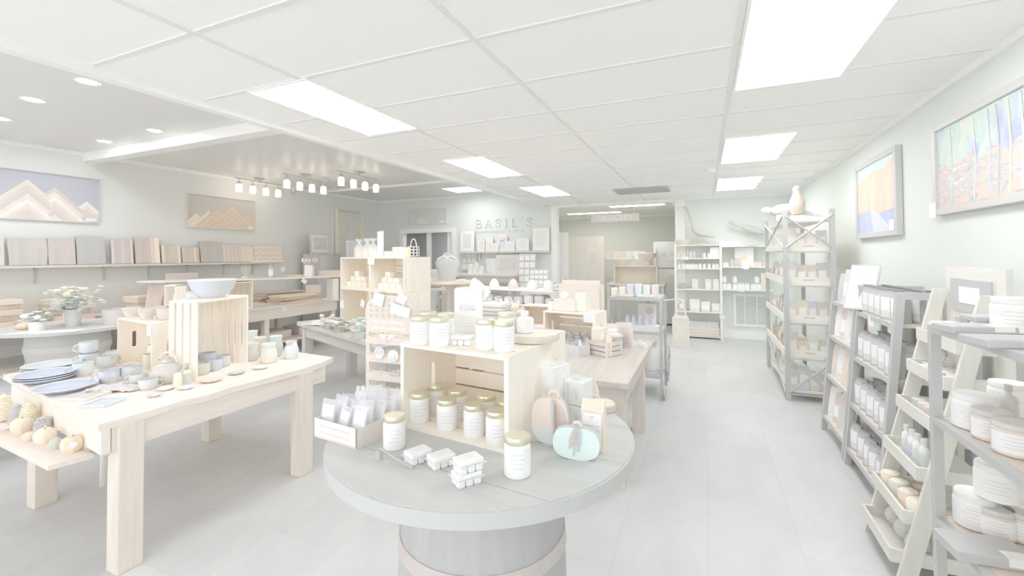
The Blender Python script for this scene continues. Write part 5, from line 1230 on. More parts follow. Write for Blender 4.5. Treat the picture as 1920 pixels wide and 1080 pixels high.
# folded blankets and accessories on a grey table right of the toys
t = simple_table('display_table', 'low grey table behind the jar crate with folded scarves', -1.99, 4.03, .42, .48, .84, 0, GREYW, mat((214, 212, 208), .6))
random.seed(19)
for k in range(6):
    c = random.choice([(226, 226, 222), (218, 218, 215), (234, 230, 226), (214, 213, 212)])
    tag(obj('folded_scarf', bev(box(NB(), (0, 0, .02), (.36 - .01 * k, .26, .036)), .014, 2), mat(c, .9, tuple(v - 8 for v in c), 'woodx', 1), loc=(-1.99 + .01 * (k % 2), 4.10, .841 + .038 * k)), ('lowest' if k == 0 else ORD[k]) + ' folded grey scarf of the pile on the low grey table', 'scarf', 'folded scarves on the low grey table')
o = mk_bottle('jar_candle', 'white jar with a dark lid on the low grey table', .045, .085, WHITE, BLACK, neck=.9, cat='jar'); o.location = (-1.88, 3.92, .84)
o = mk_bottle('jar_candle', 'small white bottle beside the folded scarves', .03, .10, WHITE, BLACK, cat='bottle'); o.location = (-2.12, 3.92, .84)
tag(obj('white_cushion', ball(NB(), (0, 0, .05), .16, (1.2, .8, .32)), mat((248, 242, 240), .8), loc=(-2.1, 3.35, .84)), 'round white dish cover beside the sign board', 'cover')
simple_table('side_table', 'small round-edged wooden table holding the white cover', -2.1, 3.36, .44, .36, .84, .2, mat((230, 223, 216), .6), mat((216, 212, 208), .6))

# ================================================================ back wall left part: sign, shelf of pictures, desk
# wall lettering, drawn with thin strokes
def stroke_text(s, x0, z0, h, gap, r, m, name, lb, y):
    G = {'B': [[(0, 0), (0, 1)], [(0, 1), (.35, 1), (.5, .88), (.5, .65), (.35, .53), (0, .53)], [(.35, .53), (.58, .42), (.6, .15), (.42, 0), (0, 0)], [(-.08, 0), (.1, 0)], [(-.08, 1), (.1, 1)]],
         'A': [[(0, 0), (.33, 1), (.68, 0)], [(.11, .35), (.56, .35)], [(-.08, 0), (.1, 0)], [(.58, 0), (.78, 0)]],
         'S': [[(.55, .74), (.54, .95), (.3, 1), (.08, .92), (.05, .7), (.3, .54), (.52, .42), (.56, .18), (.32, 0), (.08, .05), (.03, .25)]],
         'I': [[(.15, 0), (.15, 1)], [(0, 0), (.3, 0)], [(0, 1), (.3, 1)]],
         'L': [[(.1, 0), (.1, 1)], [(0, 1), (.25, 1)], [(0, 0), (.52, 0), (.54, .2)]],
         "'": [[(.12, 1.18), (.16, 1.05), (.02, .8)]]}
    W = {'B': .62, 'A': .7, 'S': .6, 'I': .3, 'L': .55, "'": .1}
    t = thing(name, lb, 'wall sign', (x0, y, z0)); x = 0
    for ch in s:
        bm = NB()
        for st in G[ch]:
            tube(bm, [(x + a * h, -.006, b * h) for a, b in st], r, 6)
        obj('letter', bm, m, t); x += W[ch] * h + gap
    return t, x
a0, a1 = (-4.892,9.180,2.207), (-3.502,9.180,2.164)
LH = 0.187
SG = mat((200, 205, 203), .5)
ts, wlen = stroke_text("BASIL'S", a0[0], a0[2], LH, .095, .007, SG, 'wall_lettering', "thin serif BASIL'S lettering on the green back wall", 9.195)
k_ = (a1[0] - a0[0]) / (wlen - .1); ts.scale = (k_, 1, 1)
text('FARM MARKET & GIFTS', .088, SG, ts, (0, -.003, -.10), align='LEFT', spacing=1.2)
# picture shelf
b0, b1 = (-5.293,9.050,1.710), (-3.063,9.050,1.615)
PS = (b0[2] + b1[2]) / 2
t = thing('picture_shelf', 'dark picture ledge on the back wall below the lettering', 'shelf', ((b0[0] + b1[0]) / 2, 9.2, PS - .04))
hw = (b1[0] - b0[0]) / 2
obj('ledge', b3(NB(), -hw, hw, -.14, 0, 0, .04), mat((217, 216, 214), .6), t)
for u in (-.6, .35): obj('bracket', b3(NB(), u - .012, u + .012, -.1, 0, -.16, 0), mat((212, 212, 211), .6), t)
def pic(lb, x0, x1, ytop, fr, inner, y=9.10, marg=.012, ybot=None):
    c0, c1 = Yp(x0, ytop, y), Yp(x1, ytop, y); w_ = c1[0] - c0[0]; h = c0[2] - PS
    t = thing('framed_picture', lb, 'picture', ((c0[0] + c1[0]) / 2, y, PS), 0, 'pictures on the back wall ledge'); t.rotation_euler.x = -.05
    obj('frame', b3(NB(), -w_ / 2, w_ / 2, 0, .018, 0, h), mat(fr, .5), t); m_ = marg + .012
    obj('mat_board', b3(NB(), -w_ / 2 + marg, w_ / 2 - marg, -.002, 0, marg, h - marg), mat((248, 247, 244), .6), t)
    m2 = .22 * min(w_, h)
    obj('picture', b3(NB(), -w_ / 2 + m2, w_ / 2 - m2, -.004, -.002, m2, h - m2), inner, t)
def Yp(px, py, y):
    d = Vector((-.3979 + .9174 * (px - 960) / 830, .9174 + .3979 * (px - 960) / 830, (462 - py) / 830 + .0218 + .0061 * (px - 960) / 830)); k = y / d[1]; return (k * d[0], y, 1.55 + k * d[2])
RM = lambda st, s=3: ramp_mat(st, s, s, s * 2, .6)
pic('grey abstract print in a wide white mat, leftmost on the ledge', 862, 889, 431, (226, 222, 220), RM([(.35, (236, 236, 234)), (.5, (228, 227, 226)), (.65, (244, 244, 242)), (.8, (244, 244, 242))]))
pic('small muted landscape beside the leftmost print', 895, 909, 448, (232, 230, 226), mat((226, 226, 222), .6, (238, 236, 232), 'noise', 4), y=9.13)
pic('framed print with an orange figure', 910, 924, 444, (236, 224, 218), mat((246, 226, 212), .6, (246, 244, 238), 'noise', 6), y=9.12)
pic('small pale green landscape card in front of the blue poster', 921, 934, 455, (244, 244, 242), mat((232, 238, 230), .6), y=9.08)
pic('tall poster with a pink sky over blue', 932, 950, 440, (246, 244, 243), mat((226, 228, 244), .6), y=9.13)
pic('small bird card right of the blue poster', 950, 965, 452, (244, 244, 243), mat((240, 241, 240), .6), y=9.09)
pic('framed print with a pale teal figure', 967, 992, 446, (230, 226, 223), mat((230, 240, 238), .6, (246, 246, 244), 'noise', 5), y=9.11)
pic('large landscape of pale sky over a yellow green field, rightmost on the ledge', 998, 1030, 427, (226, 224, 222), mat((236, 238, 224), .6, (240, 244, 244), 'noise', 10), y=9.12)
tag(obj('sky_band', b3(NB(), 0, .14, 0, .002, 0, .07), mat((246, 228, 222), .6), loc=tuple(Yp(934.5, 450, 9.12))), 'pink band of sky at the top of the blue poster', 'print')
# wooden mountains above the door
a, b = (-6.794,9.190,2.360), (-5.714,9.190,2.284); c = (-6.793,9.190,2.723)
mountain_art('small mountain artwork with snow-capped brown peaks above the doorway', ((a[0] + b[0]) / 2, 9.198, a[2]), 0, b[0] - a[0], c[2] - a[2], [(-.20, .18), (.16, .18), (.36, .10), (-.36, .10)], (221, 223, 222), [(244, 242, 239), (234, 225, 215), (238, 229, 218), (230, 221, 212)], (226, 225, 222))
# desk at the back with trinkets
t = simple_table('writing_desk', 'wooden desk against the back wall below the picture ledge', -4.45, 8.75, 1.5, .55, 1.16, 0, mat((234, 230, 224), .6, (226, 222, 216), 'woodx', .8), mat((218, 216, 212), .6), .05, .06, .12)
t = thing('framed_picture', 'dark landscape in a wide brown frame standing on the desk', 'picture', (-3.98, 8.90, 1.161), 0); t.rotation_euler.x = -.08
obj('frame', b3(NB(), -.28, .28, 0, .03, 0, .42), mat((226, 218, 210), .5), t); obj('picture', b3(NB(), -.21, .21, -.003, 0, .07, .35), mat((217, 215, 212), .6, (208, 206, 205), 'noise', 3), t)
for r_ in range(3):
    for c_ in range(3):
        tag(obj('ornament_card', b3(NB(), -.05, .05, 0, .01, 0, .11), mat(random.choice([(244, 238, 230), (248, 246, 244), (236, 228, 220)]), .6), loc=(-5.22 + .13 * c_, 9.17, 1.25 + .145 * (2 - r_))), '%s card in the %s row of the card grid beside the door' % (('left', 'middle', 'right')[c_], ('top', 'middle', 'bottom')[r_]), 'card', 'grid of small cards on the back wall')
t = thing('card_rack', 'backing rack of the small card grid beside the door', 'card rack', (-5.09, 9.19, 1.2)); obj('panel', b3(NB(), -.22, .22, -.008, 0, 0, .46), mat((220, 220, 218), .6), t)
for k, (u, h, c, lb) in enumerate(((-.30, .22, (250, 250, 250), 'left white ceramic house on the desk'), (-.17, .26, (248, 248, 248), 'tallest white ceramic house on the desk'), (-.04, .18, (249, 249, 248), 'right white ceramic house on the desk'))):
    tag(obj('ceramic_house', prism(NB(), [(-.05, 0), (.05, 0), (.05, h * .7), (0, h), (-.05, h * .7)], -.04, .04), mat(c, .5), loc=(-4.45 + u, 8.65, 1.161)), lb, 'figurine', 'white ceramic houses on the desk')
tag(obj('white_print', b3(NB(), -.12, .12, 0, .01, 0, .34), mat((238, 239, 238), .6, (228, 229, 228), 'noise', 4), loc=(-4.40, 8.95, 1.161)), 'pale print leaning between the white houses and the brown frame', 'print')
t = simple_table('console_table', 'grey console at the back wall left of the doorway opening', -3.28, 8.8, .75, .4, .98, 0, mat((224, 223, 220), .6), mat((214, 213, 211), .6))
def cardrack(lb, x, y, z, cols, rows, cw_, ch_, rz=0):
    t = thing('card_rack', lb, 'card rack', (x, y, z), rz); t.rotation_euler.x = -.1
    obj('panel', b3(NB(), -cols * cw_ * .55, cols * cw_ * .55, 0, .015, 0, rows * ch_ * 1.15), mat((214, 213, 212), .6), t)
    for r_ in range(rows):
        for c_ in range(cols): obj('card', b3(NB(), (c_ - cols / 2) * cw_ * 1.05 + .01, (c_ - cols / 2 + 1) * cw_ * 1.05 - .01, -.012, -.006, r_ * ch_ * 1.12 + .02, r_ * ch_ * 1.12 + ch_), mat((249, 249, 249), .6), t)
cardrack('tall dark card rack of white cards on the console', -3.50, 8.85, .98, 3, 4, .12, .135)
cardrack('low dark card rack of square white cards by the white post', -2.88, 7.9, 1.0, 4, 3, .085, .085)
tag(obj('plinth', bev(b3(NB(), -.35, .35, -.2, .2, 0, 1.0), .004, 1), mat((226, 226, 224), .6), loc=(-2.85, 7.95, 0)), 'pale plinth under the low dark card rack', 'plinth')
# armchair and dim items near the door
t = thing('armchair', 'grey green high-backed armchair in front of the doorway', 'chair', (-5.75, 8.35, 0), .5)
AC = mat((226, 230, 228), .8)
obj('seat', bev(b3(NB(), -.3, .3, -.3, .3, .25, .45), .04, 3), AC, t, True); o = obj('backrest', bev(b3(NB(), -.3, .3, .2, .32, .40, 1.28), .05, 3), AC, t, True); o.rotation_euler.x = -.08
for sx in (-1, 1):
    obj('armrest', bev(b3(NB(), sx * .34 - .05, sx * .34 + .05, -.28, .28, .25, .66), .03, 2), AC, t, True)
    for sy in (-1, 1): obj('leg', b3(NB(), sx * .27 - .02, sx * .27 + .02, sy * .25 - .02, sy * .25 + .02, 0, .25), mat((214, 210, 206), .6), t)
for k, (x, y, c, lb) in enumerate(((-5.05, 8.3, (244, 240, 232), 'white flower bunch on the small stand by the door frame'),)):
    bush(lb, (x, y, 1.05), .16, .22, (236, 236, 226), [(250, 248, 242), (248, 244, 232), (250, 246, 240)], 12, (232, 222, 206))
tag(obj('plant_stand', b3(NB(), -.15, .15, -.15, .15, 0, 1.05), mat((232, 224, 212), .6), loc=(-5.05, 8.3, 0)), 'tan wooden stand under the white flower bunch', 'plant stand')
for k, (x, c, lb) in enumerate(((-4.55, (236, 218, 212), 'bowl of red and orange gourds, left one on the middle table'), (-4.05, (240, 232, 218), 'bowl of yellow and orange gourds, right one on the middle table'))):
    t = thing('gourd_bowl', lb, 'bowl of gourds', (x, 6.95, .98)); obj('bowl', lathe(NB(), [(0, 0), (.08, 0), (.19, .08), (.18, .08), (.08, .02), (0, .02)], n=24), mat((236, 228, 214), .6), t, True)
    random.seed(40 + k)
    for q in range(8): a = q * PI / 4; obj('gourd', ball(NB(), (.10 * math.cos(a), .10 * math.sin(a), .10 + .02 * (q % 2)), .045, (1, 1, .85), 10, 8), mat(random.choice([(238, 214, 208), (246, 228, 206), (248, 242, 220), (232, 212, 206)]), .6), t, True)
simple_table('console_table', 'wooden table at mid shop with bowls of gourds', -4.3, 6.95, 1.3, .5, .98, 0, mat((238, 232, 222), .6, (230, 223, 212), 'woodx', .8), mat((218, 215, 210), .6))
t = thing('wire_basket', 'wire bottle basket with a hoop handle on the floor stand left of the bust', 'basket', (-5.35, 6.6, .92)); bm = NB()
for k in range(4): torus(bm, (0, 0, .01 + .06 * k), .12, .006, M=Matrix.Rotation(PI / 2, 4, 'X'), n=14)
for k in range(8): a = PI * k / 4; tube(bm, [(.12 * math.cos(a), .12 * math.sin(a), .01), (.12 * math.cos(a), .12 * math.sin(a), .19)], .005, 5)
obj('basket', bm, mat((226, 226, 224), .5), t); obj('handle', torus(NB(), (0, 0, .19), .11, .007, a0=0, a1=PI), mat((228, 228, 226), .5), t)
tag(obj('basket_stand', b3(NB(), -.2, .2, -.2, .2, 0, .92), mat((228, 228, 226), .6), loc=(-5.35, 6.6, 0)), 'pale stand under the wire bottle basket', 'stand')

# ================================================================ brown table right of centre
dtx, dty = -1.10, 3.55
t = thing('plank_table', 'brown wooden table behind the round barrel table, with crates and bottles', 'table', (dtx, dty, 0))
BR = mat((208, 200, 192), .6, (196, 188, 181), 'woody', .8); BRD = mat((214, 204, 195), .6, (204, 195, 187), 'woodx', .8)
obj('tabletop', bev(b3(NB(), -.66, .66, -.75, .75, TZ - .04, TZ), .005, 1), BR, t)
bm = NB(); b3(bm, -.62, .62, -.70, -.67, TZ - .17, TZ - .041); b3(bm, .59, .62, -.67, .70, TZ - .17, TZ - .041); obj('apron', bm, BRD, t)
for x, y in ((.55, -.50), (.55, .52), (-.55, -.62), (-.55, .6)): obj('leg', b3(NB(), x - .05, x + .05, y - .05, y + .05, 0, TZ - .041), mat((224, 216, 208), .6, (214, 206, 199), 'woodz', .8), t)
# slatted bottle crate with galvanised corners
p = (-0.749,3.479,0.760)
t = thing('wooden_caddy', 'brown slatted caddy with galvanised corners and kraft bottle carriers', 'caddy', (p[0] , p[1] + .09, .76), -.5)
W_, D_, H_ = .20, .17, .115
CB = mat((226, 215, 206), .6, (217, 206, 198), 'woodx', 1.2)
bm = NB()
for k in range(3):
    z = .004 + .038 * k
    for sy in (-1, 1): b3(bm, -W_ / 2, W_ / 2, sy * D_ / 2 - .005, sy * D_ / 2 + .005, z, z + .03)
    for sx in (-1, 1): b3(bm, sx * W_ / 2 - .005, sx * W_ / 2 + .005, -D_ / 2 + .005, D_ / 2 - .005, z, z + .03)
b3(bm, -W_ / 2, W_ / 2, -D_ / 2, D_ / 2, 0, .004); obj('slats', bm, CB, t); bm = NB()
for sx in (-1, 1):
    for sy in (-1, 1): b3(bm, sx * W_ / 2 - .012, sx * W_ / 2 + .012, sy * (D_ / 2 + .0055) - .001, sy * (D_ / 2 + .0055) + .001, 0, H_ + .004); b3(bm, sx * (W_ / 2 + .0055) - .001, sx * (W_ / 2 + .0055) + .001, sy * D_ / 2 - .012, sy * D_ / 2 + .012, 0, H_ + .004)
obj('corner_plate', bm, mat((228, 230, 231), .35, (221, 223, 224), 'noise', 5), t)
cdy = (p[0], p[1] + .09, .765)
t = thing('kraft_carton', 'folded kraft carton standing in the left of the slatted caddy', 'carton', on(cdy, -.5, -.045, 0, .765), -.5 + .1); obj('carton', bev(b3(NB(), -.045, .045, -.05, .05, 0, .20), .003, 1), mat((247, 239, 225), .6), t)
for k in range(3):
    t = thing('kraft_bottle', ['left', 'middle', 'right'][k] + ' kraft-wrapped bottle in the slatted caddy', 'bottle', on(cdy, -.5, .022 + .03 * k, -.04 + .04 * (k % 2), .765), 0, 'kraft-wrapped bottles in the caddy')
    obj('body', lathe(NB(), [(0, 0), (.026, 0), (.026, .12), (.018, .155), (.012, .165), (.012, .185), (0, .185)], n=16), mat((244, 232, 219), .6), t, True)
# galvanised box
p = (-0.942,3.401,0.760)
t = thing('metal_bin', 'grey galvanised metal bin holding a small white bottle', 'bin', (p[0], p[1] + .07, .76), -.5)
bm = NB(); w_, d_, h_ = .15, .13, .085
for sy in (-1, 1): b3(bm, -w_ / 2, w_ / 2, sy * d_ / 2 - .002, sy * d_ / 2 + .002, 0, h_)
for sx in (-1, 1): b3(bm, sx * w_ / 2 - .002, sx * w_ / 2 + .002, -d_ / 2, d_ / 2, 0, h_)
b3(bm, -w_ / 2, w_ / 2, -d_ / 2, d_ / 2, 0, .003); obj('body', bm, mat((221, 223, 224), .4, (215, 217, 218), 'noise', 5), t); obj('handle', torus(NB(), (0, -d_ / 2 - .004, .05), .025, .003, a0=PI, a1=2 * PI), mat((214, 215, 216), .4), t)
o = mk_bottle('spray_bottle', 'small white bottle with a blue label standing in the metal bin', .016, .12, WHITE, WHITE, lab=mat((226, 227, 242), .5), neck=.5); o.location = on((p[0], p[1] + .07, 0), -.5, .05, -.02, .764)
# crate lying on its side with dark bottles in front
loc, rz, w_ = fit((-1.233,3.284,0.760), (-0.799,3.199,0.760)); q0 = (-1.043,3.361,0.760)
kz = math.radians(-8)
crc = (q0[0] - .0, q0[1] + .42, .76)
crate('wooden_crate', 'pine crate behind the dark bottles on the brown table, with a price card', crc, kz, .47, .30, .31, 'side')
text('SMALL BATCH GOODS', .022, mat((222, 213, 205), .7), bpy.data.objects[[o.name for o in bpy.data.objects if o.name.startswith('wooden_crate') and o.get('label', '').startswith('pine crate behind the dark')][0]], (0, .13, .17))
BG = mat((188, 188, 190), .15); random.seed(50)
bt0 = mk_bottle('dark_bottle', 'x', .024, .115, BG, BLACK, lab=mat((228, 228, 230), .6), neck=.42)
n = 0
for r_ in range(3):
    for c_ in range(5):
        u, v = -.17 + .075 * c_ + .02 * (r_ % 2), -.03 - .11 * r_
        ps = on(crc, kz, u, v, .775 if r_ == 0 else .76)
        lb = '%s small dark bottle from the left in the %s row before the pine crate' % (ORD[c_], ('back', 'middle', 'front')[r_])
        if r_ == 2 and c_ > 2: continue
        if n == 0: bt0.location = ps; bt0['label'] = lb; bt0['group'] = 'small dark bottles on the brown table'; bt0.rotation_euler.z = face(ps)
        else: dup(bt0, ps, face(ps), lb, sc=.9 if r_ == 2 else 1.0)
        n += 1
CTP = 1.071
tag(obj('carton', bev(b3(NB(), -.10, .10, -.07, .07, 0, .10), .003, 1), mat((241, 232, 222), .6), loc=on(crc, kz, -.06, -.02, CTP), rz=kz), 'plain brown carton on the pine crate with a white ball of twine', 'carton')
tag(obj('twine_ball', ball(NB(), (0, 0, .03), .035), mat((250, 250, 249), .7), loc=on(crc, kz, -.09, -.02, CTP + .10)), 'white ball of twine on the plain brown carton', 'twine ball')
tag(obj('gift_bag', bev(b3(NB(), -.05, .05, -.05, .05, 0, .16), .003, 1), mat((240, 241, 230), .6), loc=on(crc, kz, .08, -.02, CTP), rz=kz), 'pale green carton with white dots on the pine crate', 'gift box')
tag(obj('candle_stack', cyl(NB(), (0, 0, 0), .04, .04, .07, 20), WHITE, loc=on(crc, kz, -.2, -.04, CTP)), 'short white pillar at the left end of the pine crate top', 'candle')
card('price_card', 'white price card on the right end of the pine crate', on(crc, kz, .19, -.155, 1.0), kz, .10, .07, .05, 3)
# suitcase behind
t = thing('suitcase', 'open cream suitcase lid with a round pale emblem behind the pine crate', 'suitcase', (-1.25, 4.72, .80), -.1)
SCm = mat((238, 229, 219), .6)
obj('lid', bev(b3(NB(), -.26, .26, 0, .09, .05, .48), .04, 4), SCm, t, True); obj('base', bev(b3(NB(), -.26, .26, -.30, -.02, 0, .10), .03, 3), SCm, t, True); obj('emblem', cyl(NB(), (.05, -.001, .27), .06, .06, .004, 24, M=Matrix.Rotation(PI / 2, 4, 'X')), mat((248, 244, 238), .6), t)
simple_table('display_table', 'long table behind the brown table holding the suitcase', -1.35, 4.66, 1.05, .58, .80, 0, mat((228, 222, 216), .6), mat((212, 209, 206), .6))
t = thing('storage_box', 'small open wooden box on its side, left of the suitcase', 'box', (-1.68, 4.6, .80)); bm = NB(); b3(bm, -.16, .16, -.1, .1, 0, .012); b3(bm, -.16, .16, -.1, .1, .2, .212); b3(bm, -.16, -.148, -.1, .1, .012, .2); b3(bm, .148, .16, -.1, .1, .012, .2); b3(bm, -.148, .148, .09, .1, .012, .2); obj('box', bm, mat((242, 232, 220), .6), t)
random.seed(60)
BOXC = [(244, 244, 230), (240, 226, 224), (232, 238, 244), (246, 238, 226), (226, 222, 218), (238, 238, 240), (222, 226, 236)]
for k in range(8):
    x = -1.65 + .11 * k; h = random.uniform(.06, .16); c = BOXC[k % 7]
    tag(obj('gift_box', bev(b3(NB(), -.045, .045, -.05, .05, 0, h), .003, 1), mat(c, .6), loc=(x, 4.18 + .03 * (k % 2), .7605), rz=random.uniform(-.3, .3)), ORD[k] + ' small packet from the left along the far edge of the brown table', 'packet', 'small packets at the far edge of the brown table')
for k in range(6):
    x = -.96 + .09 * k; h = random.uniform(.08, .18); c = BOXC[(k * 3) % 7]
    tag(obj('tin', lathe(NB(), [(0, 0), (.04, 0), (.04, h * .9), (.035, h), (0, h)], n=16), mat(c, .5), loc=(x, 5.2, 1.081)), ORD[k] + ' round tin from the left on the top tier of the black cart', 'tin', 'round tins on the black cart')
# items around the right side of the brown table
p = (-1.032,4.252,0.760)
t = thing('kraft_box', 'tilted kraft tray of white cotton stems on the brown table', 'box', (p[0] + .02, p[1] + .08, .76), -.5)
obj('tray', bev(b3(NB(), -.10, .10, -.09, .09, 0, .15), .003, 1), mat((246, 236, 220), .6), t); bm = NB(); random.seed(71)
for k in range(14): ball(bm, (random.uniform(-.08, .08), random.uniform(-.07, .07), .16 + random.uniform(0, .07)), .022, (1, 1, .8), 8, 6)
obj('cotton', bm, mat((250, 249, 247), .9), t); obj('window', b3(NB(), -.02, .02, -.0925, -.09, .05, .10), mat((218, 208, 200), .5), t)
p = (-0.605,3.932,0.760)
t = thing('photo_pouch', 'glossy pouch with a brown photo printed on it, on the brown table', 'pouch', (p[0] - .03, p[1], .76), -.3)
bm = NB(); prism(bm, [(-.07, 0), (.07, 0), (.06, .21), (-.08, .20)], -.012, .012); obj('pouch', bm, mat((236, 232, 230), .3), t); obj('print', prism(NB(), [(-.05, .02), (.04, .02), (.04, .17), (-.055, .165)], -.014, -.012), mat((232, 218, 212), .5, (218, 208, 204), 'noise', 6), t)
for k in range(5):
    q = on((-0.605,3.932,0.760), 0, -.05 + .055 * k * .8, .02 + .05 * (k % 2), .76)
    o = mk_bottle('tea_light_tin', ORD[k] + ' small white tin from the left beside the slatted caddy', .025, .035, WHITE, mat((236, 236, 234), .4), 'small white tins on the brown table', neck=.85, cat='tin'); o.location = q
for k in range(6):
    tag(obj('book', bev(b3(NB(), -.11, .11, -.08, .08, 0, .018), .002, 1), mat([(216, 215, 214), (248, 248, 247), (210, 210, 211), (247, 246, 244), (214, 212, 210), (249, 247, 243)][k], .6), loc=(-.80 + .012 * (k % 3), 3.85, .7605 + .019 * k), rz=.5 + .06 * (k % 2)), ('bottom' if k == 0 else ORD[k]) + ' book of the stack on the brown table behind the caddy', 'book', 'stack of books on the brown table')
tag(obj('paper_pile', bev(b3(NB(), -.10, .10, -.07, .07, 0, .11), .004, 1), mat((248, 245, 238), .7, (240, 236, 228), 'woodx', 3), loc=(-.72, 4.1, .7605), rz=.1), 'white paper pile at the far end of the brown table', 'paper pile')
# black cart
KX, KY = -.72, 5.33
t = thing('rolling_cart', 'tall black metal cart with a spoked wheel behind the brown table', 'cart', (KX, KY, 0), 0)
BLm = mat((199, 199, 200), .5)
for z, h in ((1.05, .03), (.68, .03), (.21, .03)): obj('shelf', b3(NB(), -.28, .28, -.28, .28, z, z + h), BLm, t)
for sx in (-1, 1):
    for sy in (-1, 1): obj('upright', b3(NB(), sx * .28 - .015, sx * .28 + .015, sy * .28 - .015, sy * .28 + .015, .0, 1.05), BLm, t)
w0 = obj('wheel', torus(NB(), (.33, -.02, .33), .19, .012, M=Matrix.Rotation(PI / 2, 4, 'Z'), n=28), BLm, t, True); bm = NB()
for k in range(6): a = k * PI / 3; tube(bm, [(.33, -.02, .33), (.33, -.02 + .19 * math.cos(a), .33 + .19 * math.sin(a))], .006)
obj('spokes', bm, BLm, w0)
obj('caster', torus(NB(), (.31, -.30, .062), .05, .012, M=Matrix.Rotation(PI / 2, 4, 'Z'), n=16), BLm, t, True)
for k, (x, y, lb) in enumerate(((KX + .17, KY - .16, 'front white pump jug with a dark band on the low cart shelf'), (KX + .20, KY + .06, 'back white pump jug with a dark band on the low cart shelf'))):
    t = thing('white_jug', lb, 'jug', (x, y, .241), 0, 'white jugs on the cart')
    obj('body', lathe(NB(), [(0, 0), (.072, 0), (.077, .01), (.077, .24), (.062, .27), (.066, .30), (0, .30)], n=24), WHITE, t, True); obj('band', lathe(NB(), [(.0775, .03), (.0785, .033), (.0785, .045), (.0775, .048)], n=24), mat((214, 216, 218), .5), t)
t = thing('display_tray', 'white tray of small blue-topped bottles on the middle tier of the black cart', 'tray', (KX + .06, KY - .17, .711))
obj('tray', b3(NB(), -.2, .2, -.10, .10, 0, .06), mat((244, 244, 243), .5), t)
for k in range(5): tag(obj('tiny_bottle', lathe(NB(), [(0, 0), (.024, 0), (.024, .06), (.018, .07), (.018, .10), (0, .10)], n=12), mat((220, 222, 242), .4), loc=(KX - .09 + .07 * k, KY - .18, .772)), ORD[k] + ' tiny bottle with a pale blue top from the left on the cart', 'bottle', 'tiny blue bottles on the cart')
t = thing('tote_bag', 'cream tote bag with a dark round print standing on the cart', 'bag', (KX + .10, KY + .05, .711)); obj('bag', bev(b3(NB(), -.10, .10, -.03, .03, 0, .28), .006, 1), mat((246, 242, 236), .8), t); obj('print', cyl(NB(), (.03, -.031, .20), .045, .045, .003, 20, M=Matrix.Rotation(PI / 2, 4, 'X')), mat((216, 216, 216), .7), t)
for k, (c, lb) in enumerate((((236, 226, 224), 'pinkish folded cloth on the top tier of the black cart'), ((226, 236, 238), 'turquoise folded cloth on the top tier of the black cart'))):
    tag(obj('folded_cloth', bev(b3(NB(), -.09, .09, -.07, .07, 0, .025), .008, 2), mat(c, .9), loc=(KX - .10 + .22 * k, KY - .19 + .0 * k, 1.081)), lb, 'cloth')
t = thing('hanging_bag', 'pale cotton bag hanging from a hook arm at the right end of the black cart', 'bag', (-.24, 5.06, .56))
obj('hook_arm', tube(NB(), [(-.17, 0, .50), (-.02, 0, .52), (.04, 0, .50)], .007), mat((232, 230, 224), .5), t)
obj('bag', bev(box(NB(), (0, 0, .17), (.17, .05, .34)), .015, 2), mat((246, 241, 232), .9, (238, 232, 222), 'noise', 8), t)
obj('strap', tube(NB(), [(-.06, 0, .33), (-.02, 0, .50), (.02, 0, .50), (.06, 0, .33)], .008), mat((248, 244, 236), .9), t)

# ================================================================ grocery room
t = thing('hanging_sign', 'pale wooden GROCERY sign hanging in the wide opening', 'sign', (-1.69, 9.27, 2.25))
obj('board', b3(NB(), -.49, .49, 0, .02, 0, .16), mat((236, 230, 224), .6, (230, 224, 218), 'woodx', 1), t)
text('GROCERY', .155, mat((255, 255, 255), .5), t, (0, -.004, .08), off=.002, spacing=1.06)
bm = NB(); tube(bm, [(-.4, .01, .16), (-.4, .01, .35)], .004); tube(bm, [(.4, .01, .16), (.4, .01, .35)], .004); obj('chain', bm, mat((224, 224, 222), .4), t)
t = thing('refrigerator', 'pale grey refrigerator with magnets in the grocery room', 'refrigerator', (-.62, 10.4, 0))
FR = mat((228, 230, 231), .35)
obj('body', bev(b3(NB(), -.42, .42, 0, .7, .03, 1.85), .01, 2), FR, t); obj('door', bev(b3(NB(), -.42, .42, -.05, -.003, .03, 1.25), .008, 2), FR, t); d2 = obj('door', bev(b3(NB(), -.42, .42, -.05, -.003, 1.27, 1.85), .008, 2), FR, t)
for z in (.7, 1.35): obj('handle', b3(NB(), -.38, -.36, -.09, -.05, z, z + .35), mat((238, 239, 240), .3), t)
for k, (x, z, c) in enumerate(((-.2, 1.55, (216, 218, 220)), (0, 1.56, (214, 216, 218)), (.2, 1.7, (216, 218, 220)), (-.05, 1.1, (246, 240, 236)), (.15, 1.35, (238, 222, 218)))): obj('magnet', b3(NB(), x - .05, x + .05, -.058, -.05, z, z + .07), mat(c, .5), t)
t = thing('plank_door', 'tall pale wooden plank door leaning in the grocery room', 'door panel', (-2.55, 10.2, 0), .15)
obj('panel', b3(NB(), -.42, .42, 0, .05, 0, 2.0), mat((239, 234, 227), .6, (232, 226, 218), 'woodz', .8), t); obj('handle', torus(NB(), (.2, -.03, 1.5), .07, .01, n=16, M=Matrix.Diagonal((.6, 1, 1.6, 1))), mat((228, 222, 214), .5), t)
t = thing('white_door', 'narrow white panelled door at the left of the grocery room', 'door panel', (-3.2, 10.0, 0), .5)
obj('panel', b3(NB(), -.3, .3, 0, .04, 0, 2.1), mat((244, 244, 245), .5), t); obj('knob', ball(NB(), (.22, -.03, 1.0), .03), mat((220, 218, 216), .4), t, True)
simple_table('grocery_counter', 'dark counter in the grocery room stacked with bowls', -1.35, 9.9, 1.2, .6, .95, 0, mat((226, 220, 214), .6), mat((206, 205, 204), .6))
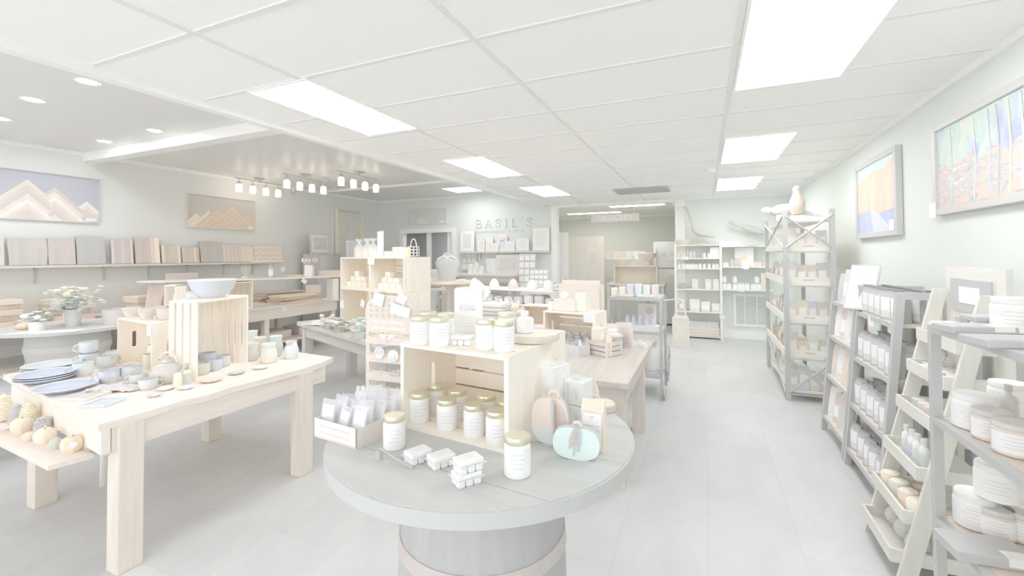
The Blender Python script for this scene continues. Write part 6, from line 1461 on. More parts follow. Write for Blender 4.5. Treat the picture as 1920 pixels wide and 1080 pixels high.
t = thing('shelf_box', 'pale wooden box shelf on the grocery counter', 'shelf', (-1.35, 9.85, .95)); bm = NB(); b3(bm, -.45, .45, -.15, .15, .36, .38); b3(bm, -.45, -.43, -.15, .15, 0, .36); b3(bm, .43, .45, -.15, .15, 0, .36); b3(bm, -.43, .43, .14, .15, 0, .36); obj('box', bm, mat((242, 234, 222), .6), t)
mk_bowl('wooden_bowl', 'large pale wooden bowl at the left of the box shelf', (-1.65, 9.82, 1.331), .2, .14, (242, 232, 218), (234, 224, 210), (244, 236, 224), 'wooden bowls in the grocery room')
mk_bowl('wooden_bowl', 'tall footed wooden bowl at the right of the box shelf', (-1.12, 9.9, 1.42), .2, .18, (238, 224, 210), (230, 216, 202), (240, 228, 214), 'wooden bowls in the grocery room')
tag(obj('bowl_stand', cyl(NB(), (0, 0, 0), .1, .08, .089, 20), mat((230, 220, 208), .6), loc=(-1.12, 9.9, 1.331)), 'round foot under the tall wooden bowl', 'stand')
tag(obj('pepper_mill', lathe(NB(), [(0, 0), (.035, 0), (.022, .1), (.03, .15), (.012, .19), (.02, .22), (0, .24)], n=16), mat((234, 226, 214), .5), loc=(-1.40, 9.8, 1.331)), 'turned wooden pepper mill between the two bowls', 'pepper mill')
t = thing('book_rack', 'dark book rack with a row of colourful cards in the grocery room', 'rack', (-1.75, 10.9, 0)); obj('rack', b3(NB(), -.5, .5, 0, .3, 0, 1.45), mat((208, 208, 208), .6), t)
for k in range(6):
    tag(obj('card_pack', b3(NB(), -.07, .07, 0, .03, 0, .2), mat([(242, 232, 222), (230, 236, 236), (238, 220, 216), (228, 236, 240), (244, 238, 226), (226, 230, 228)][k], .6), loc=(-2.15 + .16 * k, 10.95, 1.451)), ORD[k] + ' upright packet from the left on the dark book rack', 'packet', 'packets on the grocery book rack')

# ================================================================ white open shelves on the back wall, right of the opening
WS = mat((248, 246, 240), .5, (243, 240, 233), 'woodx', 1)
def shelf_unit(lb, x0, x1, zs, sides=(1, 1), d=.26, y=9.19):
    t = thing('wall_shelving', lb, 'shelving', ((x0 + x1) / 2, y, 0)); hw = (x1 - x0) / 2
    for i, sx in enumerate((-1, 1)):
        if sides[i]: obj('side_post', b3(NB(), sx * hw - .02, sx * hw + .02, -d, -d + .04, 0, max(zs) + .02), WS, t); obj('side_post', b3(NB(), sx * hw - .02, sx * hw + .02, -.04, 0, 0, max(zs) + .02), WS, t)
    for z in zs: obj('shelf', b3(NB(), -hw + (.02 if sides[0] else 0), hw - (.02 if sides[1] else 0), -d, 0, z - .022, z), WS, t)
YS = 8.95
def zrow(px, py): return Yp(px, py, YS)[2]
ZA = [zrow(1310, v) for v in (463, 488, 507, 546, 588, 633)]
XA0, XA1 = Yp(1266, 500, YS)[0], Yp(1351, 500, YS)[0]; ZA[-1] = .05
shelf_unit('left white open shelving unit beside the opening, full of jars and pouches', XA0, XA1, ZA)
XB1 = Yp(1448, 500, YS)[0]
ZBr = [zrow(1390, v) for v in (466, 505, 548)]
shelf_unit('right white wall shelves above the vent grille', XA1 + .022, XB1, ZBr, (0, 0))
S_ = 0.010
AMB = mat((222, 212, 206), .2)
def row(name, lbf, grp, xs, yb, unit, builder):
    z = min(ZA if unit == 'A' else ZBr, key=lambda v: abs(v - zrow(1310 if unit == 'A' else 1390, yb)))
    for k, px in enumerate(xs):
        p = Yp(px, yb, YS + .06); builder(lbf % ORD[k], (p[0], YS + .06, z + .0005), grp, k)
def mkb(r, h, body, cap, lab=None, neck=.4, cat='bottle', nm='bottle'):
    def f(lb, p, g, k): o = mk_bottle(nm, lb, r * S_, h * S_, body if not isinstance(body, list) else body[k % len(body)], cap, g, lab, neck, cat); o.location = p
    return f
row('b', '%s sauce bottle from the left on the second shelf', 'sauce bottles on the left white shelving', (1271, 1277, 1283, 1289, 1295, 1301), 487, 'A', mkb(2.2, 14, [mat((246, 232, 206), .3), mat((240, 224, 214), .3), mat((232, 240, 236), .3), mat((226, 214, 208), .3), mat((236, 238, 240), .3), mat((222, 230, 242), .3)], mat((218, 216, 214), .4)))
row('b', '%s small white carton from the left right of the sauce bottles', 'white cartons on the second white shelf', (1320, 1329), 487, 'A', mkb(3, 11, WHITE, BLACK, neck=.5))
def pouch(lb, p, g, w, h, c, c2=None, rz=0, cat='pouch', lab=None, tilt=-.08):
    t = thing('food_pouch', lb, cat, p, rz, g); t.rotation_euler.x = tilt; bm = NB()
    V = [bm.verts.new(v) for v in ((-w * .46, -w * .18, 0), (w * .46, -w * .18, 0), (w * .46, w * .18, 0), (-w * .46, w * .18, 0), (-w * .5, -w * .13, h * .5), (w * .5, -w * .13, h * .5), (w * .5, w * .13, h * .5), (-w * .5, w * .13, h * .5), (-w * .5, -.003, h), (w * .5, -.003, h), (w * .5, .003, h), (-w * .5, .003, h))]
    for k in (0, 4):
        for i in range(4): bm.faces.new((V[k + i], V[k + (i + 1) % 4], V[k + 4 + (i + 1) % 4], V[k + 4 + i]))
    bm.faces.new(V[:4][::-1]); bm.faces.new(V[8:])
    obj('pouch', bm, mat(c, .35, c2 or tuple(v - 6 for v in c), 'noise', 6), t)
    if lab: obj('label', prism(NB(), [(-w * .34, h * .22), (w * .34, h * .22), (w * .34, h * .62), (-w * .34, h * .62)], -w * .2 - .001, -w * .2), mat(lab, .5), t)
    return t
pouch('tall white pouch at the right end of the second white shelf', (Yp(1340, 487, YS + .06)[0], YS + .06, ZA[1]), None, 16 * S_, 20 * S_, (250, 250, 250))
row('b', '%s small white spice jar from the left on the third shelf', 'small white spice jars on the left white shelving', (1273, 1281, 1287, 1293, 1299, 1305, 1312, 1320, 1329, 1338, 1345), 505, 'A', mkb(2.9, 8, WHITE, mat((240, 240, 240), .4), neck=.8, cat='jar', nm='spice_jar'))
def bx_(w, h, c): 
    def f(lb, p, g, k): 
        t = thing('snack_box', lb, 'box', p, 0, g); obj('carton', bev(b3(NB(), -w * S_ / 2, w * S_ / 2, -.05, .05, 0, h * S_), .003, 1), mat(c, .6), t); obj('label', b3(NB(), -w * S_ * .36, w * S_ * .36, -.052, -.05, h * S_ * .2, h * S_ * .7), mat(tuple(min(252, v + 8) for v in c), .6), t)
    return f
row('b', '%s taupe packet from the left on the fourth shelf', 'taupe packets on the left white shelving', (1302, 1327, 1341), 544, 'A', bx_(11, 18, (233, 230, 222)))
tag(obj('black_tray', bev(b3(NB(), -.07, .07, -.05, .05, 0, .10), .01, 2), BLACK, loc=(Yp(1277, 544, YS)[0], YS + .08, ZA[3] + .001)), 'black lump of charcoal soap at the left of the fourth shelf', 'soap')
for k, (px, w, h, c, lb) in enumerate(((1277, 13, 19, (214, 214, 212), 'dark pouch with a pale logo on the fifth shelf'), (1301, 18, 22, (243, 243, 240), 'white pouch on the fifth shelf, second from the left'), (1321, 16, 18, (244, 240, 228), 'cream pouch on the fifth shelf'), (1341, 15, 15, (238, 238, 240), 'clear snack bag at the right of the fifth shelf'))):
    pouch(lb, (Yp(px, 586, YS + .08)[0], YS + .08, ZA[4] + .001), 'pouches on the fifth white shelf', w * S_, h * S_, c, lab=(250, 250, 250))
t = thing('wooden_crate', 'brown slatted crate of bagged goods on the lowest white shelf', 'crate', ((XA0 + XA1) / 2 + .02, YS + .10, ZA[5] + .001)); bm = NB()
for k in range(3): b3(bm, -.34, .34, -.13, -.118, .005 + .055 * k, .05 + .055 * k); b3(bm, -.34, .34, .118, .13, .005 + .055 * k, .05 + .055 * k)
b3(bm, -.34, .34, -.118, .118, 0, .01); obj('slats', bm, mat((240, 228, 216), .6, (232, 219, 206), 'woodx', 1), t)
for sx in (-1, 1): obj('end_panel', b3(NB(), sx * .34 - .008, sx * .34 + .008, -.13, .13, 0, .17), mat((240, 228, 216), .6), t)
for k in range(6): pouch(ORD[k] + ' clear bag from the left in the brown crate on the lowest shelf', ((XA0 + XA1) / 2 + .02 - .26 + .105 * k, YS + .10, ZA[5] + .012), 'clear bags in the brown crate', .12, .24, (236, 236, 237), (224, 224, 226), rz=.2 * (k % 3 - 1), tilt=-.2)
mk_bowl('wooden_bowl', 'pale wooden bowl on top of the left white shelving', (Yp(1281, 462, YS)[0], YS + .10, ZA[0]), 13 * S_, 10 * S_, (244, 236, 225), (236, 227, 215), (246, 240, 230))
tag(obj('camera_stand', bev(b3(NB(), -.06, .06, -.04, .04, 0, .07), .01, 2), mat((214, 214, 212), .5), loc=(Yp(1336, 461, YS)[0], YS + .08, ZA[0])), 'small black gadget on top of the left white shelving', 'gadget')
tag(obj('white_parcel', bev(b3(NB(), -.17, .17, -.1, .1, 0, .09), .01, 2), mat((247, 247, 246), .6), loc=(Yp(1368, 464, YS)[0], YS + .12, ZBr[0])), 'stack of white linens on the right white shelf', 'linens')
row('b', '%s amber bottle from the left behind the white sign', 'amber bottles on the right white shelves', (1372, 1379, 1386), 502, 'B', mkb(3.2, 15, AMB, mat((216, 206, 200), .4), neck=.4))
tag(obj('white_tin', cyl(NB(), (0, 0, 0), .05, .05, .07, 18), WHITE, loc=(Yp(1360, 502, YS)[0], YS + .05, ZBr[1])), 'white tin at the left of the middle right shelf', 'tin')
t = thing('poster', 'white sign with an orange crest between the right shelves', 'poster', (Yp(1396, 500, YS)[0], YS + .12, ZBr[1] + .001)); obj('board', b3(NB(), -15.5 * S_, 15.5 * S_, 0, .008, 0, 34 * S_), mat((247, 247, 246), .6), t); obj('crest', cyl(NB(), (0, -.001, 16 * S_), 5.5 * S_, 5.5 * S_, .003, 8, M=Matrix.Rotation(PI / 2, 4, 'X')), mat((247, 228, 208), .6), t)
row('b', '%s small honey jar from the left on the middle right shelf', 'honey jars on the right white shelves', (1416, 1420.5, 1424.5, 1434), 502, 'B', mkb(2.6, 9, mat((240, 230, 220), .3), mat((216, 214, 212), .4), neck=.9, cat='jar', nm='honey_jar'))
def jr(lb, p, g, k): o = mk_bottle('jam_jar', lb, 4 * S_, 12 * S_, WHITE, mat((214, 214, 212), .4), g, mat((248, 248, 250), .6), .9, 'jar'); o.location = p
row('b', '%s white jar with a dark lid from the left on the lowest right shelf', 'white jars with dark lids on the right white shelves', (1357, 1366, 1377, 1386, 1391, 1400, 1411, 1415, 1423), 546, 'B', jr)
for k, px in enumerate((1357, 1377, 1418)): p = Yp(px, 534, YS + .06); jr(['left', 'middle', 'right'][k] + ' upper white jar stacked on the jars of the lowest right shelf', (p[0], YS + .06, ZBr[2] + 12 * S_ + .001), 'stacked white jars on the right white shelves', 0)
tag(obj('amber_box', bev(b3(NB(), -.05, .05, -.04, .04, 0, .30), .004, 1), mat((244, 232, 208), .5, (228, 220, 208), 'woodz', .5), loc=(Yp(1432, 546, YS)[0], YS + .1, ZBr[2] + .001)), 'tall honey coloured box at the right of the lowest right shelf', 'box')
for px, py, lb in ((1284, 487, 'white price card on the edge of the sauce bottle shelf'), (1291, 505, 'white price card on the edge of the spice jar shelf'), (1352, 598, 'white price card on the right post of the left shelving'), (1397, 506, 'white price card on the middle right shelf'), (1388, 548, 'white price card on the lowest right shelf')):
    p = Yp(px, py, YS - .03); card('price_card', lb, (p[0], YS - .03, p[2] - .04), 0, .10, .06, .1, 1)
# carved shore birds
def bird(lb, p, s, neck, bodyc, legs=.24, rz=0, beak=.12):
    t = thing('carved_bird', lb, 'bird carving', p, rz, 'carved birds on the white shelving')
    bc_ = mat(bodyc, .6, tuple(v - 9 for v in bodyc), 'noise', 6)
    pts = [(-.20 * s, 0, legs + .02), (-.1 * s, 0, legs + .05 * s), (0, 0, legs + .07 * s), (.09 * s, 0, legs + .09 * s)] if False else [(.20 * s, 0, legs - .01), (.1 * s, 0, legs + .03 * s), (0, 0, legs + .06 * s), (-.08 * s, 0, legs + .10 * s)]
    rr = [.006, .035 * s, .055 * s, .03 * s]
    for q in neck: pts.append((q[0] * s, 0, legs + q[1] * s)); rr.append(.016 * s)
    pts.append((pts[-1][0] - .03 * s, 0, pts[-1][2] + .005)); rr[-1] = .024 * s; rr.append(.014 * s)
    bodyc = tuple(v - 14 for v in bodyc); bc_ = mat(bodyc, .6, tuple(v - 12 for v in bodyc), 'noise', 6)
    obj('body', tube(NB(), pts, rr, 12), bc_, t, True)
    e = pts[-1]; obj('beak', tube(NB(), [e, (e[0] - beak * s, 0, e[2] - .02 * s)], [.010 * s, .003], 8), mat((240, 232, 214), .5), t, True)
    bm = NB(); tube(bm, [(.0, -.012, legs), (.01, -.012, 0)], .005); tube(bm, [(.0, .012, legs), (-.01, .012, 0)], .005); obj('legs', bm, mat((232, 226, 214), .6), t)
    obj('base', cyl(NB(), (0, 0, 0), .08 * s, .08 * s, .015, 20), mat((232, 222, 208), .6), t)
bird('tall carved heron with a raised neck on the left white shelving', (Yp(1313, 462, YS)[0], YS + .05, ZA[0]), 1.25, [(-.12, .25), (-.16, .38), (-.20, .46)], (234, 230, 220), .14, 0, .14)
bird('stout carved bird looking left on the right white shelves', (Yp(1410, 465, YS)[0], YS + .05, ZBr[0]), 1.35, [(-.18, .13), (-.24, .17)], (226, 222, 218), .20, 0, .03)
# vent grille
g0, g1 = Yp(1373, 555, 9.18), Yp(1440, 620, 9.18)
t = thing('vent_grille', 'large white return air grille low on the back wall', 'vent', ((g0[0] + g1[0]) / 2, 9.198, g1[2])); gw, gh = g1[0] - g0[0], g0[2] - g1[2]
bm = NB(); b3(bm, -gw / 2, -gw / 2 + .05, -.02, 0, 0, gh); b3(bm, gw / 2 - .05, gw / 2, -.02, 0, 0, gh); b3(bm, -gw / 2 + .05, gw / 2 - .05, -.02, 0, 0, .05); b3(bm, -gw / 2 + .05, gw / 2 - .05, -.02, 0, gh - .05, gh)
for k in range(1, 3): b3(bm, -gw / 2 + gw * k / 3 - .01, -gw / 2 + gw * k / 3 + .01, -.02, 0, .05, gh - .05)
obj('frame', bm, mat((244, 245, 246), .5), t); bm = NB()
for k in range(24): z = .06 + (gh - .11) * k / 24; box(bm, (0, -.008, z + .01), (gw - .1, .012, .004), rx=.6)
obj('louvres', bm, mat((236, 238, 240), .5), t)

# ================================================================ tall black-framed rack with white bins
TB = mat((192, 193, 193), .5)
rx0, rx1, ry0, ry1 = .80, 1.22, 5.52, 7.05
t = thing('storage_rack', 'tall black metal rack with pale wooden bins and cross braces by the right wall', 'rack', ((rx0 + rx1) / 2, (ry0 + ry1) / 2, 0))
hx, hy = (rx1 - rx0) / 2, (ry1 - ry0) / 2
for sx in (-1, 1):
    for sy in (-1, 1): obj('post', b3(NB(), sx * hx - .022, sx * hx + .022, sy * hy - .022, sy * hy + .022, 0, 2.02), TB, t)
ZT = [.10, .47, .84, 1.24, 1.60, 1.92]
for i, z in enumerate(ZT):
    bn = NB(); y0, y1 = -hy + .022, hy - .022
    b3(bn, -hx + .02, hx - .02, y0, y1, z - .02, z)
    if 0 < i < 5:
        b3(bn, -hx + .02, hx - .02, y0, y0 + .012, z, z + .065); b3(bn, -hx - .022, -hx - .010, y0, y1, z - .01, z + .065)
    o = obj('bin_shelf', bn, mat((248, 244, 234), .6, (243, 237, 226), 'woodx', 1), t)
    if 0 < i < 5: obj('handle', b3(NB(), -.05, .05, y0 - .003, y0, z + .03, z + .045), mat((214, 211, 205), .5), o)
    obj('rail', b3(NB(), -hx + .02, hx - .02, -hy - .015, -hy + .0, z - .035, z - .0215), TB, t)
for z0, z1 in ((1.62, 1.96), (.08, .46)):
    bm = NB(); tube(bm, [(-hx, -hy - .02, z0), (hx, -hy - .02, z1)], .012, 5); tube(bm, [(hx, -hy - .02, z0), (-hx, -hy - .02, z1)], .012, 5)
    obj('cross_brace', bm, TB, t)
    bm = NB(); tube(bm, [(-hx - .02, -hy, z0), (-hx - .02, hy, z1)], .010, 5); tube(bm, [(-hx - .02, hy, z0), (-hx - .02, -hy, z1)], .010, 5) if z0 > 1 else None
    obj('cross_brace', bm, TB, t)
random.seed(77)
tierc = {4: ('top tier', [(244, 236, 234), (236, 230, 226), (248, 240, 236), (230, 226, 222)], (.16, .24)), 3: ('second tier', [(238, 232, 226), (226, 220, 216), (240, 228, 216), (222, 220, 222)], (.18, .26)),
         2: ('third tier', [(238, 232, 222), (244, 236, 216), (222, 228, 240), (230, 224, 216)], (.14, .22)), 1: ('fourth tier', [(236, 230, 220), (242, 226, 212), (232, 236, 228), (228, 224, 218)], (.14, .24)), 0: ('bottom tier', [(232, 228, 222), (222, 232, 240), (244, 234, 220), (230, 224, 220)], (.16, .26))}
for i, (nm, cs_, (h0, h1)) in tierc.items():
    z = ZT[i] + .001
    for k in range(4):
        x = rx0 + .07 + (rx1 - rx0 - .14) * k / 3; c = cs_[k % 4]
        pouch('%s food pouch from the left at the near end of the %s' % (ORD[k], nm), (x, ry0 + .12, z), 'food pouches on the %s of the bin rack' % nm, .10, random.uniform(h0, h1), c, tuple(v - 12 for v in c), rz=random.uniform(-.2, .2), lab=(250, 248, 244))
    for k in range(7):
        y = ry0 + .34 + .19 * k; c = cs_[(k * 3 + 1) % 4]
        pouch('%s food pouch along the aisle side of the %s, counted from the near post' % (ORD[k], nm), (rx0 + .075, y, z), 'aisle side pouches on the %s of the bin rack' % nm, .13, random.uniform(h0, h1), c, tuple(v - 12 for v in c), rz=-PI / 2 + random.uniform(-.3, .3), lab=(248, 246, 242))
t = thing('taxidermy_bird', 'upright brown and white bird figure on top of the tall black rack', 'bird figure', (.93, 5.62, 1.921), 0)
obj('body', lathe(NB(), [(0, .05), (.05, .06), (.075, .12), (.07, .20), (.045, .27), (.035, .31), (.04, .34), (.02, .37), (0, .375)], n=18, sx=1, sy=.9), mat((224, 208, 190), .7, (206, 194, 182), 'noise', 9), t, True)
obj('wings', ball(NB(), (.03, .05, .17), .08, (.7, .7, 1.3)), mat((204, 200, 194), .7), t, True); obj('tail', tube(NB(), [(.03, .04, .1), (.15, .06, .06), (.24, .06, .035)], [.03, .02, .006], 8), mat((218, 219, 219), .7), t, True)
obj('beak', tube(NB(), [(0, -.03, .345), (0, -.07, .335)], [.01, .002], 8), mat((236, 226, 208), .5), t, True); obj('base', b3(NB(), -.06, .06, -.05, .06, 0, .05), mat((226, 222, 216), .6), t)
t = thing('taxidermy_bird', 'low spread-winged bird figure at the left of the upright one on the tall rack', 'bird figure', (.80, 5.80, 1.921), 0)
obj('body', ball(NB(), (0, 0, .12), .07, (1.6, 1, .9)), mat((222, 218, 212), .7, (200, 200, 198), 'noise', 9), t, True); obj('head', ball(NB(), (-.14, -.02, .13), .04, (1.4, 1, 1)), mat((244, 236, 226), .7), t, True); obj('wings', ball(NB(), (.05, .02, .17), .06, (1.8, .8, .5)), mat((218, 220, 220), .7), t, True); obj('base', b3(NB(), -.05, .05, -.05, .05, 0, .07), mat((226, 222, 216), .6), t)

# ================================================================ black A-frame racks of coffee bags
RKW = mat((226, 218, 209), .6, (217, 209, 200), 'woody', .8)
def aframe(lb, y0, y1, zs, top):
    t = thing('a_frame_rack', lb, 'rack', (1.15, (y0 + y1) / 2, 0)); hy = (y1 - y0) / 2
    def fx(z): return .93 + .11 * z / 1.28 - 1.15
    for sy in (-1, 1):
        bm = NB(); prism(bm, [(fx(0), 0), (fx(0) + .04, 0), (fx(top) + .04, top), (fx(top), top)], sy * hy - .022, sy * hy + .022); obj('front_post', bm, TB, t)
        obj('rear_post', b3(NB(), .22, .26, sy * hy - .022, sy * hy + .022, 0, top), TB, t); obj('top_bar', b3(NB(), fx(top), .26, sy * hy - .022, sy * hy + .022, top, top + .04), TB, t)
    for z in zs:
        s = obj('shelf', b3(NB(), fx(z) + .01, .24, -hy + .02, hy - .02, z - .022, z), RKW, t); obj('edge_rail', b3(NB(), fx(z) - .0, fx(z) + .01, -hy + .02, hy - .02, z - .03, z - .0), TB, t)
    return fx
ZN = [.13, .46, .80, 1.13]
aframe('black A-frame rack of dark coffee bags, nearest the camera', 3.33, 4.02, ZN, 1.28)
ZF = [.14, .50, .84, 1.14]
aframe('black A-frame rack with colourful snack bags, farther back', 4.08, 4.72, ZF, 1.20)
def mk_coffee():
    t = thing('coffee_bag', 'x', 'coffee bag', group='x'); w, h = .085, .20; bm = NB()
    V = [bm.verts.new(v) for v in ((-w / 2, -.028, 0), (w / 2, -.028, 0), (w / 2, .028, 0), (-w / 2, .028, 0), (-w / 2, -.026, h * .7), (w / 2, -.026, h * .7), (w / 2, .026, h * .7), (-w / 2, .026, h * .7), (-w * .48, -.006, h * .93), (w * .48, -.006, h * .93), (w * .48, .006, h * .93), (-w * .48, .006, h * .93), (-w * .46, -.022, h), (w * .46, -.022, h), (w * .46, -.012, h), (-w * .46, -.012, h))]
    for k in (0, 4, 8):
        for i in range(4): bm.faces.new((V[k + i], V[k + (i + 1) % 4], V[k + 4 + (i + 1) % 4], V[k + 4 + i]))
    bm.faces.new(V[:4][::-1]); bm.faces.new(V[12:])
    obj('bag', bm, mat((190, 190, 191), .35, (184, 184, 185), 'noise', 5), t)
    obj('label', prism(NB(), [(-w * .40, h * .28), (w * .40, h * .28), (w * .40, h * .72), (-w * .40, h * .72)], -.0292, -.0284), PAPER, t)
    obj('lower_label', prism(NB(), [(-w * .40, h * .08), (w * .40, h * .08), (w * .40, h * .275), (-w * .40, h * .275)], -.0296, -.0288), mat((226, 224, 220), .6), t)
    return t
cbag = mk_coffee(); first = True; random.seed(90)
nmz = ['bottom shelf', 'second shelf', 'third shelf', 'top shelf']
for i, z in enumerate(ZN):
    for k in range(5):
        for r_ in range(2):
            p = (.93 + .11 * z / 1.28 + .06 + .10 * r_ + random.uniform(-.008, .008), 3.42 + .13 * k + random.uniform(-.01, .01), z + .001)
            lb = '%s %s coffee bag from the near end, %s of the near black rack' % (ORD[k], ('aisle-side', 'wall-side')[r_], nmz[i])
            a = -PI / 2 + .45 + random.uniform(-.15, .15)
            if first: cbag.location = p; cbag.rotation_euler.z = a; cbag['label'] = lb; cbag['group'] = 'dark coffee bags on the near black rack'; first = False
            else: dup(cbag, p, a, lb)
    # two more facing the end of the rack
for k, (x, y) in enumerate(((1.24, 3.40), (1.32, 3.42))):
    for i, z in enumerate(ZN[1:]): dup(cbag, (x, y, z + .001), -.2, '%s end-facing coffee bag on the %s of the near black rack' % (('left', 'right')[k], nmz[i + 1]))
t = thing('framed_sign', 'white framed sign leaning back on top of the near black rack', 'sign', (1.02, 3.98, 1.145), -PI / 2 + .75); t.rotation_euler.x = -.32
obj('frame', b3(NB(), -.10, .10, 0, .012, 0, .34), mat((222, 222, 222), .5), t); obj('sheet', b3(NB(), -.088, .088, -.003, 0, .012, .328), WHITE, t); bm = NB()
for k in range(6): b3(bm, -.06, .06 - .01 * (k % 2), -.004, -.003, .08 + .035 * k, .084 + .035 * k)
obj('lettering', bm, mat((230, 230, 232), .6), t)
SN = [(1, (228, 216, 212), (246, 246, 246), 'dark red'), (2, (232, 238, 232), (222, 234, 236), 'pale green'), (3, (246, 228, 214), (240, 218, 214), 'orange'), (0, (240, 238, 240), (224, 220, 226), 'white and purple')]
for i, z in enumerate(ZF):
    for k in range(4):
        cc_ = [[(244, 242, 244), (222, 216, 214), (236, 214, 208), (248, 244, 240)], [(232, 238, 230), (244, 224, 212), (240, 240, 240), (236, 222, 216)], [(238, 216, 212), (248, 248, 248), (242, 226, 220), (250, 250, 250)], [(212, 213, 212), (246, 240, 222), (232, 226, 236), (210, 211, 212)]][i][k]
        pouch('%s snack bag from the near end on the %s of the far black rack' % (ORD[k], nmz[i]), (.93 + .11 * z / 1.28 + .07, 4.17 + .15 * k, z + .001), 'snack bags on the far black rack', .13, [.26, .28, .24, .26][(i + k) % 4], cc_, tuple(v - 10 for v in cc_), rz=-PI / 2 + .35, lab=(250, 250, 250) if k % 2 == 0 else None)
card('price_card', 'white price card on the edge of the top near rack shelf', (1.03, 3.72, 1.06), -PI / 2 + .3, .05, .07, 0, 0)

# ================================================================ grey wooden ladder shelf
LW = mat((228, 226, 218), .6, (220, 218, 210), 'woodz', .8); LWY = mat((230, 228, 221), .6, (222, 220, 212), 'woody', .8)
ly0, ly1 = 2.66, 3.10; lx0 = .84; lx1 = 1.155
t = thing('ladder_shelf', 'grey wooden ladder shelf with slanted rails and tray tiers', 'shelf', (1.0, (ly0 + ly1) / 2, 0)); hy = (ly1 - ly0) / 2
for sy in (-1, 1):
    obj('front_rail', prism(NB(), [(lx0 - 1.0 - .035, 0), (lx0 - 1.0 + .035, 0), (lx1 - 1.0 + .035, 1.36), (lx1 - 1.0 - .025, 1.36)], sy * hy - .011, sy * hy + .011), LW, t)
    obj('back_post', b3(NB(), .20, .225, sy * hy - .04, sy * hy + .04, 0, 1.48), LW, t)
obj('top_rail', b3(NB(), .20, .22, -hy + .04, hy - .04, 1.42, 1.48), LWY, t); obj('mid_rail', b3(NB(), .20, .22, -hy + .04, hy - .04, 1.22, 1.26), LWY, t)
TR = [(.10, .82), (.29, .872), (.50, .925), (.73, .985), (.93, 1.035), (1.10, 1.08)]
for z, x in TR:
    x1 = 1.19; bm = NB(); ya, yb = -hy + .012, hy - .012; a, b = x - 1.0 - .03, x1 - 1.0
    b3(bm, a, b, ya, yb, z - .012, z); b3(bm, a, a + .012, ya, yb, z, z + .05); b3(bm, a + .012, b, ya, ya + .012, z, z + .05); b3(bm, a + .012, b, yb - .012, yb, z, z + .05)
    obj('tray', bm, LWY, t)
t = thing('chalkboard_sign', 'small dark board with a white card held in the ladder shelf top', 'sign', (1.195, 2.88, 1.262), -PI / 2)
obj('board', b3(NB(), -.18, .18, -.008, 0, 0, .157), BLACK, t); obj('card', b3(NB(), -.09, .09, -.011, -.008, .04, .12), PAPER, t)
def can(lb, x, y, z, r, h, c, wax=(250, 244, 230), g=None):
    t = thing('candle', lb, 'candle', (x, y, z), 0, g); obj('holder', lathe(NB(), [(0, 0), (r, 0), (r, h * .95), (r * .93, h), (r * .9, h * .92), (0, h * .92)], n=24), mat(c, .5), t, True); obj('wax', cyl(NB(), (0, 0, h * .92), r * .88, r * .88, .004, 20), mat(wax, .6), t)
ZC = .29
for k, (y, c, lb) in enumerate(((3.02, (247, 230, 212), 'orange candle at the far end of the candle tray'), (2.92, (218, 221, 216), 'dark green candle in the candle tray'), (2.82, (240, 222, 213), 'rust red candle in the candle tray'), (2.73, (247, 242, 230), 'cream candle at the near end of the candle tray'))):
    can(lb, .905 + .004 * k, y, ZC + .001, .042, .085, c, (252, 244, 224), 'pillar candles on the ladder shelf')
for k, (y, c) in enumerate(((3.0, (238, 214, 204)), (2.92, (210, 214, 216)), (2.84, (236, 218, 214)), (2.75, (240, 222, 212)))):
    tag(obj('soap_bar', bev(box(NB(), (0, 0, .02), (.07, .06, .04)), .006, 1), mat(c, .6), loc=(1.03, y, ZC + .001), rz=.3 * k), ORD[k] + ' wrapped bar from the far end behind the candles on the ladder shelf', 'bar', 'wrapped bars behind the candles')
for k, (y, c) in enumerate(((2.98, (232, 234, 222)), (2.91, (218, 220, 240)), (2.85, (226, 240, 238)), (2.78, (222, 228, 226)))):
    o = mk_bottle('pump_bottle', ['white and yellow', 'white and blue', 'white and turquoise', 'grey'][k] + ' capped bottle on the bottle tray of the ladder shelf', .022, .15, mat((240, 242, 242), .3), mat((228, 230, 232), .3), 'bottles on the ladder shelf', mat(c, .5), .5); o.location = (.965, y, .501); o.rotation_euler.z = -PI / 2 + .4
for k, (y, c, w) in enumerate(((3.0, (226, 224, 236), .05), (2.93, (246, 238, 220), .05), (2.86, (244, 228, 232), .05), (2.78, (248, 246, 244), .06))):
    o = thing('tin', ['lilac', 'cream', 'pink', 'white'][k] + ' round tin on the fourth tray of the ladder shelf', 'tin', (1.03, y, .731), 0, 'round tins on the ladder shelf'); obj('tin', cyl(NB(), (0, 0, 0), .032, .032, .045, 20), mat(c, .5), o); obj('lid', cyl(NB(), (0, 0, .045), .034, .034, .010, 20), mat(tuple(v - 4 for v in c), .4), o)
random.seed(101)
for k in range(6):
    c = [(246, 232, 218), (232, 218, 206), (222, 232, 242), (238, 216, 222), (226, 238, 240), (218, 210, 204)][k]
    tag(obj('soap_bar', bev(box(NB(), (0, 0, .02), (.09, .055, .04)), .004, 1), mat(c, .6), loc=(1.07 + .035 * (k % 2), 2.73 + .062 * k, .931 + .0 * k), rz=random.uniform(-.5, .5)), ['nearest', 'second', 'third', 'fourth', 'fifth', 'farthest'][k] + ' soap bar in the fifth tray of the ladder shelf', 'soap bar', 'soap bars on the ladder shelf')
for k in range(4):
    tag(obj('sponge', bev(box(NB(), (0, 0, .02), (.07, .07, .04)), .010, 2), mat((250, 244, 226), .8), loc=(1.13, 2.74 + .10 * k, 1.101), rz=.3 * k), ['nearest', 'second', 'third', 'farthest'][k] + ' cream sponge in the top tray of the ladder shelf', 'sponge', 'cream sponges on the ladder shelf')
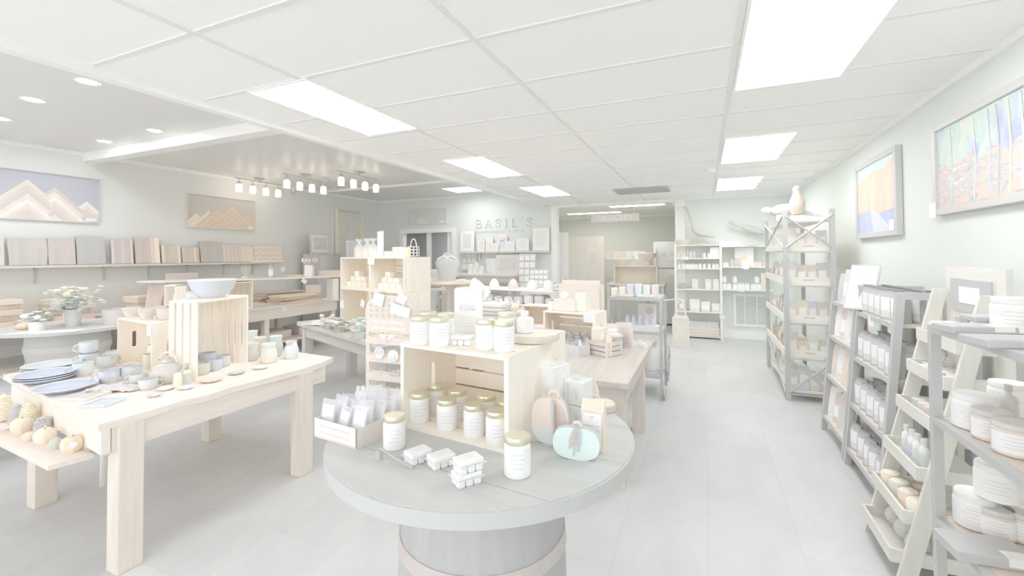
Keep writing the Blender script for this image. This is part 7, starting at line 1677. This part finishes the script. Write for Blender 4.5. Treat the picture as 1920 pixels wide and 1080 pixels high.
for k, (y, c) in enumerate(((2.75, (212, 212, 212)), (2.88, (224, 224, 224)), (3.0, (216, 216, 214)))):
    tag(obj('mesh_pouch', ball(NB(), (0, 0, .05), .05, (1, 1, 1)), mat(c, .8), loc=(.92, y, .101)), ['near', 'middle', 'far'][k] + ' round grey bath puff in the lowest tray of the ladder shelf', 'bath puff', 'bath puffs on the ladder shelf')

# ================================================================ black shelf at the right edge
FX0, FX1, FY0, FY1 = .70, 1.12, .95, 1.92
t = thing('steel_shelf', 'black steel shelf with pale wooden boards cut by the right edge of the photo', 'shelf', ((FX0 + FX1) / 2, (FY0 + FY1) / 2, 0)); hx, hy = (FX1 - FX0) / 2, (FY1 - FY0) / 2
SB = mat((190, 191, 192), .45)
for sx in (-1, 1):
    for sy in (-1, 1): obj('post', b3(NB(), sx * hx - .013, sx * hx + .013, sy * hy - .013, sy * hy + .013, 0, 1.31), SB, t)
ZS = [1.31, 1.01, .68, .35]
for z in ZS:
    obj('board', b3(NB(), -hx + .013, hx - .013, -hy, hy, z - .018, z), mat((226, 214, 200), .55, (216, 204, 190), 'woody', .8), t)
    bm = NB(); b3(bm, -hx - .013, -hx + .0129, -hy + .013, hy - .013, z - .021, z + .001); b3(bm, hx - .0129, hx + .013, -hy + .013, hy - .013, z - .021, z + .001); b3(bm, -hx + .013, hx - .013, hy - .0, hy + .012, z - .021, z + .001); obj('rim', bm, SB, t)
wj = mk_jar('glass_candle', 'large white jar candle standing nearest the post on the second steel shelf', None, .052, .105, mat((240, 241, 241), .25), mat((250, 250, 248), .3), WHITE)
wj.location = (0.760,1.834,1.011); wj['group'] = 'large white jar candles on the steel shelf'; wj.rotation_euler.z = face(wj.location)
q = (0.783,1.902,0.681)
for p, lb in ((q, 'lower white jar candle stacked on the third steel shelf'), ((q[0] + .045, q[1] - .02, .787), 'upper white jar candle stacked on the third steel shelf'), ((0.935,2.041,1.011), 'white jar candle at the back of the second steel shelf'), ((0.948,2.051,0.681), 'white jar candle at the back of the third steel shelf'), ((0.856,1.832,1.311), 'white jar candle on the top steel shelf')):
    dup(wj, p, face(p), lb)
aj = mk_jar('amber_candle', 'amber jar candle with a dark lid, left one on the second steel shelf', None, .045, .085, mat((212, 210, 208), .3), mat((236, 222, 212), .25, (224, 210, 202), 'noise', 3), WHITE)
aj.location = (0.759,1.742,1.011); aj['group'] = 'amber jar candles on the steel shelf'; aj.rotation_euler.z = face(aj.location)
for p, lb in (((0.758,1.637,1.011), 'amber jar candle with a dark lid, right one on the second steel shelf'), ((0.816,1.866,0.681), 'amber jar candle on the third steel shelf'), ((0.877,1.869,0.681), 'amber jar candle on the third steel shelf at the photo edge')): dup(aj, p, face(p), lb)
o = mk_bottle('pump_bottle', 'dark pump bottle behind the amber candles on the second steel shelf', .022, .13, mat((210, 209, 208), .3), BLACK, neck=.3); o.location = (0.862,1.885,1.011)
def fold(lb, p, c, w=.24, d=.15, h=.03, rz=0, tagc=True, g='folded dark boxes on the steel shelf', dz=0):
    t = thing('flat_box', lb, 'flat box', (p[0], p[1], p[2] + dz), rz, g); obj('box', bev(b3(NB(), -w / 2, w / 2, -d / 2, d / 2, 0, h), .003, 1), mat(c, .6), t)
    if tagc: obj('label', b3(NB(), w * .12, w * .42, -d / 2 - .001, -d / 2 + .04, h * .3, h + .001), WHITE, t)
fold('long dark flat box at the far end of the top steel shelf', (0.752,1.805,1.310), (192, 192, 194), .17, .09, .022, .25)
fold('dark flat box lying on another on the top steel shelf', (0.839,1.903,1.310), (192, 192, 194), .13, .08, .018, .1, dz=.023)
fold('dark flat box nearer the camera on the top steel shelf', (0.722,1.568,1.310), (192, 192, 194), .16, .10, .022, .2)
fold('black open flat box on the third steel shelf near the camera', (0.728,1.729,0.680), (192, 192, 194), .18, .12, .03, .1)
tag(obj('cotton_roll', bev(box(NB(), (0, 0, .008), (.07, .05, .016)), .006, 2), mat((249, 244, 230), .9), loc=(0.722,1.903,1.310), rz=.3), 'cream folded cloth by the post on the top steel shelf', 'cloth')

# ================================================================ paintings on the right wall
def wall_paint(lb, y0, y1, z0, z1, fr, fw, inner, cat='painting'):
    w_, h = abs(y0 - y1), z1 - z0; t = thing('framed_painting', lb, cat, (WX - .002, (y0 + y1) / 2, z0), -PI / 2)
    bm = NB(); b3(bm, -w_ / 2, -w_ / 2 + fw, -.045, 0, 0, h); b3(bm, w_ / 2 - fw, w_ / 2, -.045, 0, 0, h); b3(bm, -w_ / 2 + fw, w_ / 2 - fw, -.045, 0, 0, fw); b3(bm, -w_ / 2 + fw, w_ / 2 - fw, -.045, 0, h - fw, h)
    obj('frame', bev(bm, .003, 1), fr, t); c = obj('canvas', b3(NB(), -w_ / 2 + fw, w_ / 2 - fw, -.03, -.005, fw, h - fw), inner, t)
    return t, w_, h, c
FRM = mat((205, 203, 203), .45)
t, w_, h, c = wall_paint('tall painting of an orange cliff over blue water on the right wall', 4.46, 5.50, 1.70, 2.425, FRM, .05, mat((184, 191, 224), .6, (194, 201, 230), 'woodz', .3))
hw, t0, t1 = w_ / 2 - .05, .05, h - .05
pts = [(-hw, t1 * .36), (-hw, t1 * .82), (-hw * .5, t1 * .84), (0, t1 * .9), (hw * .5, t1 * .87), (hw, t1 * .97), (hw, t1 * .34), (hw * .3, t1 * .31), (-hw * .4, t1 * .38)]
obj('painted_cliff', prism(NB(), [(x, z) for x, z in pts][::-1], -.0318, -.03), mat((232, 202, 184), .6, (240, 218, 198), 'woodz', .6), c)
obj('painted_sky', prism(NB(), [(-hw, t1 * .82), (-hw, t1), (hw, t1), (hw, t1 * .97), (hw * .5, t1 * .87), (0, t1 * .9), (-hw * .5, t1 * .84)], -.032, -.03), mat((216, 236, 236), .6), c)
obj('painted_shadow', prism(NB(), [(-.05, t0), (hw * .85, t0), (.05, t1 * .33), (-.12, t1 * .37)], -.0325, -.03), mat((214, 217, 232), .6), c)
obj('price_tag', b3(NB(), w_ / 2 - .14, w_ / 2 - .04, -.05, -.046, .04, .13), PAPER, t)
FP = ramp_mat([(.30, (176, 182, 210)), (.42, (192, 201, 228)), (.50, (202, 222, 216)), (.58, (216, 228, 214)), (.68, (228, 224, 204))], 7, 7, 4, .5, 9, .8)
FP2 = ramp_mat([(.30, (180, 182, 192)), (.42, (206, 206, 210)), (.50, (236, 212, 196)), (.57, (196, 196, 204)), (.64, (242, 236, 224)), (.72, (204, 212, 232))], 6, 6, 16, .5, 9, 1.0)
t, w_, h, c = wall_paint('large forest painting of thin trunks and autumn ground on the right wall', 2.86, 3.85, 1.80, 2.40, mat((210, 207, 206), .3), .045, FP)
lz = []
for k in range(13): lz.append((-w_ / 2 + .05 + (w_ - .10) * k / 12, h * (.52 + .05 * math.sin(k * 1.7) + .03 * math.cos(k * 4))))
obj('painted_ground', prism(NB(), [(-w_ / 2 + .05, .05), (w_ / 2 - .05, .05)] + lz[::-1], -.0308, -.03), FP2, c)
bm = NB(); random.seed(5)
TRK = [(-.28, (226, 236, 228)), (.12, (222, 226, 242)), (.30, (244, 240, 216)), (.40, (230, 240, 236)), (-.02, (236, 240, 238)), (.20, (218, 214, 218))]
for x, cc_ in TRK:
    r_ = .010 if x > .05 else .007
    obj('painted_trunk', prism(NB(), [(x - r_, .06), (x + r_, .06), (x + r_ * .8 + .02, h * .5), (x + r_ * .7, h - .06), (x - r_ * .7, h - .06), (x - r_ * .8 + .02, h * .5)], -.0325 - .0002 * TRK.index((x, cc_)), -.031), mat(tuple(v - 12 for v in cc_), .5), c)
bm.free()
for k, (x0, x1, z0, z1) in enumerate(((.0, .18, .05, .12), (-.20, -.06, .05, .10), (.30, .43, .06, .14))): obj('painted_rocks', prism(NB(), [(x0, z0), (x1, z0), (x1 - .03, z1), (x0 + .02, z1 - .01)], -.0322, -.031), mat((236, 214, 200), .5, (224, 204, 192), 'noise', 4), c)
obj('price_tag', b3(NB(), -w_ / 2 - .04, -w_ / 2 + .05, -.05, -.046, -.01, .09), PAPER, t)
# small ceiling fittings
t = thing('smoke_detector', 'small round white detector on the ceiling between the right light panels', 'detector', (.10, 6.2, CZ)); obj('cover', lathe(NB(), [(0, -.05), (.04, -.05), (.055, -.03), (.06, 0), (0, 0)], n=20), TRIM, t, True); obj('lens', ball(NB(), (0, 0, -.05), .012), mat((226, 228, 230), .3), t)
t = thing('air_vent', 'flat grey air vent in the ceiling near the back wall', 'vent', (-.95, 7.7, CZ - .008)); bm = NB(); b3(bm, -.45, .45, -.3, .3, -.006, 0); obj('plate', bm, mat((232, 233, 231), .6), t); bm = NB()
for k in range(8): box(bm, (0, -.26 + .074 * k, -.012), (.86, .03, .003), rx=.5)
obj('louvres', bm, mat((226, 227, 226), .6), t)
